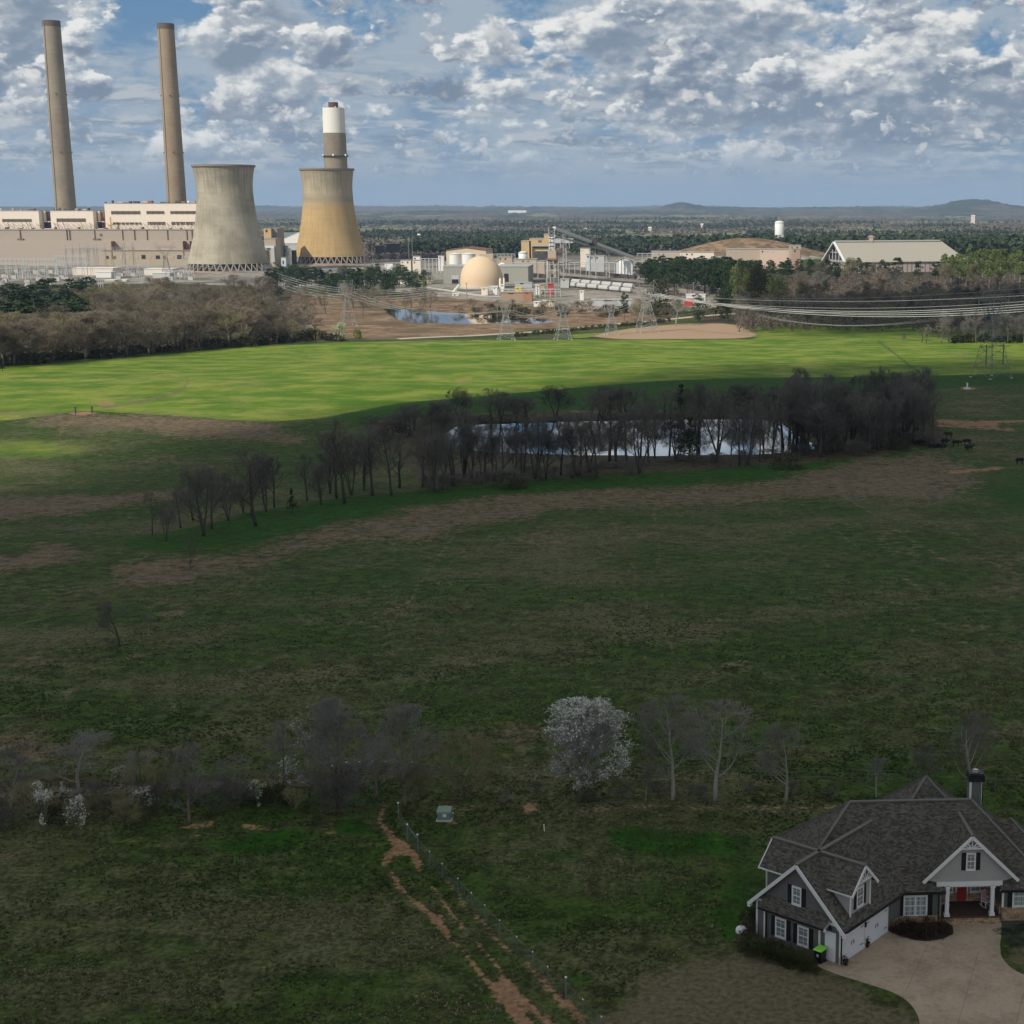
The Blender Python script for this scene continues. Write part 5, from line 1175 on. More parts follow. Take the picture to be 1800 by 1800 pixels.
def make_bare(seed, H, W, nlimb=9, n2=7, n3=6, n4=4, up=.55, trunk_r=.16, clear=.25, twig=.012, fork=False, lean=0, wig=.18, env='oval'):
    """leafless tree grown by branching; returns (trunk mesh builder, twig arrays, tips)"""
    r = random.Random(seed); wood = MB(); tw = Twigs(); tips = []
    def jit(v, k): return Vector((v.x + r.uniform(-k, k), v.y + r.uniform(-k, k), v.z + r.uniform(-k, k))).normalized()
    def path(p, d, L, n, k, upk):
        pts = [p.copy()]
        for i in range(n):
            d = (jit(d, k) + Vector((0, 0, upk))).normalized(); p = p + d * (L / n); pts.append(p.copy())
        return pts, d
    def along(pts, t):
        x = t * (len(pts) - 1); i = min(int(x), len(pts) - 2); f = x - i; return pts[i] * (1 - f) + pts[i + 1] * f, (pts[i + 1] - pts[i]).normalized()
    def side(d, ang):
        u = d.orthogonal().normalized(); q = Matrix.Rotation(r.uniform(0, 2 * math.pi), 3, d) @ u
        return (d * math.cos(ang) + q * math.sin(ang)).normalized()
    def limit(p, d, L):
        # shorten so that the tip stays in an egg-shaped crown
        for k in range(6):
            q = p + d * L; cz = H * (.62 if env == 'oval' else .68); rz = H * (.42 if env == 'oval' else .36)
            if (math.hypot(q.x - lean * q.z, q.y) / (W / 2)) ** 2 + ((q.z - cz) / rz) ** 2 < 1.05: return L
            L *= .82
        return L
    trunks = [(Vector((0, 0, -.3)), Vector((lean, 0, 1)).normalized(), H * .93, trunk_r)]
    if fork: trunks = [(Vector((r.uniform(-.2, .2), 0, -.3)), Vector((s * .22 + lean, r.uniform(-.15, .15), 1)).normalized(), H * r.uniform(.8, .92), trunk_r * .75) for s in (-1, .2, 1)]
    for p0, d0, L0, R0 in trunks:
        tp, _ = path(p0, d0, L0, 9, wig * .5, .05)
        wood.tube(tp, [R0 * (1 - .93 * (i / 9) ** 1.1) + .008 for i in range(10)], 6)
        for i in range(nlimb):
            t = clear + (0.97 - clear) * (i + r.random() * .8) / nlimb; p, d = along(tp, t)
            ang = (1.25 - .60 * t) * r.uniform(.75, 1.2) * (1 - up * .28); dd = side(d, ang); LL = limit(p, dd, (W * .62) * r.uniform(.7, 1.1) * (1.15 - .5 * t))
            rr = max(.02, R0 * .42 * (1.15 - t)); lp, _ = path(p, dd, LL, 5, wig, up * .16)
            wood.tube(lp, [rr * (1 - .85 * k / 5) for k in range(6)], 4, False)
            for j in range(n2):
                t2 = .22 + .78 * (j + r.random()) / n2; p2, d2 = along(lp, min(t2, .99)); dd2 = (side(d2, r.uniform(.4, .95)) + Vector((0, 0, up * .35))).normalized()
                L2 = limit(p2, dd2, LL * .52 * r.uniform(.6, 1.1) * (1.15 - .5 * t2)); m2, _ = path(p2, dd2, L2, 3, wig, up * .12)
                r2 = max(twig * 1.6, rr * .34)
                for k in range(3): tw.a.append(m2[k]); tw.b.append(m2[k + 1]); tw.r.append(r2 * (1 - .25 * k))
                for k in range(n3):
                    t3 = .2 + .8 * (k + r.random()) / n3; p3, d3 = along(m2, min(t3, .99)); dd3 = (side(d3, r.uniform(.35, .9)) + Vector((0, 0, up * .3))).normalized(); L3 = limit(p3, dd3, L2 * .55 * r.uniform(.6, 1.2) + .15)
                    q = p3 + dd3 * L3; tw.a.append(p3); tw.b.append(q); tw.r.append(twig * 1.25); tips.append(q)
                    for l in range(n4):
                        t4 = r.uniform(.3, 1.0); p4 = p3 + dd3 * L3 * t4; dd4 = (side(dd3, r.uniform(.3, .85)) + Vector((0, 0, up * .25))).normalized(); q4 = p4 + dd4 * (L3 * r.uniform(.4, .75) + .08)
                        tw.a.append(p4); tw.b.append(q4); tw.r.append(twig); tips.append(q4)
    return wood, tw.arrays(), tips
def leaf_cards(P, size, seed, tint=None, stretch=1.0):
    """one small irregular quad per point, freely turned"""
    rg = np.random.default_rng(seed); P = np.asarray(P, float); n = len(P)
    a = rg.normal(size=(n, 3)); a /= np.linalg.norm(a, axis=1, keepdims=True); b = rg.normal(size=(n, 3)); b -= a * (a * b).sum(1, keepdims=True); b /= np.linalg.norm(b, axis=1, keepdims=True)
    s = size * rg.uniform(.55, 1.3, (n, 1)); a = a * s; b = b * s * rg.uniform(.5, .9, (n, 1))
    v = np.stack([P - a * .6, P + b * .7, P + a, P - b * rg.uniform(.5, .9, (n, 1))], 1).reshape(-1, 3)
    f = (np.arange(n) * 4)[:, None] + np.arange(4)[None]
    t = np.repeat(rg.uniform(0, 1, n) if tint is None else tint, 4)
    return v, f, np.stack([t, t, t], 1)
def mesh_obj(name, me, parent=None, loc=None):
    o = bpy.data.objects.new(name, me); link(o)
    if parent is not None: o.parent = parent
    return o
class Proto: pass
def bare_proto(matw, matt, seed, H, W, blossom=None, **k):
    p = Proto(); p.H = H; p.W = W; wood, (tv, tf), tips = make_bare(seed, H, W, **k)
    rad = np.hypot(tv[:, 0], tv[:, 1]); p.W = 2 * float(np.percentile(rad, 95)); p.H = float(np.percentile(tv[:, 2], 99.6))
    p.meshes = []
    me = bpy.data.meshes.new('trunk'); me.from_pydata(wood.v, [], wood.f); me.materials.append(matw); me.polygons.foreach_set('use_smooth', [True] * len(me.polygons)); p.meshes.append(('trunk', me))
    p.meshes.append(('crown', fast_mesh('crown', tv, tf, matt)))
    if blossom:
        sel, size, mt = blossom; pts = [t for t in tips if sel(t)]
        rg = random.Random(seed); pts = [Vector((t.x + rg.uniform(-.09, .09), t.y + rg.uniform(-.09, .09), t.z + rg.uniform(-.09, .09))) for t in pts for _ in range(3)]
        v, f, ti = leaf_cards([tuple(q) for q in pts], size, seed); p.meshes.append(('blossom', fast_mesh('blossom', v, f, mt, tint=ti)))
    return p
def leafy_proto(matw, mat, seed, H, W, kind='pine', n=900, size=.5, clumps=26):
    p = Proto(); p.H = H; p.W = W; rg = np.random.default_rng(seed); r = random.Random(seed); wood = MB()
    tp = [Vector((0, 0, -.3))] + [Vector((r.uniform(-.02, .02) * H, r.uniform(-.02, .02) * H, H * k / 5)) for k in range(1, 6)]
    wood.tube(tp, [max(.03, W * .03 * (1 - .17 * k)) for k in range(6)], 6)
    cs = []
    for i in range(clumps):
        u = r.random()
        if kind == 'pine': z = H * (.38 + .6 * u); rad = W / 2 * math.sqrt(max(0, 1 - ((u - .35) / .68) ** 2)) * .85; cr = W * .19 * (1.1 - .4 * u)
        elif kind == 'cone': z = H * (.08 + .9 * u); rad = W / 2 * (1.02 - u) * .85; cr = W * .22 * (1.15 - .8 * u)
        elif kind == 'round': z = H * (.12 + .84 * u); rad = W / 2 * math.sqrt(max(0, 1 - ((u - .45) / .60) ** 2)) * .82; cr = W * .2
        else: z = H * (.02 + .80 * u); rad = W / 2 * (1 - .35 * u * u) * .9; cr = W * .17
        a = r.uniform(0, 2 * math.pi); q = rad * math.sqrt(r.uniform(.15, 1)); c = Vector((q * math.cos(a), q * math.sin(a), z)); cs.append((c, cr * r.uniform(.7, 1.25), r.uniform(0, 1)))
        if kind in ('pine', 'cone', 'round'): wood.tube([Vector((0, 0, max(.1, z - H * .06))), c], [W * .010, W * .004], 3, False)
    P = []; T = []
    per = max(4, n // clumps)
    for c, cr, t in cs:
        d = rg.normal(size=(per, 3)); d /= np.linalg.norm(d, axis=1, keepdims=True); rr = cr * rg.uniform(.35, 1, (per, 1)) ** .5
        q = np.array(c)[None] + d * rr * np.array([[1, 1, .72]]); q[:, 2] = np.maximum(q[:, 2], .03); P.append(q); T.append(np.clip(t * .5 + rg.uniform(0, .5, per), 0, 1))
    v, f, ti = leaf_cards(np.concatenate(P), size, seed, np.concatenate(T))
    me = bpy.data.meshes.new('trunk'); me.from_pydata(wood.v, [], wood.f); me.materials.append(matw)
    p.meshes = [('trunk', me), ('crown', fast_mesh('crown', v, f, mat, tint=ti))]
    return p
def place(p, name, x, y, H, W, label, cat, group=None, rz=None, z=None, mats=None):
    zz = gzf(x, y) if z is None else z
    t = thing(name, (x, y, zz), label, cat, group, random.uniform(0, 6.28) if rz is None else rz)
    t.scale = (W / p.W, W / p.W, H / p.H)
    for i, (nm, me) in enumerate(p.meshes):
        o = bpy.data.objects.new(nm, me); link(o); o.parent = t
        if mats and mats.get(nm): o.material_slots[0].link = 'OBJECT'; o.material_slots[0].material = mats[nm]
    return t
def at_px(px, base, top, w):
    x, y, z = at(px, base); zt = atY(px, top, y)[2]; fw = proj(x, y, z)[2]; return x, y, max(.5, zt - z), w * fw / F_PX

# ---- protos
NEAR = [bare_proto(BARK_P, TWIG_G, 100 + i, 9, 7, nlimb=10, n2=8, n3=7, n4=4, up=.5, trunk_r=.16, twig=.0085, wig=.2) for i in range(3)]
NEARV = [bare_proto(BARK_G, TWIG_G, 120 + i, 9, 6, nlimb=15, n2=7, n3=6, n4=4, up=.7, trunk_r=.15, clear=.16, twig=.0085, wig=.14) for i in range(2)]
TWIG_M = bark('twigs_mid_grey', (.235, .225, .21))
TWIG_P = bark('twigs_silver', (.27, .262, .255))
PEAR = bare_proto(BARK_G, TWIG_P, 141, 9, 7.2, blossom=(lambda t: random.random() < (.95 if (t.x > 1.2 and t.x ** 2 + t.y ** 2 + ((t.z - 5.2) * .8) ** 2 > 5.5) else (.45 if t.z > 7.2 else .13) if t.x ** 2 + t.y ** 2 + ((t.z - 5.2) * .8) ** 2 > 7 else .03), .075, BLOS), nlimb=28, n2=9, n3=8, n4=5, up=.5, trunk_r=.17, clear=.13, twig=.0095, wig=.10)
PEAR2 = bare_proto(BARK_G, TWIG_P, 145, 9, 6.4, blossom=(lambda t: t.x < -1.9 and random.random() < .16, .05, BLOS), nlimb=22, n2=8, n3=7, n4=4, up=.6, trunk_r=.16, clear=.16, twig=.009, wig=.12)
MID = [bare_proto(BARK_D, TWIG_D, 160 + i, 14, 9, nlimb=11, n2=6, n3=6, n4=4, up=.75, trunk_r=.26, clear=.26, twig=.0135, wig=.16, fork=(i % 2 == 1)) for i in range(5)]
FARB = [bare_proto(BARK_G, TWIG_B, 180 + i, 15, 12, nlimb=14, n2=8, n3=6, n4=4, up=.5, trunk_r=.28, clear=.14, twig=.026, wig=.17) for i in range(4)]
SPRIG = [bare_proto(BARK_D, TWIG_D, 200 + i, 3, 2.0, blossom=(lambda t: random.random() < .9, .085, BLOS), nlimb=8, n2=4, n3=3, n4=1, up=.7, trunk_r=.03, clear=.2, twig=.008, wig=.2) for i in range(2)]
SPRIGG = bare_proto(BARK_D, TWIG_D, 210, 3, 2.4, blossom=(lambda t: True, .08, BLOSG), nlimb=8, n2=4, n3=3, n4=1, up=.7, trunk_r=.03, clear=.15, twig=.008, wig=.2)
PINES = [leafy_proto(BARK_D, PINE, 300 + i, 22, 9, 'pine', 1500, .55, 34) for i in range(3)]
CEDARS = [leafy_proto(BARK_D, CEDAR, 320 + i, 9, 5, 'cone', 1100, .26, 30) for i in range(2)]
ROUNDS = [leafy_proto(BARK_D, PINE, 330 + i, 12, 10, 'round', 1500, .42, 34) for i in range(2)]
SHRUBS = [leafy_proto(BARK_D, DKSHRUB, 340 + i, 2, 3, 'shrub', 1600, .10, 26) for i in range(3)]
BUSHT = [bare_proto(BARK_D, TWIG_O, 350 + i, 4, 5, nlimb=9, n2=5, n3=5, n4=4, up=.5, trunk_r=.05, clear=.03, twig=.007, wig=.28, fork=True) for i in range(2)]
SHRUBF = [leafy_proto(BARK_D, OLIVE, 360 + i, 3, 4.5, 'shrub', 500, .30, 18) for i in range(2)]

# ---- the row of trees and thicket beyond the lawn
def near(p, px, base, top, w, label, name='bare_tree', cat='tree', group=None, rz=None, mats=None):
    x, y, H, W = at_px(px, base, top, w); return place(p, name, x, y, H, W, label, cat, group, rz, mats=mats)
near(PEAR, 1022, 1402, 1234, 152, 'round grey pear tree whose right side is covered in white blossom', 'pear_tree', rz=.15)
near(PEAR2, 597, 1426, 1232, 145, 'grey upright tree with thin white bloom on its left edge, by the gate', 'pear_tree', rz=0)
near(NEARV[0], 663, 1402, 1292, 80, 'small bare tree standing right at the wooden gate', mats={'crown': TWIG_M})
near(NEARV[1], 712, 1418, 1236, 125, 'large bare grey tree just right of the wooden gate', mats={'crown': TWIG_M})
near(NEAR[0], 1182, 1406, 1226, 130, 'bare tree with a pale crooked trunk, first right of the blossoming pear')
near(NEAR[1], 1135, 1410, 1292, 60, 'thin faint bare tree between the pear and the pale trunked tree')
near(NEAR[2], 1257, 1408, 1232, 140, 'bare tree with a pale straight forked trunk, second right of the pear')
near(NEAR[1], 1382, 1410, 1268, 110, 'bare tree with a leaning pale trunk, left of the house roof')
near(NEAR[0], 1540, 1402, 1332, 60, 'thin bare tree just left of the house roof peak')
near(NEARV[1], 1622, 1396, 1310, 60, 'thin bare tree behind the house roof peak')
near(NEAR[2], 1702, 1400, 1255, 130, 'wide bare tree behind the house chimney')
near(NEARV[0], 333, 1447, 1308, 88, 'bare grey tree at the left thicket, standing on the red bank')
near(NEARV[1], 500, 1398, 1268, 60, 'faint bare tree left of the grey upright tree')
near(NEAR[0], 140, 1396, 1290, 130, 'faint spreading bare tree at the far left thicket')
near(NEAR[1], 20, 1420, 1308, 120, 'faint bare tree at the left edge of the thicket')
near(NEARV[0], 250, 1400, 1320, 70, 'small bare tree behind the white sprig in the left thicket')
near(NEAR[2], 410, 1404, 1330, 70, 'small bare tree in the middle of the left thicket')
near(BUSHT[0], 812, 1402, 1292, 128, 'wide olive brown bush beside the green utility box', 'bush', 'bush')
near(BUSHT[1], 735, 1420, 1350, 70, 'dark tangled bush at the end of the wire fence', 'bush', 'bush')
near(BUSHT[1], 590, 1430, 1360, 110, 'dark tangled bush under the grey upright tree', 'bush', 'bush', mats={'crown': TWIG_D})
near(SPRIG[0], 80, 1460, 1370, 52, 'tallest white blossoming sapling, leftmost in the thicket', 'blossoming_sapling', 'sapling')
near(SPRIG[1], 135, 1474, 1400, 34, 'slim white blossoming sapling right of the tallest one', 'blossoming_sapling', 'sapling')
near(SPRIG[0], 117, 1420, 1374, 20, 'tiny pale sapling between the two left white saplings', 'blossoming_sapling', 'sapling')
near(SPRIGG, 217, 1386, 1345, 32, 'pale green blossoming sapling at the back of the left thicket', 'blossoming_sapling', 'sapling')
near(SPRIG[1], 250, 1428, 1385, 42, 'white blossoming sapling leaning right in the left thicket', 'blossoming_sapling', 'sapling')
near(SPRIGG, 452, 1422, 1372, 38, 'greenish white sapling in the middle of the thicket', 'blossoming_sapling', 'sapling')
near(SPRIG[0], 505, 1392, 1336, 44, 'thin white sapling left of the grey upright tree', 'blossoming_sapling', 'sapling')
rr = random.Random(21)
for i in range(26):
    px = -40 + i * 29.5 + rr.uniform(-9, 9); base = 1462 - .055 * max(0, px) + rr.uniform(-42, 4)
    if 640 < px < 700: continue
    w = rr.uniform(45, 85); x, y, H, W = at_px(px, base, base - rr.uniform(28, 55), w)
    k = rr.random()
    if k < .22: place(SHRUBS[i % 3], 'shrub', x, y, H * .8, W * .8, 'dark evergreen shrub in the thicket below the left trees', 'shrub', 'dark shrubs of the left thicket')
    else: place(BUSHT[i % 2], 'bush', x, y, H * 1.25, W, 'leafless dark bush in the thicket below the left trees', 'bush', 'leafless bushes of the left thicket', mats={'crown': rr.choice([TWIG_D, TWIG_O])})
for i in range(9):
    px = 880 + i * 72 + rr.uniform(-12, 12); base = 1403 + rr.uniform(-8, 8)
    if 1600 < px: continue
    x, y, H, W = at_px(px, base, base - rr.uniform(14, 30), rr.uniform(30, 60)); place(BUSHT[i % 2], 'bush', x, y, H, W, 'low leafless brush under the right hand tree row', 'bush', 'low brush under the right tree row', mats={'crown': TWIG_D})
# ---- two lone trees in the pasture
near(NEARV[0], 335, 1002, 942, 26, 'lone small bare tree with a split base in the pasture', mats={'crown': TWIG_D, 'trunk': BARK_D}); near(NEAR[1], 210, 1136, 1058, 80, 'lone round bare tree on a green spot at the left of the pasture', mats={'crown': TWIG_D, 'trunk': BARK_D}); near(NEAR[0], 262, 1115, 1076, 26, 'tiny faint bare tree right of the lone round tree')

# ---- trees round the near pond
rr = random.Random(33)
tail = [(268, 940, 865, 40), (292, 952, 880, 36), (340, 915, 828, 60), (358, 942, 815, 88), (372, 930, 822, 70), (318, 928, 850, 50), (402, 915, 830, 60), (450, 925, 787, 90), (468, 900, 795, 70), (482, 892, 800, 60), (442, 905, 820, 60), (428, 902, 850, 40),
        (540, 880, 800, 55), (565, 888, 812, 50), (606, 885, 735, 95), (592, 876, 760, 70), (618, 870, 770, 60), (655, 872, 745, 80), (640, 862, 760, 60), (688, 870, 745, 85), (702, 858, 760, 70), (580, 868, 780, 60)]
for i, (px, b, t_, w) in enumerate(tail):
    x, y, H, W = at_px(px, b, t_, w); place(MID[i % 5], 'bare_tree', x, y, H, W, 'bare dark tree on the bright green tongue of grass left of the near pond', 'tree', 'bare trees on the green tongue left of the pond')
bank = [(740, 868), (800, 864), (860, 858), (930, 850), (1000, 846), (1080, 840), (1160, 832), (1240, 826), (1320, 820), (1400, 812), (1460, 806), (1530, 798), (1590, 790), (1640, 782)]
def on(poly, u):
    k = u * (len(poly) - 1); i = min(int(k), len(poly) - 2); f = k - i; return poly[i][0] * (1 - f) + poly[i + 1][0] * f, poly[i][1] * (1 - f) + poly[i + 1][1] * f
for i in range(68):
    px, b = on(bank, (i + rr.random()) / 68); b += rr.uniform(-34, 0) if px > 1330 or px < 780 else rr.uniform(-30, -1)
    hh = rr.uniform(86, 128) if px < 1330 else rr.uniform(84, 118); x, y, H, W = at_px(px + rr.uniform(-8, 8), b, b - hh, rr.uniform(48, 82))
    place(MID[i % 5], 'bare_tree', x, y, H, W, 'bare dark tree on the near bank in front of the pond', 'tree', 'bare trees on the near bank of the pond')
for i in range(34):
    px = rr.uniform(660, 1370); b = 748 - (px - 660) * .016 - rr.uniform(-1, 9) - (0 if px > 790 else -rr.uniform(0, 30)); x, y, H, W = at_px(px, b, b - rr.uniform(40, 60), rr.uniform(44, 72))
    place(MID[i % 5], 'bare_tree', x, y, H, W, 'bare dark tree on the far bank of the near pond', 'tree', 'bare trees on the far bank of the pond')
for i in range(46):
    u = rr.random(); px = 1385 + 240 * u; b = rr.uniform(738, 800 - 12 * u); x, y, H, W = at_px(px, b, b - rr.uniform(72, 98), rr.uniform(44, 78))
    place(MID[i % 5], 'bare_tree', x, y, H, W, 'bare dark tree in the dense grove at the right end of the pond', 'tree', 'bare trees of the grove right of the pond')
near(CEDARS[0], 1197, 752, 675, 42, 'tall black pine standing above the far bank of the pond', 'pine_tree', mats={'crown': CEDAR}); near(CEDARS[1], 1073, 742, 694, 24, 'narrow olive cedar on the far bank of the pond', 'cedar_tree', mats={'crown': OLIVE})
near(CEDARS[0], 1213, 812, 733, 52, 'dark cone shaped cedar in front of the pond', 'cedar_tree'); near(CEDARS[1], 514, 902, 858, 22, 'small dark cedar on the green tongue of grass', 'cedar_tree'); near(SHRUBS[0], 905, 858, 830, 60, 'dark evergreen shrub in front of the pond', 'shrub', 'shrub')
near(SHRUBS[1], 1385, 824, 796, 60, 'olive shrub on the near bank below the grove', 'shrub', 'shrub', mats={'crown': OLIVE}); near(SHRUBS[2], 1578, 790, 765, 40, 'olive shrub at the right end of the grove', 'shrub', 'shrub', mats={'crown': OLIVE}); near(SHRUBS[0], 690, 765, 742, 70, 'dark shrub on the far bank left of the water', 'shrub', 'shrub'); near(SHRUBS[1], 1150, 748, 726, 60, 'dark shrub below the tall black pine', 'shrub', 'shrub')
for i in range(40):
    px, b = on(bank, (i + rr.random()) / 40); x, y, H, W = at_px(px, b - rr.uniform(-2, 22), b - rr.uniform(26, 34), rr.uniform(26, 60)); place(BUSHT[i % 2], 'bush', x, y, min(H, 4), W, 'leafless undergrowth along the near bank of the pond', 'bush', 'undergrowth along the near bank', mats={'crown': TWIG_D})
for i in range(20):
    px = 660 + 50 * i + rr.uniform(-20, 20); b = 744 - (px - 660) * .012; 
    if px > 1560: continue
    x, y, H, W = at_px(px, b, b - rr.uniform(8, 16), rr.uniform(40, 70)); place(BUSHT[i % 2], 'bush', x, y, H, W, 'leafless undergrowth along the far bank of the pond', 'bush', 'undergrowth along the far bank', mats={'crown': TWIG_D})

# ---- leafless wood at the left, in sunlight
rr = random.Random(44)
def front_y(px): return np.interp(px, [-200, 0, 150, 300, 440, 560], [664, 645, 632, 619, 608, 597])
cnt = 0
for row, (dY, n) in enumerate(((4, 24), (24, 20), (50, 17), (86, 15), (130, 13), (185, 12), (250, 11), (325, 10), (410, 9))):
    for i in range(n):
        u = (i + rr.uniform(.1, .9)) / n; px = -60 + u * (620 if row > 1 else 600)
        if row <= 1 and px > 500 and rr.random() < .4: continue
        x, y, z = at(px, front_y(px)); y2 = y + dY + rr.uniform(-8, 8); x2 = x * y2 / y
        zt = rr.uniform(16, 22) * (1.0 if px < 480 else .7) + dY * .006; W = zt * rr.uniform(1.0, 1.4)
        left = px < 165 and row >= 3
        if left and rr.random() < .85:
            place(PINES[i % 3], 'pine_tree', x2, y2, zt * 1.05, W * .85, 'dark green pine at the back of the left wood', 'tree', 'pines at the back of the left wood')
        elif row > 4 and px > 490: continue
        else:
            place(FARB[(i + row) % 4], 'bare_tree', x2, y2, zt, W, 'bare brown tree of the sunlit wood below the grey cooling tower', 'tree', 'bare trees of the sunlit left wood', mats={'crown': rr.choice([TWIG_B, TWIG_W, TWIG_B, TWIG_O])}); cnt += 1
for i in range(46):
    px = -40 + i * 13.6 + rr.uniform(-5, 5); fy = front_y(px); x, y, H, W = at_px(px, fy - rr.uniform(-1, 4), fy - rr.uniform(12, 26), rr.uniform(18, 42)); place(SHRUBF[i % 2], 'shrub', x, y, H, W, 'olive shrub along the front edge of the left wood', 'shrub', 'shrubs along the edge of the left wood', mats={'crown': rr.choice([OLIVE, CEDAR, OLIVE])})
for px, b, t_, w, lab in ((32, 628, 592, 24, 'white flowering tree at the left end of the sunlit wood'), (212, 606, 576, 34, 'pale grey bush with whitish twigs inside the left wood'), (278, 614, 580, 40, 'leaning pale bush at the front of the left wood'), (538, 596, 572, 26, 'greyish bush at the right end of the left wood')):
    near(SPRIG[0], px, b, t_, w, lab, 'blossoming_tree', 'tree')
near(ROUNDS[0], 597, 597, 567, 30, 'round pale green willow on the brown marsh', 'willow', 'tree', mats={'crown': BLOSG}); near(SHRUBF[0], 592, 599, 583, 38, 'dark shrub below the pale willow', 'shrub', 'shrub', mats={'crown': CEDAR}); near(SHRUBF[1], 628, 596, 577, 18, 'small green shrub right of the pale willow', 'shrub', 'shrub', mats={'crown': BRIGHT})
x, y, z = at_z(143, 520, -19); place(ROUNDS[1], 'cedar_tree', x, y, 15, 12, 'round dark cedar standing out above the left wood', 'tree')
def treeY(p, name, px, top, Y, wpx, label, cat='tree', group=None, mats=None):
    x = atY(px, top, Y)[0]; z = gzf(x, Y); H = atY(px, top, Y)[2] - z; return place(p, name, x, Y, H, wpx * Y / F_PX, label, cat, group, mats=mats)
# ---- pines between the cooling towers and the marsh
for i in range(46):
    px = 470 + 280 * (i + rr.random()) / 46; Y = rr.uniform(1180, 1460); top = 466 + (Y < 1300) * 8 + rr.uniform(-4, 8) + (12 if px > 715 else 0) + (6 if 590 < px < 610 else 0)
    treeY(PINES[i % 3] if rr.random() < .6 else ROUNDS[i % 2], 'pine_tree', px, top, Y, rr.uniform(16, 30), 'dark green pine in front of the ochre cooling tower', 'tree', 'pines before the ochre tower')
treeY(ROUNDS[0], 'pine_tree', 745, 489, 1150, 12, 'small bright yellow green tree left of the storage dome', mats={'crown': BRIGHT})
for i in range(14):
    treeY(FARB[i % 4], 'bare_tree', rr.uniform(520, 760), rr.uniform(502, 512), rr.uniform(1020, 1120), rr.uniform(20, 34), 'bare pinkish brown tree in front of the dark pines by the marsh', 'tree', 'bare trees below the pines by the marsh', mats={'crown': TWIG_W})
for i in range(60):
    px = rr.uniform(790, 1180); b = rr.uniform(541, 556) + (px - 790) * .012; x, y, H, W = at_px(px, b, b - rr.uniform(8, 20), rr.uniform(16, 32))
    if rr.random() < .6: place(FARB[i % 4], 'brush', x, y, H, W, 'leafless brush on the bank behind the far pond', 'bush', 'brush behind the far pond', mats={'crown': rr.choice([TWIG_W, TWIG_O])})
    else: place(SHRUBF[i % 2], 'shrub', x, y, H * .8, W, 'olive shrub on the bank behind the far pond', 'shrub', 'shrubs behind the far pond')
for i in range(34):
    px = 905 + i * 8.2 + rr.uniform(-3, 3); b = 592 - (px - 905) * .098; x, y, H, W = at_px(px, b, b - rr.uniform(5, 9), rr.uniform(10, 18)); place(SHRUBF[i % 2], 'shrub', x, y, H, W, 'low olive shrub in the hedge strip below the gravel road', 'shrub', 'shrubs below the gravel road')
# ---- trees around the big pylon and gravel road
near(PINES[0], 1098, 563, 515, 18, 'slim green pine left of the large pylon', 'pine_tree'); near(ROUNDS[0], 1160, 552, 490, 62, 'broad olive green tree behind the large pylon', 'oak_tree', mats={'crown': OLIVE})
near(FARB[1], 1188, 572, 508, 44, 'pale grey bare tree right of the large pylon', mats={'crown': TWIG_B, 'trunk': BARK_P}); near(FARB[2], 1120, 565, 525, 30, 'bare tree at the foot of the large pylon', mats={'crown': TWIG_O})
near(ROUNDS[0], 1229, 565, 518, 32, 'round green pine, left one of the pair by the gravel road', 'pine_tree'); near(ROUNDS[1], 1269, 565, 515, 44, 'round green pine, right one of the pair by the gravel road', 'pine_tree')
# ---- dark pines behind the road and the wood at the right
for i in range(105):
    Y = rr.uniform(1190, 1500); px = rr.uniform(1124, 1335); top = np.interp(px, [1120, 1180, 1330], [458, 449, 452]) + rr.uniform(-3, 7) + (1500 - Y) * .045
    treeY(PINES[i % 3], 'pine_tree', px, top, Y, rr.uniform(20, 30), 'dark pine in the plantation left of the right hand wood', 'tree', 'dark pines behind the gravel road')
for i in range(24):
    treeY(PINES[i % 3], 'pine_tree', rr.uniform(1320, 1660), rr.uniform(452, 463), rr.uniform(1380, 1520), rr.uniform(14, 26), 'dark pine in front of the long grey store', 'tree', 'pines in front of the long grey store')
for i in range(34):
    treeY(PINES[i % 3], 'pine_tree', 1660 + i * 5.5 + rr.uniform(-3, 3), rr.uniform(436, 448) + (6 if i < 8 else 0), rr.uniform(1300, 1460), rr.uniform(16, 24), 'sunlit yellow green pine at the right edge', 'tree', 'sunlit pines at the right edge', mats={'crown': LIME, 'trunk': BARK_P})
for i in range(16):
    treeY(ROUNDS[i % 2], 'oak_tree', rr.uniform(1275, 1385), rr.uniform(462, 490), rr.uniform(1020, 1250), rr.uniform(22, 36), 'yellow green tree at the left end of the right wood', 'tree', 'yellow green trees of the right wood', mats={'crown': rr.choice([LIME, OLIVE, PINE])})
for i in range(52):
    u = (i + rr.random()) / 52; px = 1290 + 560 * ((u * 37) % 1.0); Y = 830 + 560 * u + (40 if px < 1380 else 0); top = 545 - (Y - 830) * .155 + rr.uniform(-10, 8)
    mt = rr.choice([TWIG_B, TWIG_O, TWIG_W, TWIG_G])
    treeY(FARB[i % 4], 'bare_tree', px, top, Y, rr.uniform(36, 60) * 900 / Y * 1.1, 'bare grey brown tree of the wood beyond the bright field at the right', 'tree', 'bare trees of the right wood', mats={'crown': mt})
for i in range(26):
    px = rr.uniform(1330, 1830); Y = rr.uniform(880, 1250); treeY(ROUNDS[i % 2], 'cedar_tree', px, 545 - (Y - 830) * .15 + rr.uniform(2, 16), Y, rr.uniform(14, 30), 'dark cedar among the bare trees of the right wood', 'tree', 'cedars of the right wood', mats={'crown': rr.choice([CEDAR, OLIVE])})
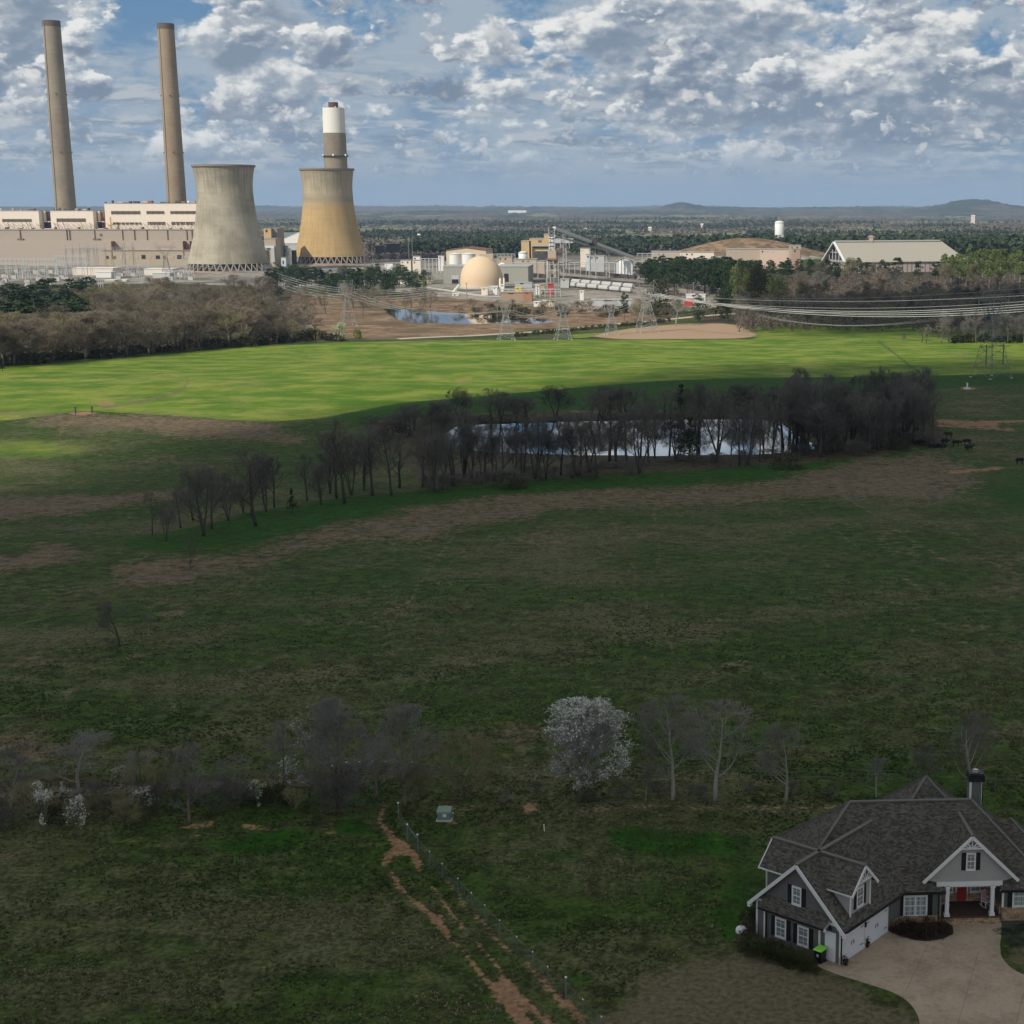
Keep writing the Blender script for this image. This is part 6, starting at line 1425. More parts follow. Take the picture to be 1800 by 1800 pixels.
for i, (px, b, t_, w) in enumerate(((1655, 603, 545, 46), (1668, 601, 550, 30), (1715, 603, 545, 40), (1700, 602, 560, 34), (1745, 602, 556, 36), (1772, 603, 548, 44), (1800, 603, 552, 44), (1620, 602, 575, 26), (1586, 600, 585, 14), (1628, 603, 570, 20), (1790, 600, 560, 40))):
    near(MID[i % 5] if i % 2 else FARB[i % 4], px, b, t_, w, 'bare tree in the hedge line behind the right hand pylon', 'bare_tree', 'tree', 'bare trees of the hedge line at the right', mats={'crown': TWIG_G})
for i in range(18):
    px = rr.uniform(1680, 1830); x, y, H, W = at_px(px, 602 + rr.uniform(-3, 1), 590 + rr.uniform(-6, 3), rr.uniform(12, 30)); place(SHRUBF[i % 2], 'shrub', x, y, H, W, 'dark shrub in the hedge line at the right', 'shrub', 'shrubs of the hedge line at the right', mats={'crown': CEDAR})

# ---- the far woods: a mass nobody could count
def far_mass(name, n, px0, px1, Y0, Y1, h0, h1, mat, seed, test, cards=12, szk=.17):
    rg = np.random.default_rng(seed); Yv = Y0 * (Y1 / Y0) ** rg.random(n * 3); pxv = rg.uniform(px0, px1, n * 3); X = (pxv - CX) / F_PX * Yv * 1.0
    ok = test(X, Yv, pxv); X = X[ok][:n]; Yv = Yv[ok][:n]; Z = gz(X, Yv); m = len(X); hh = rg.uniform(h0, h1, m); w = hh * rg.uniform(.45, .7, m)
    d = rg.normal(size=(m, cards, 3)); d /= np.linalg.norm(d, axis=2, keepdims=True); d *= rg.uniform(.4, 1, (m, cards, 1)) ** .5
    P = np.stack([X, Yv, Z + hh * .58], 1)[:, None] + d * np.stack([w * .5, w * .5, hh * .45], 1)[:, None]
    sz = np.repeat(hh * szk, cards)[:, None]; tint = np.repeat(rg.uniform(0, 1, m), cards) * .7 + rg.uniform(0, .3, m * cards)
    P = P.reshape(-1, 3); N = len(P)
    a = rg.normal(size=(N, 3)); a /= np.linalg.norm(a, axis=1, keepdims=True); b = rg.normal(size=(N, 3)); b -= a * (a * b).sum(1, keepdims=True); b /= np.linalg.norm(b, axis=1, keepdims=True)
    v = np.stack([P - a * sz, P + b * sz * .8, P + a * sz, P - b * sz * .8], 1).reshape(-1, 3); f = (np.arange(N) * 4)[:, None] + np.arange(4)[None]; t = np.repeat(tint, 4)
    o = link(bpy.data.objects.new(name, fast_mesh(name, v, f, mat, tint=np.stack([t, t, t], 1)))); return setp(o, kind='stuff')
FARTWIG = leaf_mat('far_bare_wood', (.105, .088, .070), (.185, .155, .122), 0)
FARPINE = leaf_mat('far_pine_wood', (.024, .036, .019), (.048, .068, .030), 0)
wn = lambda X, Y, s: fbm(X / 260, Y / 420, s, 3)
FF = lambda X, Y: (fbm(X / 500, Y / 260, 81, 3) > .63) | (fbm(X / 900, Y / 330, 87, 2) > .73)
far_mass('far_leafless_wood', 19000, -800, 2050, 2150, 6500, 10, 16, FARTWIG, 1, lambda X, Y, p: (wn(X, Y, 91) > .42) & ~FF(X, Y), 11)
far_mass('far_pine_wood', 11500, -800, 2050, 2150, 6500, 12, 18, FARPINE, 2, lambda X, Y, p: (wn(X, Y, 91) <= .40) & ~FF(X, Y), 11)
# pine belt just beyond the yard (centre) and the dark belt at the right
far_mass('pine_belt', 1500, 735, 925, 2080, 2420, 15, 21, FARPINE, 3, lambda X, Y, p: p > 0, 26)
far_mass('pine_belt', 2300, 1190, 2100, 1960, 2500, 18, 25, FARPINE, 4, lambda X, Y, p: (p > 1420) | (Y > 2150), 24)
far_mass('pine_belt', 1000, 1060, 1500, 2150, 2700, 14, 20, FARPINE, 5, lambda X, Y, p: p > 0, 24)
far_mass('leafless_undergrowth', 3600, 1295, 1900, 840, 1420, 3, 8, FARTWIG, 6, lambda X, Y, p: (Y > 860), 70, .06)
far_mass('leafless_undergrowth', 1500, -60, 560, 720, 1120, 2.5, 6, FARTWIG, 7, lambda X, Y, p: (Y > np.interp(p, [-60, 0, 300, 560], [670, 700, 745, 815])), 60, .06)
far_mass('roadside_brush', 500, 640, 830, 1960, 2100, 5, 9, FARTWIG, 8, lambda X, Y, p: p > 0, 14)

far_mass('leafless_wood_edge', 500, -560, -75, 690, 1150, 14, 20, FARTWIG, 9, lambda X, Y, p: Y > 700, 110, .04)
# ---- coarse grass clumps on the near fields: more than anyone could count
def clumps():
    rg = np.random.default_rng(77); n = 130000; X = rg.uniform(-75, 40, n); Y = 80 * (230 / 80) ** rg.random(n); ok = (X > -.50 * Y) & (X < .28 * Y) & ~((X > 3) & (Y > 92) & (Y < 114)) & ~((X > 11) & (Y < 103))
    dens = fbm(X / 2.4, Y / 2.4, 131, 3); ok &= rg.random(n) < np.clip((dens - .34) * 5, .05, 1) * np.clip((225 - Y) / 90, 0, 1); X = X[ok]; Y = Y[ok]
    ix = np.clip(np.searchsorted(ROWS, Y), 0, nr - 1); tc = X / np.maximum(Y, 60); jx = np.clip(np.searchsorted(TC, tc), 0, nc - 1); bare = (m_dirt[ix, jx] > .15) | (m_dorm[ix, jx] > .25); X = X[~bare]; Y = Y[~bare]; dr = m_dead[ix, jx][~bare]; lu = m_lush_shade[ix, jx][~bare]
    Z = gz(X, Y); m = len(X); h = rg.uniform(.07, .17, m) * (1 - .35 * (lu > .4)); k = 3; v = []; a = rg.uniform(0, math.pi, (m, k)); lean = rg.normal(0, .35, (m, k)); w = rg.uniform(.05, .13, (m, k)); dx = np.cos(a); dy = np.sin(a)
    P = np.stack([X, Y, Z - .02], 1)[:, None, :] + np.stack([rg.normal(0, .07, (m, k)), rg.normal(0, .07, (m, k)), np.zeros((m, k))], -1)
    D = np.stack([dx, dy, np.zeros_like(dx)], -1); U = np.stack([-dy * lean, dx * lean, np.ones_like(dx)], -1) * h[:, None, None]
    v = np.stack([P - D * w[..., None] * .5, P + D * w[..., None] * .5, P + D * w[..., None] * .9 + U * .85, P - D * w[..., None] * .7 + U], 2).reshape(-1, 3)
    N = m * k; f = (np.arange(N) * 4)[:, None] + np.arange(4)[None]
    t = np.clip(.30 + (fbm(X / 9, Y / 9, 137, 3) - .5) * 2.0 + rg.normal(0, .22, m) + .3 * (dr > .5) - .5 * (lu > .4), 0, 1); t = np.repeat(t, k * 4)
    o = link(bpy.data.objects.new('grass_clumps', fast_mesh('grass_clumps', v, f, leaf_mat('grass_blades', (.036, .068, .015), (.190, .172, .095), 0), tint=np.stack([t, t, t], 1)))); setp(o, kind='stuff')
clumps()

# ================================================================== HOUSE
def siding(name, col, vertical=True, pitch=.40):
    m = bpy.data.materials.new(name); m.use_nodes = True; nt = m.node_tree; g = G(nt); b = nt.nodes['Principled BSDF']
    at_ = nt.nodes.new('ShaderNodeTexCoord'); P = V(g, at_.outputs['Object']); x, y, z = g.sep(P)
    n = g.noise(P, 1.2, 4, .6); c = g.vm('SCALE', col, (n - .5) * .22 + 1.0)
    g.put(b.inputs['Base Color'], c); b.inputs['Roughness'].default_value = .7; b.inputs['Specular IOR Level'].default_value = .2
    if not vertical:
        h = g.m('FRACT', z / pitch); g.put(b.inputs['Normal'], g.bump(h, .6, .02))
    return m
SID_D = siding('dark_grey_siding', (.118, .113, .108), True); SID_L = siding('light_shingle_siding', (.34, .335, .325), False, .18); SID_LD = siding('dark_lap_siding', (.105, .108, .112), False, .16)
TRIM = pbr('white_trim', (.62, .61, .61), .5, .04); BLACKP = pbr('black_paint', (.012, .012, .013), .5, .1); GDOOR = pbr('garage_door_white', (.60, .60, .64), .5, .04)
def shingle():
    m = bpy.data.materials.new('roof_shingles'); m.use_nodes = True; nt = m.node_tree; g = G(nt); b = nt.nodes['Principled BSDF']
    at_ = nt.nodes.new('ShaderNodeNewGeometry'); P = V(g, at_.outputs['Position']); x, y, z = g.sep(P)
    Nn = V(g, at_.outputs['Normal']); nx, ny, nz = g.sep(Nn)
    hl = g.m('SQRT', nx * nx + ny * ny + .0001); al = (x * (ny * -1.0) + y * nx) / hl      # distance along the course
    row = g.m('FLOOR', z / .085); cell = g.m('FLOOR', al / .24 + g.m('MULTIPLY', row, .37))
    wn = nt.nodes.new('ShaderNodeTexWhiteNoise'); g.put(wn.inputs['Vector'], g.comb(cell, row, 0)); r = V(g, wn.outputs['Value'])
    n = g.noise(P, .8, 4, .6); fr = g.m('FRACT', z / .085)
    c = g.mix(r, (.048, .043, .037), (.120, .109, .096)); c = g.vm('SCALE', c, (n - .5) * .5 + 1.0)
    c = g.mix(g.ss(fr, 0, .16, .55, 0), c, (.02, .02, .02))
    g.put(b.inputs['Base Color'], c); b.inputs['Roughness'].default_value = .92; b.inputs['Specular IOR Level'].default_value = .12
    g.put(b.inputs['Normal'], g.bump(fr + r * .5, .5, .02)); return m
SHING = shingle()
def stone():
    m = bpy.data.materials.new('ledge_stone'); m.use_nodes = True; nt = m.node_tree; g = G(nt); b = nt.nodes['Principled BSDF']
    at_ = nt.nodes.new('ShaderNodeNewGeometry'); P = g.vm('MULTIPLY', V(g, at_.outputs['Position']), (3.2, 3.2, 9.0))
    col = g.voro(P, 1, 0, 'F1', out=1); s = g.sep(col); d = g.voro(P, 1, 0, 'DISTANCE_TO_EDGE')
    c = g.mix(s[0], (.20, .105, .055), (.50, .34, .20)); c = g.mix(g.ss(s[1], .6, .8) * .6, c, (.33, .28, .22)); c = g.mix(g.ss(d, .0, .07, .75, 0), c, (.07, .05, .035))
    g.put(b.inputs['Base Color'], c); b.inputs['Roughness'].default_value = .85; g.put(b.inputs['Normal'], g.bump(g.ss(d, 0, .12), .7, .03)); return m
STONE = stone()
GLASS = pbr('window_glass', (.17, .19, .185), .10, .25, 1.5, spec=.8); CURT = pbr('window_curtain', (.30, .34, .34), .12, .25, 3, spec=.7)
HO = Vector((7.87, 97.47, 0)); Hn = Vector((.7826, -.6225, 0)); He = Vector((.6225, .7826, 0))
MO = Vector((14.3, 101.35, 0)); Ma = Vector((.99863, .05234, 0)); Mb_ = Vector((-.05234, .99863, 0)); UP = Vector((0, 0, 1))
TW = lambda u, v, z: HO + Hn * u + He * v + UP * z
TM = lambda s, t, z: MO + Ma * s + Mb_ * t + UP * z
house = thing('brick_house', (14, 101.5, 0), 'grey sided house with dark shingle roofs, white garage doors and a stone footed porch', 'house'); house.name = 'farmhouse'
def hb(name, mat, mb, parent=None, label=None): return mb.build(name, mat, parent if parent is not None else house, label=label)
def hexT(T, u0, u1, v0, v1, z0, z1): return [T(u0, v0, z0), T(u1, v0, z0), T(u1, v1, z0), T(u0, v1, z0), T(u0, v0, z1), T(u1, v0, z1), T(u1, v1, z1), T(u0, v1, z1)]
def wallhit(P, px, py):
    d = Vector(ray(px, py)); C = Vector((0, 0, CAM_H)); p0 = P(0, 0, 0); a = P(1, 0, 0) - p0; n = a.cross(UP); t = (p0 - C).dot(n) / d.dot(n); q = C + d * t - p0
    return q.dot(a), q.z
c3 = lambda u, v: (1280 + u / 5.625, 1400 + v / 5.625)
c4 = lambda u, v: (1540 + u / 6, 1420 + v / 6)
WG = lambda a, o, z: TW(a, -o, z)
WR = lambda a, o, z: TW(3.49 + o, a, z)
WD = lambda a, o, z: TW(3.36 + o, a, z)
WM = lambda a, o, z: TM(a, -o, z)
WP = lambda a, o, z: TM(a, 2.35 - o, z)
def rectpx(P, crop, L, Rr, top, bot):
    m = (L + Rr) / 2; ym = (top + bot) / 2; a0 = wallhit(P, *crop(L, ym))[0]; a1 = wallhit(P, *crop(Rr, ym))[0]; z1 = wallhit(P, *crop(m, top))[1]; z0 = wallhit(P, *crop(m, bot))[1]
    return min(a0, a1), max(a0, a1), z0, z1
def boxP(mb, P, a0, a1, o0, o1, z0, z1): return mb.hexa([P(a0, o1, z0), P(a1, o1, z0), P(a1, o0, z0), P(a0, o0, z0), P(a0, o1, z1), P(a1, o1, z1), P(a1, o0, z1), P(a0, o0, z1)])
def window(P, rect, shutters=(1, 1), cols=1, label=None, glass=None, sw=.34):
    a0, a1, z0, z1 = rect; f = .11
    mb = MB(); boxP(mb, P, a0, a1, 0, .07, z1 - f * 1.3, z1); boxP(mb, P, a0, a1, 0, .09, z0 - .05, z0 + f); boxP(mb, P, a0, a0 + f, 0, .065, z0 + f, z1 - f * 1.3); boxP(mb, P, a1 - f, a1, 0, .065, z0 + f, z1 - f * 1.3)
    zm = (z0 + z1) / 2; boxP(mb, P, a0 + f, a1 - f, 0, .05, zm - .035, zm + .035)
    for k in range(1, cols): x = a0 + (a1 - a0) * k / cols; boxP(mb, P, x - .06, x + .06, 0, .055, z0 + f, z1 - f * 1.3)
    w = hb('window', TRIM, mb, label=label)
    mb = MB(); boxP(mb, P, a0 + f, a1 - f, -.02, .02, z0 + f, z1 - f * 1.3); hb('pane', glass or GLASS, mb, w)
    mb = MB(); n = 2 if cols == 1 else 4
    for k in range(1, n):
        x = a0 + f + (a1 - a0 - 2 * f) * k / n; boxP(mb, P, x - .012, x + .012, .02, .035, z0 + f, z1 - f * 1.3)
    for k in (.25, .75): z = z0 + (z1 - z0) * k; boxP(mb, P, a0 + f, a1 - f, .02, .034, z - .012, z + .012)
    hb('muntin', TRIM, mb, w)
    for s, on_ in zip((-1, 1), shutters):
        if not on_: continue
        mb = MB(); x0, x1 = (a0 - sw, a0 - .01) if s < 0 else (a1 + .01, a1 + sw); boxP(mb, P, x0, x1, 0, .05, z0, z1)
        for k in range(9): z = z0 + .12 + (z1 - z0 - .24) * k / 8; boxP(mb, P, x0 + .05, x1 - .05, .05, .065, z - .03, z + .03)
        hb('shutter', BLACKP, mb)
    return w
# --- wing walls with battens
RW, KW = 6.2, .974
def zw(u): return RW - KW * abs(u)
mb = MB()
mb.add([TW(-3.49, 0, -.2), TW(3.49, 0, -.2), TW(3.49, 9.2, -.2), TW(-3.49, 9.2, -.2), TW(-3.49, 0, zw(3.49) - .05), TW(3.49, 0, zw(3.49) - .05), TW(3.49, 9.2, zw(3.49) - .05), TW(-3.49, 9.2, zw(3.49) - .05), TW(0, 0, RW - .05), TW(0, 9.2, RW - .05)],
       [(0, 1, 5, 8, 4), (1, 2, 6, 5), (2, 3, 7, 9, 6), (3, 0, 4, 7)]); hb('wall', SID_D, mb)
mb = MB()
for k in range(17):
    a = -3.3 + k * .41
    boxP(mb, WG, a, a + .05, 0, .022, 0.1, min(2.3, zw(a) - .4))
for k in range(19):
    boxP(mb, WR, .2 + k * .41, .25 + k * .41, 0, .02, 0.1, 2.6)
hb('batten', SID_D, mb)
mb = MB(); boxP(mb, WG, -3.52, 3.52, 0, .05, 2.62, 2.80); 
for a in (-3.49, 3.37): boxP(mb, WG, a, a + .14, 0, .04, 0, 2.6)
p0 = wallhit(WG, *c3(363, 1300))[0]; boxP(mb, WG, p0 - .06, p0 + .06, 0, .08, 0, 2.35)
p1 = wallhit(WG, *c3(905, 1500))[0]; boxP(mb, WG, p1 - .07, p1 + .07, 0, .08, 0, 2.35)
boxP(mb, WR, -.0, .16, 0, .05, 0, 2.6); hb('corner_trim', TRIM, mb)
mb = MB(); mb.tube([WG(p0 + .16, .1, 0.1), WG(p0 + .16, .1, 2.3)], .05, 6); hb('downspout', BLACKP, mb); mb = MB(); mb.tube([WR(-.08, .1, 0.1), WR(-.08, .1, 2.1), WR(-.08, .42, 2.45)], .055, 6); hb('downspout', BLACKP, mb)
# --- roof solids
def slab(name, pts, th=.16, mat=SHING):
    mb = MB(); mb.poly(pts, th); return hb(name, mat, mb)
def ridgecap(A, B_, w=.14):
    mb = MB(); mb.beam(A + UP * .03, B_ + UP * .03, w * 2, .10); return hb('ridge_cap', pbr('ridge_shingles', (.125, .118, .11), .9, .25, 4), mb)
ov = .38
wl = [TW(-3.87, -.33, zw(3.87)), TW(0, -.33, RW), TW(0, 9.5, RW), TW(-3.87, 9.5, zw(3.87))]; wr = [TW(0, -.33, RW), TW(3.87, -.33, zw(3.87)), TW(3.87, 8.4, zw(3.87)), TW(0, 9.5, RW)]
slab('wing_roof', [p + UP * .1 for p in wr]); slab('wing_roof', [p + UP * .1 for p in wl])
ridgecap(TW(0, -.33, RW + .1), TW(0, 9.4, RW + .1))
mb = MB()
for s in (-1, 1): mb.beam(TW(s * 3.95, -.36, zw(3.95) - .02), TW(0, -.36, RW + .0), .08, .24)
hb('rake_board', TRIM, mb)
mb = MB()
for s in (-1, 1): mb.hexa(hexT(TW, s * 3.9 - .1, s * 3.9 + .1, -.38, -.05, zw(3.9) - .28, zw(3.9) + .02))
hb('eave_return', TRIM, mb)
mb = MB(); mb.hexa(hexT(TW, 3.84, 3.98, -.3, 8.1, zw(3.9) - .04, zw(3.9) + .09)); hb('gutter', BLACKP, mb); mb = MB(); mb.hexa(hexT(TW, 3.5, 3.84, -.3, 8.1, zw(3.9) - .05, zw(3.9) + .0)); hb('soffit', TRIM, mb)
# pent roof over the lower windows
pt = [TW(-2.75, -.02, 3.22), TW(-2.95, -.52, 2.36), TW(2.42, -.52, 2.36), TW(2.72, -.02, 3.22)]; slab('pent_roof', [p + UP * .08 for p in pt], .1)
mb = MB(); mb.hexa(hexT(TW, -3.0, 2.45, -.58, -.50, 2.30, 2.42)); hb('gutter', BLACKP, mb); mb = MB(); mb.add([TW(2.46, -.02, 2.38), TW(2.46, -.55, 2.34), TW(2.46, -.55, 2.44), TW(2.74, -.02, 3.26)], [(0, 1, 2, 3)]); mb.hexa(hexT(TW, 2.40, 2.56, -.56, -.40, 2.24, 2.40)); hb('rake_board', TRIM, mb)
# windows, door, garage doors of the wing
window(WG, rectpx(WG, c3, 633, 727, 890, 1072)); window(WG, rectpx(WG, c3, 468, 577, 1200, 1395)); window(WG, rectpx(WG, c3, 688, 800, 1282, 1478))
a0, a1, z0, z1 = rectpx(WG, c3, 958, 1065, 1385, 1640); a1 = min(a1, 3.3); z1 = 2.12
mb = MB(); boxP(mb, WG, a0, a1, 0, .05, 0.02, z1); dr = hb('door', TRIM, mb); mb = MB(); boxP(mb, WG, a0 + .09, a1 - .09, .05, .062, .06, z1 - .1); hb('door_leaf', GDOOR, mb, dr); mb = MB(); mb.tube([WG(a0 + .18, .06, 1.0), WG(a0 + .18, .13, 1.0)], .03, 8); hb('handle', DARK, mb, dr)
mb = MB(); boxP(mb, WG, (a0 + a1) / 2 - .06, (a0 + a1) / 2 + .06, 0, .14, z1 + .15, z1 + .4); hb('lantern', BLACKP, mb)
for (L, Rr, tL, bL, tR, bR) in ((1113, 1334, 1350, 1600, 1210, 1478), (1356, 1568, 1190, 1412, 1046, 1318)):
    v0 = wallhit(WR, *c3(L, (tL + bL) / 2))[0]; v1 = wallhit(WR, *c3(Rr, (tR + bR) / 2))[0]; zt = 2.28
    mb = MB(); boxP(mb, WR, v0, v1, 0, .04, 0.03, zt); gd = hb('garage_door', GDOOR, mb)
    mb = MB(); boxP(mb, WR, v0 - .1, v0, 0, .06, 0, zt + .12); boxP(mb, WR, v1, v1 + .1, 0, .06, 0, zt + .12); boxP(mb, WR, v0, v1, 0, .06, zt, zt + .12); hb('door_frame', TRIM, mb, gd)
    mb = MB()
    for k in range(1, 4): boxP(mb, WR, v0 + .05, v1 - .05, .04, .046, zt * k / 4 - .01, zt * k / 4 + .01)
    for k in range(1, 12): x = v0 + (v1 - v0) * k / 12; boxP(mb, WR, x - .008, x + .008, .04, .045, .08, zt * .74)
    hb('panel_joint', pbr('joint_grey', (.52, .53, .57), .6), mb, gd)
    vm = (v0 + v1) / 2; mb = MB()
    for s in (-.14, .14): boxP(mb, WR, vm + s - .02, vm + s + .02, .045, .075, .95, 1.25)
    for s in (v0 + .06, v1 - .4):
        for z in (.45, 1.75): boxP(mb, WR, s, s + .34, .045, .06, z, z + .05)
    hb('handle', BLACKP, mb, gd)
mb = MB(); vq = wallhit(WR, *c3(1347, 1250))[0]; boxP(mb, WR, vq - .07, vq + .07, .02, .16, 1.6, 1.95); hb('lantern', BLACKP, mb)
# --- dormers
def dormer(sgn, U, name):
    RZ = 6.2; hw = 1.27; k = 1.0; TD = (lambda u, v, z: TW(sgn * u, v, z)); vc = 2.5
    zc = RZ - k * hw - .06
    mb = MB(); pts = [TD(U, vc - hw, 2.7 if sgn < 0 else zw(U) - .1), TD(U, vc + hw, 2.7 if sgn < 0 else zw(U) - .1), TD(U, vc + hw, zc), TD(U, vc, RZ - .08), TD(U, vc - hw, zc)]
    bk = [TD(.3, vc - hw, zw(.3) - .9), TD(.3, vc + hw, zw(.3) - .9), TD(.3, vc + hw, zc), TD(.3, vc, RZ - .08), TD(.3, vc - hw, zc)]
    o = (0, 1, 2, 3, 4); mb.add(pts + bk, [o if sgn > 0 else o[::-1], (0, 4, 9, 5), (2, 1, 6, 7)]); hb(name, SID_L if sgn > 0 else SID_D, mb)
    for s in (-1, 1):
        a = TD(U + .40, vc, RZ + .1); b2 = TD(U + .40, vc + s * 1.62, RZ + .1 - k * 1.62); slab('dormer_roof', [a, b2, TD(.0, vc + s * 1.62, RZ + .1 - k * 1.62), TD(.0, vc, RZ + .1)] if s * sgn > 0 else [b2, a, TD(.0, vc, RZ + .1), TD(.0, vc + s * 1.62, RZ + .1 - k * 1.62)], .14)
    ridgecap(TD(U + .4, vc, RZ + .1), TD(0, vc, RZ + .1))
    mb = MB()
    for s in (-1, 1): mb.beam(TD(U + .42, vc + s * 1.68, RZ - k * 1.68 + .02), TD(U + .42, vc, RZ + .02), .07, .20)
    for s in (-1, 1): mb.beam(TD(U - .02, vc + s * 1.62, RZ - k * 1.62 + .02), TD(U + .4, vc + s * 1.62, RZ - k * 1.62 + .02), .08, .12); mb.beam(TD(1.55, vc + s * 1.63, RZ - k * 1.63 + .02), TD(U, vc + s * 1.63, RZ - k * 1.63 + .02), .05, .10)
    hb('rake_board', TRIM, mb)
    mb = MB()
    for s in (-1, 1): mb.beam(TD(U + .03, vc + s * (hw - .02), (2.75 if sgn < 0 else zw(U))), TD(U + .03, vc + s * (hw - .02), zc + .03), .12)
    hb('corner_trim', TRIM, mb)
    if sgn > 0:
        mb = MB(); z = RZ - .95
        mb.beam(TD(U + .40, vc - .85, z), TD(U + .40, vc + .85, z), .06, .10); mb.beam(TD(U + .40, vc, z), TD(U + .40, vc, RZ - .05), .05, .09)
        for s in (-1, 1): mb.beam(TD(U + .40, vc, z), TD(U + .40, vc + s * .42, RZ - .45), .045, .08); mb.beam(TD(U + .40, vc, z), TD(U + .40, vc + s * .68, z + .25), .045, .07)
        hb('gable_fan', TRIM, mb)
dormer(1, 3.36, 'dormer'); dormer(-1, 3.49, 'dormer')
window(WD, rectpx(WD, c3, 1266, 1334, 890, 1082), sw=.30)
# --- main block
S0, S1, TE0, TE1, ZE, ZR, KM = -6.85, 12.1, -.35, 9.65, 2.45, 7.3, .97
RL, RRr, TR = -1.85, 7.1, 4.65
zm = lambda t: ZE + KM * (t - TE0)
mb = MB(); mb.hexa(hexT(TM, S0 + .4, 4.05, 0, 9.3, -.2, ZE + .25)); mb.hexa(hexT(TM, 4.05, 8.4, 2.35, 9.3, -.2, ZE + .25)); mb.hexa(hexT(TM, 8.4, S1 - .4, 0, 9.3, -.2, ZE + .25)); hb('wall', SID_D, mb)
mb = MB()
for k in range(10): boxP(mb, WM, .35 + k * .41, .40 + k * .41, 0, .022, .1, 2.6)
for k in range(8): boxP(mb, WM, 8.6 + k * .41, 8.65 + k * .41, 0, .022, 1.1, 2.6)
hb('batten', SID_D, mb)
NL, NR, NZ = 4.25, 8.25, 3.05; tN = (NZ - ZE) / KM + TE0
slab('main_roof', [TM(S0, TE0, ZE), TM(NL, TE0, ZE), TM(NL, tN, NZ), TM(NR, tN, NZ), TM(NR, TE0, ZE), TM(S1, TE0, ZE), TM(RRr, TR, ZR), TM(RL, TR, ZR)])
slab('main_roof', [TM(S1, TE1, ZE), TM(S0, TE1, ZE), TM(RL, TR, ZR), TM(RRr, TR, ZR)])
slab('hip_roof', [TM(S0, TE1, ZE), TM(S0, TE0, ZE), TM(RL, TR, ZR)]); slab('hip_roof', [TM(S1, TE0, ZE), TM(S1, TE1, ZE), TM(RRr, TR, ZR)])
ridgecap(TM(RL, TR, ZR), TM(RRr, TR, ZR))
for a, b2 in ((TM(RL, TR, ZR), TM(S0, TE0, ZE)), (TM(RL, TR, ZR), TM(S0, TE1, ZE)), (TM(RRr, TR, ZR), TM(S1, TE0, ZE)), (TM(RRr, TR, ZR), TM(S1, TE1, ZE))): ridgecap(a, b2, .11)
mb = MB(); boxP(mb, WM, .2, NL + .03, .34, .46, ZE - .13, ZE + .02); boxP(mb, WM, NR - .03, S1, .34, .46, ZE - .13, ZE + .02); hb('gutter', BLACKP, mb)
mb = MB(); boxP(mb, WM, .2, NL, 0, .34, ZE - .12, ZE - .06); boxP(mb, WM, NR, S1, 0, .34, ZE - .12, ZE - .06); hb('soffit', TRIM, mb)
# rear turret roof, right side wing roof
def hiproof(x0, x1, y0, y1, ze, zr, ridge=None, T=TM, names='rear_roof'):
    hw = (zr - ze) / .98; A = T(x0, y0, ze); B2 = T(x1, y0, ze); Cc_ = T(x1, y1, ze); D = T(x0, y1, ze)
    if ridge is None: P1 = P2 = T((x0 + x1) / 2, (y0 + y1) / 2, zr)
    else: P1 = T(ridge[0], ridge[2], zr); P2 = T(ridge[1], ridge[2], zr)
    f = lambda *p: slab(names, list(p))
    if ridge is None: f(A, B2, P1); f(B2, Cc_, P1); f(Cc_, D, P1); f(D, A, P1)
    else: f(A, B2, P2, P1); f(B2, Cc_, P2); f(Cc_, D, P1, P2); f(D, A, P1)
    for a, b2 in ((A, P1), (B2, P2), (Cc_, P2), (D, P1)): ridgecap(b2, a, .10)
ax, ay, az_ = atY(1628, 1365, 110.2); q = Vector((ax, ay, 0)) - MO; sx, ty = q.dot(Ma), q.dot(Mb_)
hiproof(sx - 4.6, sx + 4.6, ty - 4.6, ty + 4.6, az_ - 4.6, az_); mb = MB(); mb.hexa(hexT(TM, sx - 4.2, sx + 4.2, ty - 4, ty + 4.2, -.2, az_ - 4.5)); hb('wall', SID_D, mb)
hiproof(6.5, 13.6, 1.1, 8.3, 2.3, 5.75, (7.5, 10.1, 4.7), names='side_roof')
# chimney
def chim():
    x0, y, z = atY(1704, 1372, 108.3); x1 = atY(1727, 1372, 108.3)[0]; zt = atY(1714, 1368, 108.3)[2]
    mb = MB(); mb.box(x0, x1, 108.0, 109.0, 4.0, zt - .15); ch = hb('chimney', SID_D, mb)
    mb = MB()
    for x in (x0, x1 - .10): mb.box(x - .02, x + .12, 107.97, 108.07, 4.0, zt - .15)
    mb.box(x1 - .08, x1 + .025, 107.97, 108.1, 4.0, zt - .15); hb('corner_trim', TRIM, mb, ch)
    mb = MB(); mb.box(x0 - .10, x1 + .10, 107.9, 109.1, zt - .15, zt + .35); mb.box(x0 - .04, x1 + .04, 107.96, 109.04, zt + .35, zt + .45); hb('chimney_cap', BLACKP, mb, ch)
    xm = (x0 + x1) / 2; mb = MB(); mb.lathe([(.26, 0), (.26, .12), (.2, .16)], 18, (xm, 108.5, zt + .46)); hb('flue_cap', pbr('flue_metal', (.6, .6, .58), .4, metal=.6), mb, ch)
    mb = MB(); mb.tube([(xm + .25 * math.cos(a), 108.5 + .25 * math.sin(a), zt + .63) for a in np.linspace(0, 6.28, 16)], .03, 5, False); hb('flue_ring', BLACKP, mb, ch)
chim()
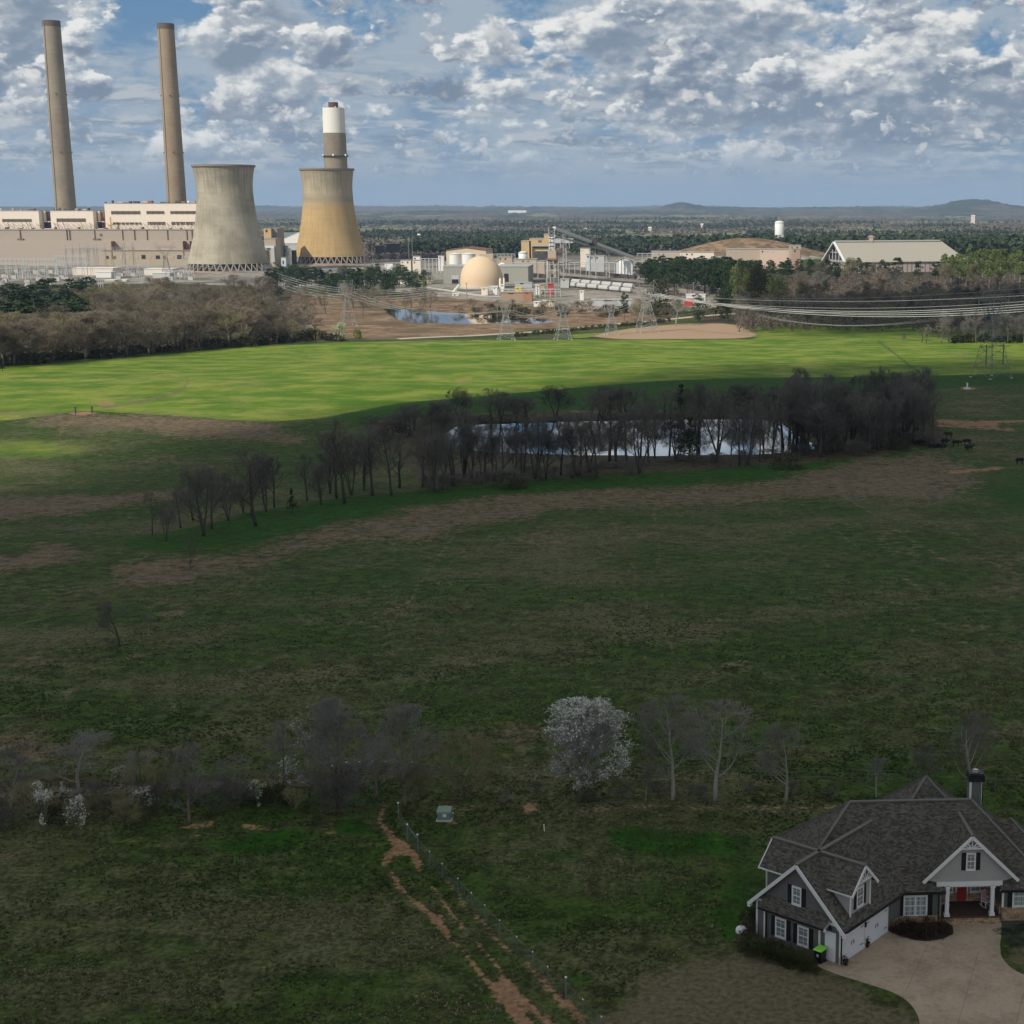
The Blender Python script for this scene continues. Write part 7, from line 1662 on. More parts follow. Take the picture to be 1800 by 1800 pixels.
# front gable over the porch
GC, GH, GZ, GK = 6.05, 3.35, 6.6, .985
zg_ = lambda d: GZ - GK * abs(d)
for s in (-1, 1):
    pts = [TM(GC, -.37, GZ), TM(GC + s * GH, -.37, zg_(GH)), TM(GC + s * GH, 1.4, zg_(GH)), TM(GC, 4.2, GZ)]
    slab('gable_roof', pts if s < 0 else pts[::-1], .14)
ridgecap(TM(GC, -.37, GZ), TM(GC, 4.1, GZ), .11)
mb = MB(); w = 3.0
mb.add([TM(GC - 2.32, -.01, 3.02), TM(GC + 2.32, -.01, 3.02), TM(GC + 3.25, -.01, zg_(3.25) - .12), TM(GC, -.01, GZ - .14), TM(GC - 3.25, -.01, zg_(3.25) - .12), TM(GC - 2.32, .2, 3.02), TM(GC + 2.32, .2, 3.02), TM(GC + 3.25, .2, zg_(3.25) - .12), TM(GC, .2, GZ - .14), TM(GC - 3.25, .2, zg_(3.25) - .12)],
       [(0, 1, 2, 3, 4), (5, 9, 8, 7, 6), (0, 5, 6, 1)]); hb('gable_wall', SID_L, mb)
mb = MB()
for s in (-1, 1): mb.beam(TM(GC + s * (GH + .05), -.40, zg_(GH + .05) - .06), TM(GC, -.40, GZ - .08), .07, .22)
hb('rake_board', TRIM, mb)
mb = MB(); z = GZ - .92; mb.beam(TM(GC - .86, -.40, z), TM(GC + .86, -.40, z), .06, .10); mb.beam(TM(GC, -.40, z), TM(GC, -.40, GZ - .1), .05, .09)
for s in (-1, 1): mb.beam(TM(GC, -.40, z), TM(GC + s * .40, -.40, GZ - .45), .045, .08); mb.beam(TM(GC, -.40, z), TM(GC + s * .66, -.40, z + .24), .045, .07)
hb('gable_fan', TRIM, mb)
WGA = lambda a, o, z: TM(a, -.01 - o, z)
window(WGA, rectpx(WGA, c4, 948, 1050, 472, 655), sw=.32)
mb = MB(); boxP(mb, WM, GC - 2.36, GC + 2.36, -.2, .06, 2.72, 3.06); hb('porch_beam', TRIM, mb)
mb = MB(); mb.hexa(hexT(TM, 4.1, 8.4, .02, 2.34, 2.62, 2.70)); hb('porch_ceiling', TRIM, mb)
for px in (747, 1222):
    a = wallhit(WM, *c4(px, 1000))[0]; mb = MB(); boxP(mb, WM, a - .13, a + .13, -.13, .13, .45, 2.72); boxP(mb, WM, a - .19, a + .19, -.19, .19, .45, .68); boxP(mb, WM, a - .17, a + .17, -.17, .17, 2.58, 2.72); hb('porch_column', TRIM, mb)
mb = MB(); mb.hexa(hexT(TM, 4.06, 8.39, -.12, 2.34, .30, .45)); hb('porch_floor', pbr('porch_boards', (.060, .036, .030), .5, .2, 3), mb)
mb = MB(); mb.hexa(hexT(TM, 4.15, 8.3, -.30, 2.3, -.1, .30)); mb.hexa(hexT(TM, 4.4, 8.2, -.55, -.30, -.1, .16)); hb('stone_step', STONE, mb)
for q_ in ((WM, 8.42, 12.0, 0, .12, -.1, 1.02), (WM, .2, 4.05, 0, .10, -.1, .55), (WP, 5.0, 8.39, 0, .05, .45, 1.15)): mb = MB(); boxP(mb, *q_); hb('stone_base', STONE, mb)
mb = MB(); boxP(mb, WP, 7.15, 8.39, .0, .055, 1.15, 2.62); mb.hexa(hexT(TM, 8.28, 8.40, .1, 2.3, .45, 1.1)); boxP(mb, WP, 4.06, 4.9, 0, .05, .45, 1.1); hb('stone_wall', STONE, mb)
mb = MB(); mb.hexa(hexT(TM, 3.93, 4.07, .0, .14, .4, 2.4)); mb.hexa(hexT(TM, 8.42, 8.56, -.05, .1, 1.0, 2.4)); hb('corner_trim', TRIM, mb)
mb = MB(); mb.tube([TM(3.88, -.1, .1), TM(3.88, -.1, 2.35)], .05, 6); hb('downspout', BLACKP, mb)
window(WM, rectpx(WM, c4, 287, 540, 920, 1142), cols=2, glass=CURT, sw=.36); r_w = rectpx(WM, c4, 1437, 1600, 818, 1045); window(WM, (r_w[0], r_w[0] + 1.5, max(r_w[2], 1.04), r_w[3]), cols=1, glass=CURT, sw=.34)
d0 = wallhit(WP, *c4(848, 950))[0]; d1 = wallhit(WP, *c4(950, 950))[0]
mb = MB(); boxP(mb, WP, d0 - .12, d1 + .12, 0, .05, .45, 2.6); fd = hb('front_door', TRIM, mb); mb = MB(); boxP(mb, WP, d0, d1, .05, .075, .48, 2.5); hb('door_leaf', pbr('red_door', (.30, .035, .025), .45, .08), mb, fd)
mb = MB()
for k in range(2):
    for j in range(3): x = d0 + (d1 - d0) * (.12 + .46 * k); z = .62 + j * .62; boxP(mb, WP, x, x + (d1 - d0) * .3, .075, .085, z, z + .48)
hb('door_panel', pbr('red_door_panel', (.26, .03, .022), .45), mb, fd)
w0 = wallhit(WP, *c4(985, 900))[0]; w1 = wallhit(WP, *c4(1100, 900))[0]; window(WP, (w0, w1, 1.12, 2.5), (0, 0)); w0 = wallhit(WP, *c4(700, 900))[0]; w1 = wallhit(WP, *c4(812, 900))[0]; window(WP, (w0, w1, 1.12, 2.5), (0, 0), cols=2)
mb = MB(); boxP(mb, WP, 4.07, 8.38, -.02, .012, .45, 2.62); hb('porch_wall', SID_LD, mb)
mb = MB(); q = wallhit(WM, *c4(120, 1240))[0]; mb.hexa(hexT(TW, 3.5, 3.62, 6.6, 7.4, 0, .6)); mb.hexa(hexT(TW, 3.40, 3.56, -.05, .03, 0.0, .5)); hb('stone_pier', STONE, mb)

# --- things standing at the house
def rocker(x, y, z, rz, label):
    t = thing('rocking_chair', (x, y, z), label, 'chair', None, rz)
    def P(name, mat, mb): return mb.build(name, mat, t, org=(0, 0, 0))
    mb = MB(); mb.box(-.26, .26, -.25, .25, .38, .43); o = P('seat', TRIM, mb); o.location = (0, 0, 0)
    mb = MB(); [mb.beam((a, .24, .42), (a, .40, 1.1), .05, .03) for a in (-.2, -.1, 0, .1, .2)]; mb.beam((-.25, .40, 1.1), (.25, .40, 1.1), .06); P('backrest', TRIM, mb).location = (0, 0, 0)
    for s in (-.26, .26):
        mb = MB(); mb.tube([(s, -.42, .10), (s, -.2, .03), (s, .1, .02), (s, .45, .10)], .025, 5); P('rocker', TRIM, mb).location = (0, 0, 0)
        mb = MB(); mb.beam((s, -.24, .03), (s, -.24, .64), .05); mb.beam((s, .24, .03), (s, .24, .64), .05); mb.beam((s, -.28, .64), (s, .34, .66), .07, .03); P('armrest', TRIM, mb).location = (0, 0, 0)
    mb = MB(); mb.box(-.22, .22, -.22, .22, .43, .50); P('cushion', pbr('pink_cushion', (.50, .26, .27), .9, .25, 12), mb).location = (0, 0, 0); mb = MB(); mb.hexa([(-.2, .16, .5), (.2, .16, .5), (.2, .24, .48), (-.2, .24, .48), (-.2, .28, .98), (.2, .28, .98), (.2, .36, .98), (-.2, .36, .98)]); P('back_cushion', MATS['pink_cushion'], mb).location = (0, 0, 0)
for k, lab, rz in ((1125, 'white rocking chair with pink cushions right of the red front door', .5), (682, 'white rocking chair with pink cushions at the left end of the porch', -.6)):
    s = wallhit(WP, *c4(k, 980))[0]; p = TM(s, 1.35, .45); rocker(p.x, p.y, .45, rz, lab)
def prop(name, lab, cat, base, group=None): return thing(name, base, lab, cat, group)
# bin
a = wallhit(WG, *c3(960, 1600))[0]; p = TW(a, -.62, 0); bt = prop('wheelie_bin', 'black wheeled bin with a bright green lid beside the side door', 'bin', (p.x, p.y, .02))
BX = lambda u, v, z: p + Hn * u + He * v + UP * (z + .02)
mb = MB(); mb.hexa([BX(-.24, -.28, .06), BX(.24, -.28, .06), BX(.24, .26, .06), BX(-.24, .26, .06), BX(-.30, -.36, .98), BX(.30, -.36, .98), BX(.30, .34, .98), BX(-.30, .34, .98)]); mb.build('body', pbr('bin_black', (.014, .014, .017), .45, .1), bt)
mb = MB(); mb.hexa([BX(-.34, -.42, .98), BX(.34, -.42, .98), BX(.34, .38, .98), BX(-.34, .38, .98), BX(-.30, -.36, 1.05), BX(.30, -.36, 1.05), BX(.30, .36, 1.08), BX(-.30, .36, 1.08)]); mb.build('lid', pbr('bin_green', (.24, .62, .06), .5, .05), bt)
mb = MB(); mb.hexa([BX(-.07, -.345, .52), BX(.07, -.345, .52), BX(.07, -.33, .52), BX(-.07, -.33, .52), BX(-.07, -.360, .72), BX(.07, -.360, .72), BX(.07, -.35, .72), BX(-.07, -.35, .72)]); mb.build('sticker', TRIM, bt)
for s in (-.25, .25): mb = MB(); mb.tube([BX(s - .03, .26, .12), BX(s + .03, .26, .12)], .12, 14); mb.build('wheel', BLACKP, bt)
mb = MB(); mb.tube([BX(-.28, .40, 1.0), BX(.28, .40, 1.0)], .02, 6); mb.build('handle', BLACKP, bt)
def pot(px, py, lab):
    x, y, z = at_z(px, py, 0); t = prop('flower_pot', lab, 'pot', (x, y, .03)); mb = MB(); mb.lathe([(.14, 0), (.20, .30), (.23, .34), (.19, .34), (.17, .28), (0, .28)], 18, (x, y, .03), cap_top=False); mb.build('pot', pbr('pot_glaze', (.035, .022, .018), .4, .2), t)
    rg = np.random.default_rng(int(px)); d = rg.normal(size=(160, 3)); d /= np.linalg.norm(d, axis=1, keepdims=True); v, f, ti = leaf_cards(np.array([[0, 0, .50]]) + d * rg.uniform(.05, .27, (160, 1)), .05, 5); o = link(bpy.data.objects.new('plant', fast_mesh('plant', v, f, BROWNLEAF, tint=ti))); o.parent = t
pot(1486, 1697, 'dark plant pot at the corner of the nearer garage door'); pot(1524, 1665, 'dark plant pot between the two garage doors')
x, y, z = at_z(1303, 1638, 0); t = prop('gas_tank_cover', 'white oval domed lid among the shrubs at the left of the house', 'tank lid', (x, y, .0)); mb = MB(); mb.lathe([(.40, 0), (.40, .2), (.33, .33), (.16, .40), (0, .42)], 24, (x, y, 0), cap_top=False); mb.build('dome', TRIM, t, True); mb = MB(); mb.lathe([(.08, .40), (.08, .46)], 12, (x, y, 0)); mb.build('cap', GREYP, t)
rr = random.Random(9)
for i in range(9):
    px = 1308 + i * 14.2; py = 1668 + i * 4.6; x, y, z = at_z(px, py, 0); place(SHRUBS[i % 3], 'hedge_shrub', x, y, rr.uniform(1.0, 1.4), rr.uniform(1.5, 2.0), 'rounded evergreen shrub in the hedge below the two lower windows', 'shrub', 'hedge shrubs at the garage gable', z=0, mats={'crown': HEDGE})
for i, (px, py, w, h) in enumerate(((1318, 1642, 1.6, 1.3), (1316, 1622, 1.4, 1.2), (1330, 1610, 1.2, 1.3))): x, y, z = at_z(px, py, 0); place(SHRUBS[i % 3], 'shrub', x, y, h, w, 'dark shrub at the left corner of the house behind the white lid', 'shrub', 'dark shrubs at the left corner of the house', z=0)
for i, (px, py, w, h) in enumerate(((1580, 1638, 1.3, .8), (1594, 1642, 1.4, .9), (1610, 1646, 1.5, .8), (1628, 1648, 1.4, .9), (1645, 1646, 1.4, 1.0), (1658, 1638, 1.5, 1.1), (1600, 1632, 1.2, .9), (1632, 1632, 1.2, .9))): x, y, z = at_z(px, py, 0); place(SHRUBS[i % 3], 'shrub', x, y, h, w, 'dark reddish shrub in the bed below the large front window', 'shrub', 'reddish shrubs below the front window', z=0, mats={'crown': BROWNLEAF})
for i, (px, py, w) in enumerate(((1770, 1640, 1.8), (1785, 1656, 1.6), (1796, 1632, 1.4))): x, y, z = at_z(px, py, 0); place(SHRUBS[i % 3], 'ground_cover_shrub', x, y, .3, w, 'low dark spreading juniper right of the porch path', 'shrub', 'low junipers right of the porch', z=0, mats={'crown': CEDAR})

# --- driveway, beds
def conc():
    m = bpy.data.materials.new('driveway_concrete'); m.use_nodes = True; nt = m.node_tree; g = G(nt); b = nt.nodes['Principled BSDF']
    geo = nt.nodes.new('ShaderNodeNewGeometry'); P = V(g, geo.outputs['Position']); n = g.noise(P, .35, 6, .65); n2 = g.noise(P, 3.0, 5, .65); n3 = g.noise(P, 30, 2, .5)
    c = g.mix(g.ss(n * .65 + n2 * .35, .32, .66), (.235, .180, .130), (.40, .315, .235)); c = g.mix(g.ss(n, .55, .68) * .3, c, (.24, .205, .17)); c = g.vm('SCALE', c, (n3 - .5) * .35 + 1.0)
    g.put(b.inputs['Base Color'], c); b.inputs['Roughness'].default_value = .9; b.inputs['Specular IOR Level'].default_value = .15; return m
CONC = conc()
def smooth(pts, n=4):
    out = []
    for i in range(len(pts)):
        p0, p1, p2, p3 = pts[i - 1], pts[i], pts[(i + 1) % len(pts)], pts[(i + 2) % len(pts)]
        for k in range(n):
            t = k / n; out.append(tuple(.5 * ((2 * p1[j]) + (-p0[j] + p2[j]) * t + (2 * p0[j] - 5 * p1[j] + 4 * p2[j] - p3[j]) * t * t + (-p0[j] + 3 * p1[j] - 3 * p2[j] + p3[j]) * t ** 3) for j in range(2)))
    return out
def ground_sheet(name, pix, z, mat, sm=True, thick=.0):
    P = [at_z(x, y, 0)[:2] for x, y in (smooth(pix) if sm else pix)]; mb = MB(); mb.poly([(x, y, z) for x, y in P][::-1], max(z + .05, .06)); o = mb.build(name, mat); setp(o, kind='structure'); return o
drive = [(1436, 1697), (1462, 1688), (1480, 1686), (1520, 1660), (1560, 1634), (1580, 1645), (1605, 1652), (1640, 1654), (1665, 1647), (1676, 1640), (1680, 1618), (1752, 1616), (1760, 1640), (1758, 1662), (1762, 1685), (1782, 1705), (1815, 1718), (1870, 1724), (2050, 1735), (2100, 1900), (1900, 1960), (1590, 1900), (1612, 1830), (1616, 1795), (1600, 1765), (1570, 1745), (1520, 1728), (1470, 1712)]
ground_sheet('driveway', drive, .035, CONC)
jm = pbr('joint_dark', (.12, .095, .075), .9)
for a, b2 in (((1630, 1662), (1592, 1742)), ((1720, 1672), (1676, 1830)), ((1560, 1640), (1760, 1700)), ((1800, 1745), (1770, 1860))):
    A = Vector(at_z(*a, .04)); B2 = Vector(at_z(*b2, .04)); d = (B2 - A).normalized(); n = Vector((-d.y, d.x, 0)) * .012; mb = MB(); mb.add([A - n, B2 - n, B2 + n, A + n], [(0, 1, 2, 3)]); setp(mb.build('driveway_joint', jm), kind='structure')
ground_sheet('mulch_bed', [(1560, 1634), (1582, 1646), (1620, 1655), (1655, 1651), (1672, 1642), (1668, 1622), (1620, 1612), (1570, 1615)], .05, pbr('mulch', (.035, .030, .026), .95, .3, 3))
ground_sheet('mulch_bed', [(1757, 1618), (1765, 1648), (1782, 1660), (1830, 1656), (1860, 1610), (1790, 1600)], .03, pbr('mulch_grey', (.055, .056, .048), .95, .3, 3))
ground_sheet('mulch_bed', [(1296, 1640), (1300, 1668), (1340, 1690), (1400, 1704), (1440, 1706), (1445, 1690), (1380, 1665), (1330, 1640), (1318, 1615), (1304, 1618)], .03, pbr('mulch_brown', (.075, .050, .035), .95, .3, 3))

# ================================================================== FENCES, BOXES, ANIMALS
FPOST = pbr('fence_post_steel', (.13, .135, .135), .5, .1); FCAP = pbr('post_cap', (.62, .64, .64), .4)
# wire mesh fence beside the lawn
tops = [(700, 1417), (716, 1455), (734, 1473), (755, 1497.7), (777.3, 1519), (804.7, 1545), (828.7, 1570), (852, 1592), (878.3, 1618.7), (908.3, 1647.3), (936.3, 1674), (962.7, 1700), (994.7, 1725), (1024.3, 1757.7), (1057.3, 1788.3), (1090, 1822)]
FP = [at_z(x, y, 1.25)[:2] for x, y in tops]
fen = thing('wire_mesh_fence', (FP[0][0], FP[0][1], 0), 'grey wire mesh fence running down beside the rutted dirt track', 'fence')
for i, (x, y) in enumerate(FP):
    tall = i in (0, 1, 2, 12); h = 1.5 if tall else 1.25; r = .055 if tall else .03
    mb = MB(); mb.tube([(x, y, -.1), (x, y, h)], r, 8); po = mb.build('post', FPOST, fen); mb = MB(); mb.lathe([(r * 1.5, 0), (r * 1.6, .05), (r * .6, .11)], 10, (x, y, h)); mb.build('cap', FCAP, po, True)
mb = MB()
for i in range(len(FP) - 1):
    x0, y0 = FP[i]; x1, y1 = FP[i + 1]; L = math.hypot(x1 - x0, y1 - y0); n = int(L / .16); mb.beam((x0, y0, 1.22), (x1, y1, 1.22), .012, .012)
    for k in range(-7, n):
        for sgn in (1, -1):
            a = k if sgn > 0 else k + 7; a0, z0 = a, .02; a1, z1 = a + sgn * 7, 1.2
            # clip to the bay
            pts = []
            for t in np.linspace(0, 1, 2): pts.append((a0 + (a1 - a0) * t, z0 + (z1 - z0) * t))
            (u0, w0), (u1, w1) = pts
            if u1 == u0: continue
            def cl(u, w, lim): t = (lim - u0) / (u1 - u0); return (lim, w0 + (w1 - w0) * t)
            A_, B_ = (u0, w0), (u1, w1)
            lo, hi = 0, n
            if (A_[0] < lo and B_[0] < lo) or (A_[0] > hi and B_[0] > hi): continue
            if A_[0] < lo: A_ = cl(0, 0, lo)
            if A_[0] > hi: A_ = cl(0, 0, hi)
            if B_[0] < lo: B_ = cl(0, 0, lo)
            if B_[0] > hi: B_ = cl(0, 0, hi)
            q = lambda p: (x0 + (x1 - x0) * p[0] / n, y0 + (y1 - y0) * p[0] / n, p[1]); mb.beam(q(A_), q(B_), .004, .004, 3)
mb.build('mesh', FPOST, fen)
# brace between the first posts
mb = MB(); mb.beam((FP[1][0], FP[1][1], 1.45), (FP[2][0], FP[2][1], 1.2), .05); mb.build('brace', FPOST, fen)
# wooden five rail fence with the gate
WOOD = pbr('weathered_wood', (.125, .105, .088), .9, .3, 4)
gp = [at(*p)[:2] for p in ((560, 1380), (610, 1367), (656, 1366), (700, 1366), (750, 1368))]
wf = thing('rail_fence', (gp[0][0], gp[0][1], gzf(*gp[0])), 'weathered five rail wooden fence and gate behind the grey upright tree', 'fence')
for i in range(len(gp) - 1):
    (x0, y0), (x1, y1) = gp[i], gp[i + 1]; z0, z1 = gzf(x0, y0), gzf(x1, y1)
    for k in range(5): mb = MB(); h = .25 + k * .25; mb.beam((x0, y0, z0 + h), (x1, y1, z1 + h), .05, .11); mb.build('rail', WOOD, wf)
    for f in (0, .5): mb = MB(); x = x0 + (x1 - x0) * f; y = y0 + (y1 - y0) * f; z = z0 + (z1 - z0) * f; mb.beam((x, y, z - .1), (x, y, z + 1.45), .12); po = mb.build('post', WOOD, wf); mb = MB(); mb.lathe([(.09, 0), (.05, .05)], 8, (x, y, z + 1.45)); mb.build('cap', FCAP, po)
# low wire fence along the lane
def wirefence(pts, lab, h=1.2, step=5, wires=3, mat=WOOD, pr=.05):
    P = [at(*p)[:2] for p in pts]; t = thing('wire_fence', (P[0][0], P[0][1], gzf(*P[0])), lab, 'fence'); Q = []
    for i in range(len(P) - 1):
        n = max(1, int(math.hypot(P[i + 1][0] - P[i][0], P[i + 1][1] - P[i][1]) / step))
        for k in range(n): f = k / n; Q.append((P[i][0] * (1 - f) + P[i + 1][0] * f, P[i][1] * (1 - f) + P[i + 1][1] * f))
    Q.append(P[-1]); Q = Q[:95]
    for x, y in Q: z = gzf(x, y); mb = MB(); mb.tube([(x, y, z - .1), (x, y, z + h)], pr, 5); mb.build('post', mat, t)
    mb = MB()
    for w in range(wires):
        for i in range(len(Q) - 1): hh = h * (w + 1) / (wires + .3); mb.beam((*Q[i], gzf(*Q[i]) + hh), (*Q[i + 1], gzf(*Q[i + 1]) + hh), .02, .02, 3)
    mb.build('wire', FPOST, t); return t
wirefence([(760, 1368), (1000, 1368), (1300, 1368), (1600, 1376), (1900, 1390)], 'thin wire fence along the pasture edge behind the right tree row')
wirefence([(1545, 604), (1582, 632), (1612, 655), (1634, 676)], 'dark post and wire fence running down the bright field at the right', 1.5, 6, 3, DARK, .12)
wirefence([(1640, 780), (1668, 796), (1702, 816)], 'wire fence from the cattle to the gate at the right', 1.3, 5); wirefence([(1702, 816), (1740, 822), (1830, 824)], 'grey wire fence at the right edge below the cattle', 1.3, 5)
wirefence([(445, 742), (490, 760), (520, 766), (560, 768)], 'thin wire fence left of the pond trees', 1.2, 6, 2, DARK)
# green pad mounted box
x, y, z = at_z(782, 1440, 0); t = thing('utility_box', (x, y, 0), 'grey green metal utility box with a pale sticker on the lawn', 'utility box')
BX2 = pbr('box_green', (.135, .19, .155), .55, .1, 3); mb = MB(); mb.box(x - .55, x + .55, y - .45, y + .45, .08, .78); mb.build('body', BX2, t)
mb = MB(); mb.hexa([(x - .58, y - .52, .70), (x + .58, y - .52, .70), (x + .58, y + .48, .80), (x - .58, y + .48, .80), (x - .58, y - .50, .86), (x + .58, y - .50, .86), (x + .58, y + .48, .98), (x - .58, y + .48, .98)]); mb.build('lid', pbr('box_green_lid', (.19, .25, .21), .5, .1, 3), t)
mb = MB(); mb.box(x - .66, x + .66, y - .56, y + .56, 0, .10); mb.build('pad', GREYP, t); mb = MB(); mb.box(x - .10, x + .20, y - .465, y - .45, .38, .62); mb.build('sticker', TRIM, t)
x2, y2, z = at_z(795, 1438, 0); t = thing('service_pedestal', (x2, y2, 0), 'small grey pedestal leaning beside the utility box', 'pedestal'); mb = MB(); mb.beam((x2, y2, 0), (x2 + .06, y2, .45), .16); mb.build('body', BX2, t); mb = MB(); mb.lathe([(.10, 0), (.04, .05)], 8, (x2 + .06, y2, .45)); mb.build('cap', FCAP, t)
x, y, z = at_z(957, 1461, 0); t = thing('marker_post', (x, y, 0), 'short white marker post standing in the lawn', 'post'); mb = MB(); mb.tube([(x, y, 0), (x - .03, y, .55)], .045, 8); mb.build('shaft', WHITE, t); mb = MB(); mb.lathe([(.055, 0), (.02, .05)], 8, (x - .03, y, .55)); mb.build('cap', FCAP, t)
x, y, z = at(1700, 684); t = thing('hydrant', (x, y, z), 'white T shaped water riser on bare orange soil at the right', 'riser'); mb = MB(); mb.tube([(x, y, z), (x, y, z + 2.2)], .28, 8); mb.build('pipe', WHITE, t); mb = MB(); mb.box(x - 1.1, x + 1.1, y - .5, y + .5, z, z + .5); mb.build('plinth', WHITE, t)
x, y, z = at(1629, 676); t = thing('water_trough', (x, y, z), 'grey cattle trough and tank at the end of the dark fence', 'trough'); mb = MB(); mb.box(x - 1.6, x + 1.6, y - .8, y + .8, z, z + .7); mb.build('basin', GREYP, t); mb = MB(); mb.lathe([(.9, 0), (.9, 1.6), (.4, 2.0)], 14, (x - 1.2, y + 2, z)); mb.build('tank', STEEL, t, True)
for px, b in ((133, 727), (162, 726)): x, y, z = at(px, b); t = thing('gate_post', (x, y, z), 'dark wooden gate post beside the orange patch at the left' if px < 150 else 'dark wooden gate post right of its twin at the left', 'post'); mb = MB(); mb.beam((x, y, z), (x, y, z + 2.0), .35); mb.build('shaft', DARK, t); mb = MB(); mb.box(x - .25, x + .25, y - .25, y + .25, z + 2.0, z + 2.1); mb.build('cap', DARK, t)
# cattle
def cow_mesh(lying):
    me = bpy.data.meshes.new('body'); L = 0 if lying else .62
    v = [(-.75, 0, .62), (-.2, 0, .60), (.35, 0, .62), (.70, 0, .66), (1.0, 0, .80 if lying else .55), (1.28, 0, .80 if lying else .22), (1.45, 0, .72 if lying else .10)]; v = [(a, b, c + L * 1.0) for a, b, c in v]
    r = [.34, .42, .40, .34, .20, .15, .09]; e = [(i, i + 1) for i in range(6)]
    def leg(i, x, y, pts):
        last = i
        for k, (dx, dy, z, rad) in enumerate(pts): v.append((x + dx, y + dy, z)); r.append(rad); e.append((last, len(v) - 1)); last = len(v) - 1
    if lying:
        for s in (-1, 1): leg(0, -.6, s * .25, [(0, .05 * s, .35, .18), (.35, .12 * s, .16, .10), (.0, .18 * s, .08, .06)]); leg(2, .5, s * .22, [(0, 0, .35, .13), (.3, .06 * s, .12, .08), (.02, .1 * s, .07, .06)])
    else:
        for s in (-1, 1): leg(0, -.7, s * .2, [(0, 0, .95, .20), (.08, .02 * s, .62, .10), (-.08, .02 * s, .42, .07), (-.04, 0, .05, .06)]); leg(2, .45, s * .18, [(0, 0, .9, .15), (.02, 0, .50, .075), (.0, 0, .05, .06)])
    leg(0, -1.05, 0, [(0, 0, .72 + L, .06), (-.05, 0, .3 + L * .8, .035)])
    h = 4
    for s in (-1, 1): v.append((1.24, s * .2, v[5][2] + .12)); r.append(.05); e.append((5, len(v) - 1))
    me.from_pydata(v, e, []); ob = bpy.data.objects.new('cow_src', me); COL.objects.link(ob); m = ob.modifiers.new('s', 'SKIN'); m.use_smooth_shade = True
    for i, sv in enumerate(me.skin_vertices[0].data): sv.radius = (r[i], r[i]); sv.use_root = (i == 1)
    ss_ = ob.modifiers.new('u', 'SUBSURF'); ss_.levels = 1; ss_.render_levels = 1
    dg = bpy.context.evaluated_depsgraph_get(); out = bpy.data.meshes.new_from_object(ob.evaluated_get(dg)); COL.objects.unlink(ob); bpy.data.objects.remove(ob); out.name = 'cow'; return out
CM = [cow_mesh(False), cow_mesh(True)]; CB = pbr('cow_black', (.010, .009, .009), .7, .2); CR = pbr('cow_brown', (.06, .032, .022), .7, .2)
for m_ in CM: m_.materials.clear(); m_.materials.append(CB)
cows = [(1611, 781, 1, .3, 'black cow lying at the edge of the grove, leftmost of the herd'), (1621, 783, 0, 2.9, 'black cow standing close to the grove'), (1628, 779, 0, .2, 'black cow standing behind the leftmost cows'), (1638, 787, 1, 3.0, 'black cow lying in the middle of the left cluster'), (1650, 786, 1, .1, 'black cow lying right of the left cluster'),
        (1657, 787, 1, 2.8, 'black cow lying in front of the standing pair'), (1661, 782, 0, .5, 'black cow standing in the middle of the herd'), (1667, 770, 0, 2.6, 'dark brown cow standing alone behind the herd'), (1681, 785, 0, .1, 'black cow standing, left one of the right pair'), (1699, 783, 0, 3.1, 'black cow standing, right one of the right pair'), (1703, 789, 1, .2, 'black cow lying in front of the right pair'),
        (1793, 817, 0, .1, 'black cow at the right edge by the grey fence'), (2, 652, 0, .3, 'black cow at the left edge of the bright field')]
for px, b, k, rz, lab in cows:
    x, y, z = at(px, b); o = link(bpy.data.objects.new('cow', CM[k])); o.location = (x, y, z); o.rotation_euler = (0, 0, rz); o.scale = (1.12, 1.12, 1.1); setp(o, lab, 'cow', 'cattle beside the grove')
    if 'brown' in lab: o.material_slots[0].link = 'OBJECT'; o.material_slots[0].material = CR

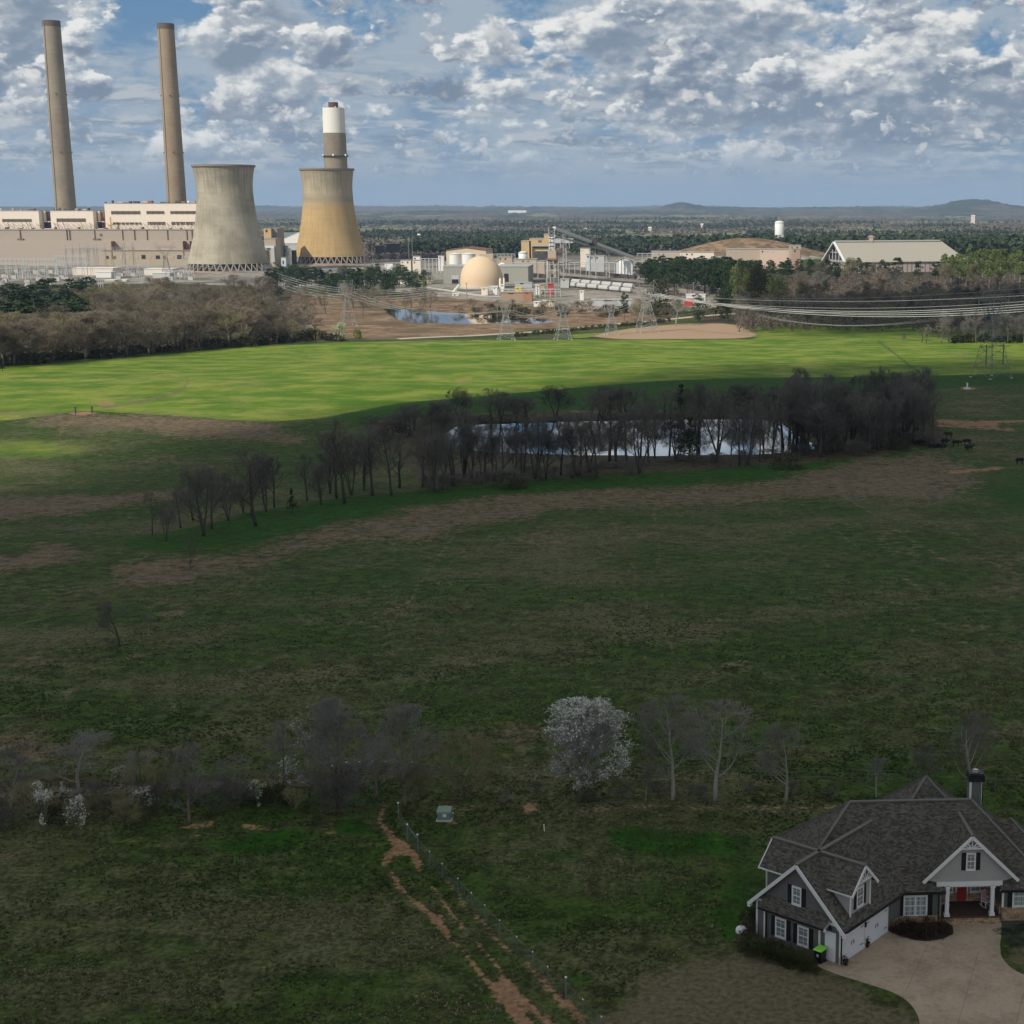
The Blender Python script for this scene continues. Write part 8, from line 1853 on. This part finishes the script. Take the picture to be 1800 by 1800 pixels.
# ================================================================== PYLONS AND LINES
PYL = pbr('pylon_steel', (.27, .275, .265), .6, .08, spec=.3); PYD = pbr('pylon_steel_dull', (.17, .175, .17), .55, .08, spec=.3)
def pylon(x, y, z, H, Wb, rz, label, arm=15.0, w=.20, mat=PYL, flat=True):
    t = thing('pylon', (x, y, z), label, 'pylon', 'lattice pylons'); c, s = math.cos(rz), math.sin(rz)
    def T(a, b, h): return (x + a * c - b * s, y + a * s + b * c, z + h)
    zw_ = H * .58; ww = Wb * .30; zc = H * .84
    def hw(h): return Wb / 2 + (ww / 2 - Wb / 2) * h / zw_
    body = MB(); n = 6; hs = [zw_ * (1 - (1 - k / n) ** 1.25) for k in range(n + 1)]
    for sx in (-1, 1):
        for sy in (-1, 1): body.beam(T(sx * Wb / 2, sy * Wb / 2, 0), T(sx * ww / 2, sy * ww / 2, zw_), w)
    for k in range(n):
        h0, h1 = hs[k], hs[k + 1]; a0, a1 = hw(h0), hw(h1)
        for f in range(4):
            def Q(u, a, h): return T(*((u * a, -a) if f == 0 else (u * a, a) if f == 1 else (-a, u * a) if f == 2 else (a, u * a)), h)
            body.beam(Q(-1, a0, h0), Q(1, a1, h1), w * .5); body.beam(Q(1, a0, h0), Q(-1, a1, h1), w * .5); body.beam(Q(-1, a1, h1), Q(1, a1, h1), w * .5)
    body.build('body', mat, t)
    # flaring head: two inclined masts
    for sgn in (-1, 1):
        hd = MB(); xo = arm * .34
        for sy in (-1, 1):
            hd.beam(T(sgn * ww / 2, sy * ww / 2, zw_), T(sgn * xo, sy * ww * .35, zc), w); hd.beam(T(0, sy * ww / 2, zw_ + 1), T(sgn * (xo - 2.2), sy * ww * .35, zc), w * .8)
            for k in range(5):
                f0, f1 = k / 5, (k + 1) / 5; L_ = lambda q: (sgn * (ww / 2 + (xo - ww / 2) * q), zw_ + (zc - zw_) * q); I_ = lambda q: (sgn * ((xo - 2.2) * q), zw_ + 1 + (zc - zw_ - 1) * q); a_ = L_(f0); b_ = I_(f1); hd.beam(T(a_[0], sy * ww * .4, a_[1]), T(b_[0], sy * ww * .4, b_[1]), w * .45)
        hd.beam(T(sgn * xo, 0, zc), T(sgn * xo * 1.15, 0, H), w * .9); hd.beam(T(sgn * (xo - 2.6), 0, zc + 1.6), T(sgn * xo * 1.15, 0, H), w * .6); hd.beam(T(sgn * (xo + 2.6), 0, zc + 1.0), T(sgn * xo * 1.15, 0, H), w * .6)
        hd.build('head_mast', mat, t)
    ar = MB()
    for sy in (-1, 1):
        ar.beam(T(-arm / 2, 0, zc), T(-arm * .34, sy * ww * .35, zc), w * .8); ar.beam(T(-arm * .34, sy * ww * .35, zc), T(arm * .34, sy * ww * .35, zc), w * .8); ar.beam(T(arm * .34, sy * ww * .35, zc), T(arm / 2, 0, zc), w * .8)
        ar.beam(T(-arm / 2, 0, zc), T(-arm * .32, sy * ww * .35, zc + 1.8), w * .6); ar.beam(T(-arm * .32, sy * ww * .35, zc + 1.8), T(arm * .32, sy * ww * .35, zc + 1.8), w * .8); ar.beam(T(arm * .32, sy * ww * .35, zc + 1.8), T(arm / 2, 0, zc), w * .6)
        m = 12
        for k in range(m): xa = -arm * .34 + arm * .68 * k / m; xb = xa + arm * .68 / m; ar.beam(T(xa, sy * ww * .35, zc + 1.8 * (k % 2)), T(xb, sy * ww * .35, zc + 1.8 * ((k + 1) % 2)), w * .4)
    ar.build('crossarm', mat, t)
    out = []
    for q in (-.48, 0, .48):
        mb = MB(); mb.tube([T(arm * q, 0, zc), T(arm * q, 0, zc - 3.4)], .14, 5); mb.build('insulator', pbr('insulator_grey', (.30, .30, .32), .4), t); out.append(Vector(T(arm * q, 0, zc - 3.4)))
    for sx in (-1, 1):
        for sy in (-1, 1): mb = MB(); q = T(sx * Wb / 2, sy * Wb / 2, 0); mb.lathe([(.5, -.4), (.5, .35)], 8, q); mb.build('footing', GREYP, t)
    out.append(Vector(T(-arm * .39, 0, H))); out.append(Vector(T(arm * .39, 0, H)))
    return out
def pyl_px(px, base, top, label, rz=0, Wpx=26, arm=15, w=.2, mat=PYL, Y=None):
    x, y, z = at(px, base)
    if Y: y = Y; x = atY(px, base, Y)[0]; z = gzf(x, y)
    H = atY(px, top, y)[2] - z; return pylon(x, y, z, H, Wpx * y / 2700, rz, label, arm, w, mat)
NR1 = pyl_px(1742, 664, 500, 'tall lattice pylon at the right, standing in the green field', .55, 50, 15.5, .17, PYD)
N2 = pyl_px(1137, 584, 492, 'large flaring lattice pylon by the gravel road', .35, 34, 11.5, .20)
N3 = pyl_px(990, 597, 520, 'lattice pylon at the field edge, left of the large flaring one', .3, 26, 9, .17)
N4 = pyl_px(890, 597, 522, 'lattice pylon at the field edge, in front of the far pond', .3, 26, 9, .17)
N5 = pyl_px(1075, 588, 525, 'smaller lattice pylon between the two field edge ones and the flaring one', .3, 20, 8, .15)
N6 = pyl_px(612, 572, 492, 'thin lattice pylon over the brown marsh', .5, 24, 10, .14)
N7 = pyl_px(471, 505, 462, 'small lattice pylon left of the ochre tower foot', .5, 13, 10, .2, Y=1300)
N8 = pyl_px(292, 470, 426, 'wide headed pylon in front of the turbine hall', .2, 14, 22, .32, DUL, Y=1560)
# two low portal frames at the far right
for px, lab in ((1733, 'dark pole pair in the field left of the pylon foot'), (1763, 'dark pole pair in the field right of the pylon foot')):
    x, y, z = at(px, 642 if px < 1750 else 640); t = thing('utility_pole', (x, y, z), lab, 'pole'); mb = MB(); mb.tube([(x, y, z), (x, y, z + 8.5)], .22, 6); mb.build('pole', DARK, t); mb = MB(); mb.beam((x - 3, y, z + 7.6), (x + 3, y, z + 7.6), .25); mb.build('crossarm', DARK, t)
WIRE = pbr('conductor', (.30, .30, .29), .5, .05); WIRED = pbr('conductor_bright', (.40, .40, .385), .5, .05)
def cable(a, b, sag, r, lab, group, mat=WIRE, n=22):
    a = Vector(a); b = Vector(b); pts = [a.lerp(b, k / n) - UP * (4 * sag * (k / n) * (1 - k / n)) for k in range(n + 1)]
    o3 = tuple(pts[0]); mb = MB(); mb.tube(pts, r, 4, False); o = mb.build('power_line', mat, None, org=o3); setp(o, lab, 'power line', group); return o
def P_(px, py, Y): return Vector(atY(px, py, Y))
def span(A, B, sag, r, lab, group, idx=(0, 1, 2), mat=WIRE):
    for i in idx: cable(A[i], B[i], sag, r, lab, group, mat)
span(N2, N3, 5, .09, 'conductor strung from the large flaring pylon to the field edge pylon', 'conductors left of the flaring pylon'); span(N3, N4, 3, .09, 'conductor between the two field edge pylons', 'conductors between the field edge pylons'); span(N4, N6, 6, .08, 'conductor from the field edge pylon to the marsh pylon', 'conductors over the far pond'); span(N6, N7, 8, .09, 'conductor from the marsh pylon towards the switchyard', 'conductors over the dark pines'); span(N7, N8, 6, .10, 'conductor from the small pylon to the turbine hall', 'conductors to the turbine hall')
for i, py in enumerate((474, 478, 482, 487, 492, 497)):
    cable(P_(470, py, 1250), P_(780, py + 26 - i * 1.2, 1010), 9, .10, 'pale conductor sagging across the dark pines before the ochre tower', 'conductors across the dark pines', WIRED)
# bundles sweeping across the right hand wood from a pylon beyond the frame
off = [P_(1960, 531, 640), P_(1960, 522, 650), P_(1960, 515, 660), P_(1960, 508, 665)]
for k, (q, endp, sag, rad, mt) in enumerate(((off[0], N2[2], 9, .15, WIRED), (off[0] + Vector((1.2, 3, .9)), N2[2] + Vector((.5, .4, .5)), 9, .15, WIRED), (off[1], N2[1], 8.5, .15, WIRED), (off[1] + Vector((1, 3, .9)), N2[1] + Vector((.5, .4, .5)), 8.5, .14, WIRED), (off[2], N2[0], 7, .10, WIRE), (off[3], N2[0] + Vector((0, 0, 1)), 5, .09, WIRE))):
    cable(q, endp, sag, rad, 'pale conductor sweeping from the right edge to the large flaring pylon', 'conductors across the right hand wood', mt, 40)
for k, py in enumerate((490, 499)): cable(P_(1960, py, 900), P_(1240, py + 32 - k * 2, 980), 5, .10, 'thin conductor high across the right hand wood', 'thin conductors across the right wood', WIRE, 30)
for k in range(3): cable(NR1[k], P_(1960, 562 + 7 * k, 420), 2.0, .05, 'conductor running right from the tall right hand pylon', 'conductors right of the tall pylon', WIRE); cable(NR1[k], P_(1330, 551 + k * 2, 800), 6.0, .05, 'conductor running left from the tall right hand pylon', 'conductors left of the tall pylon', WIRE)
# ------------------------------------------------------------------ end
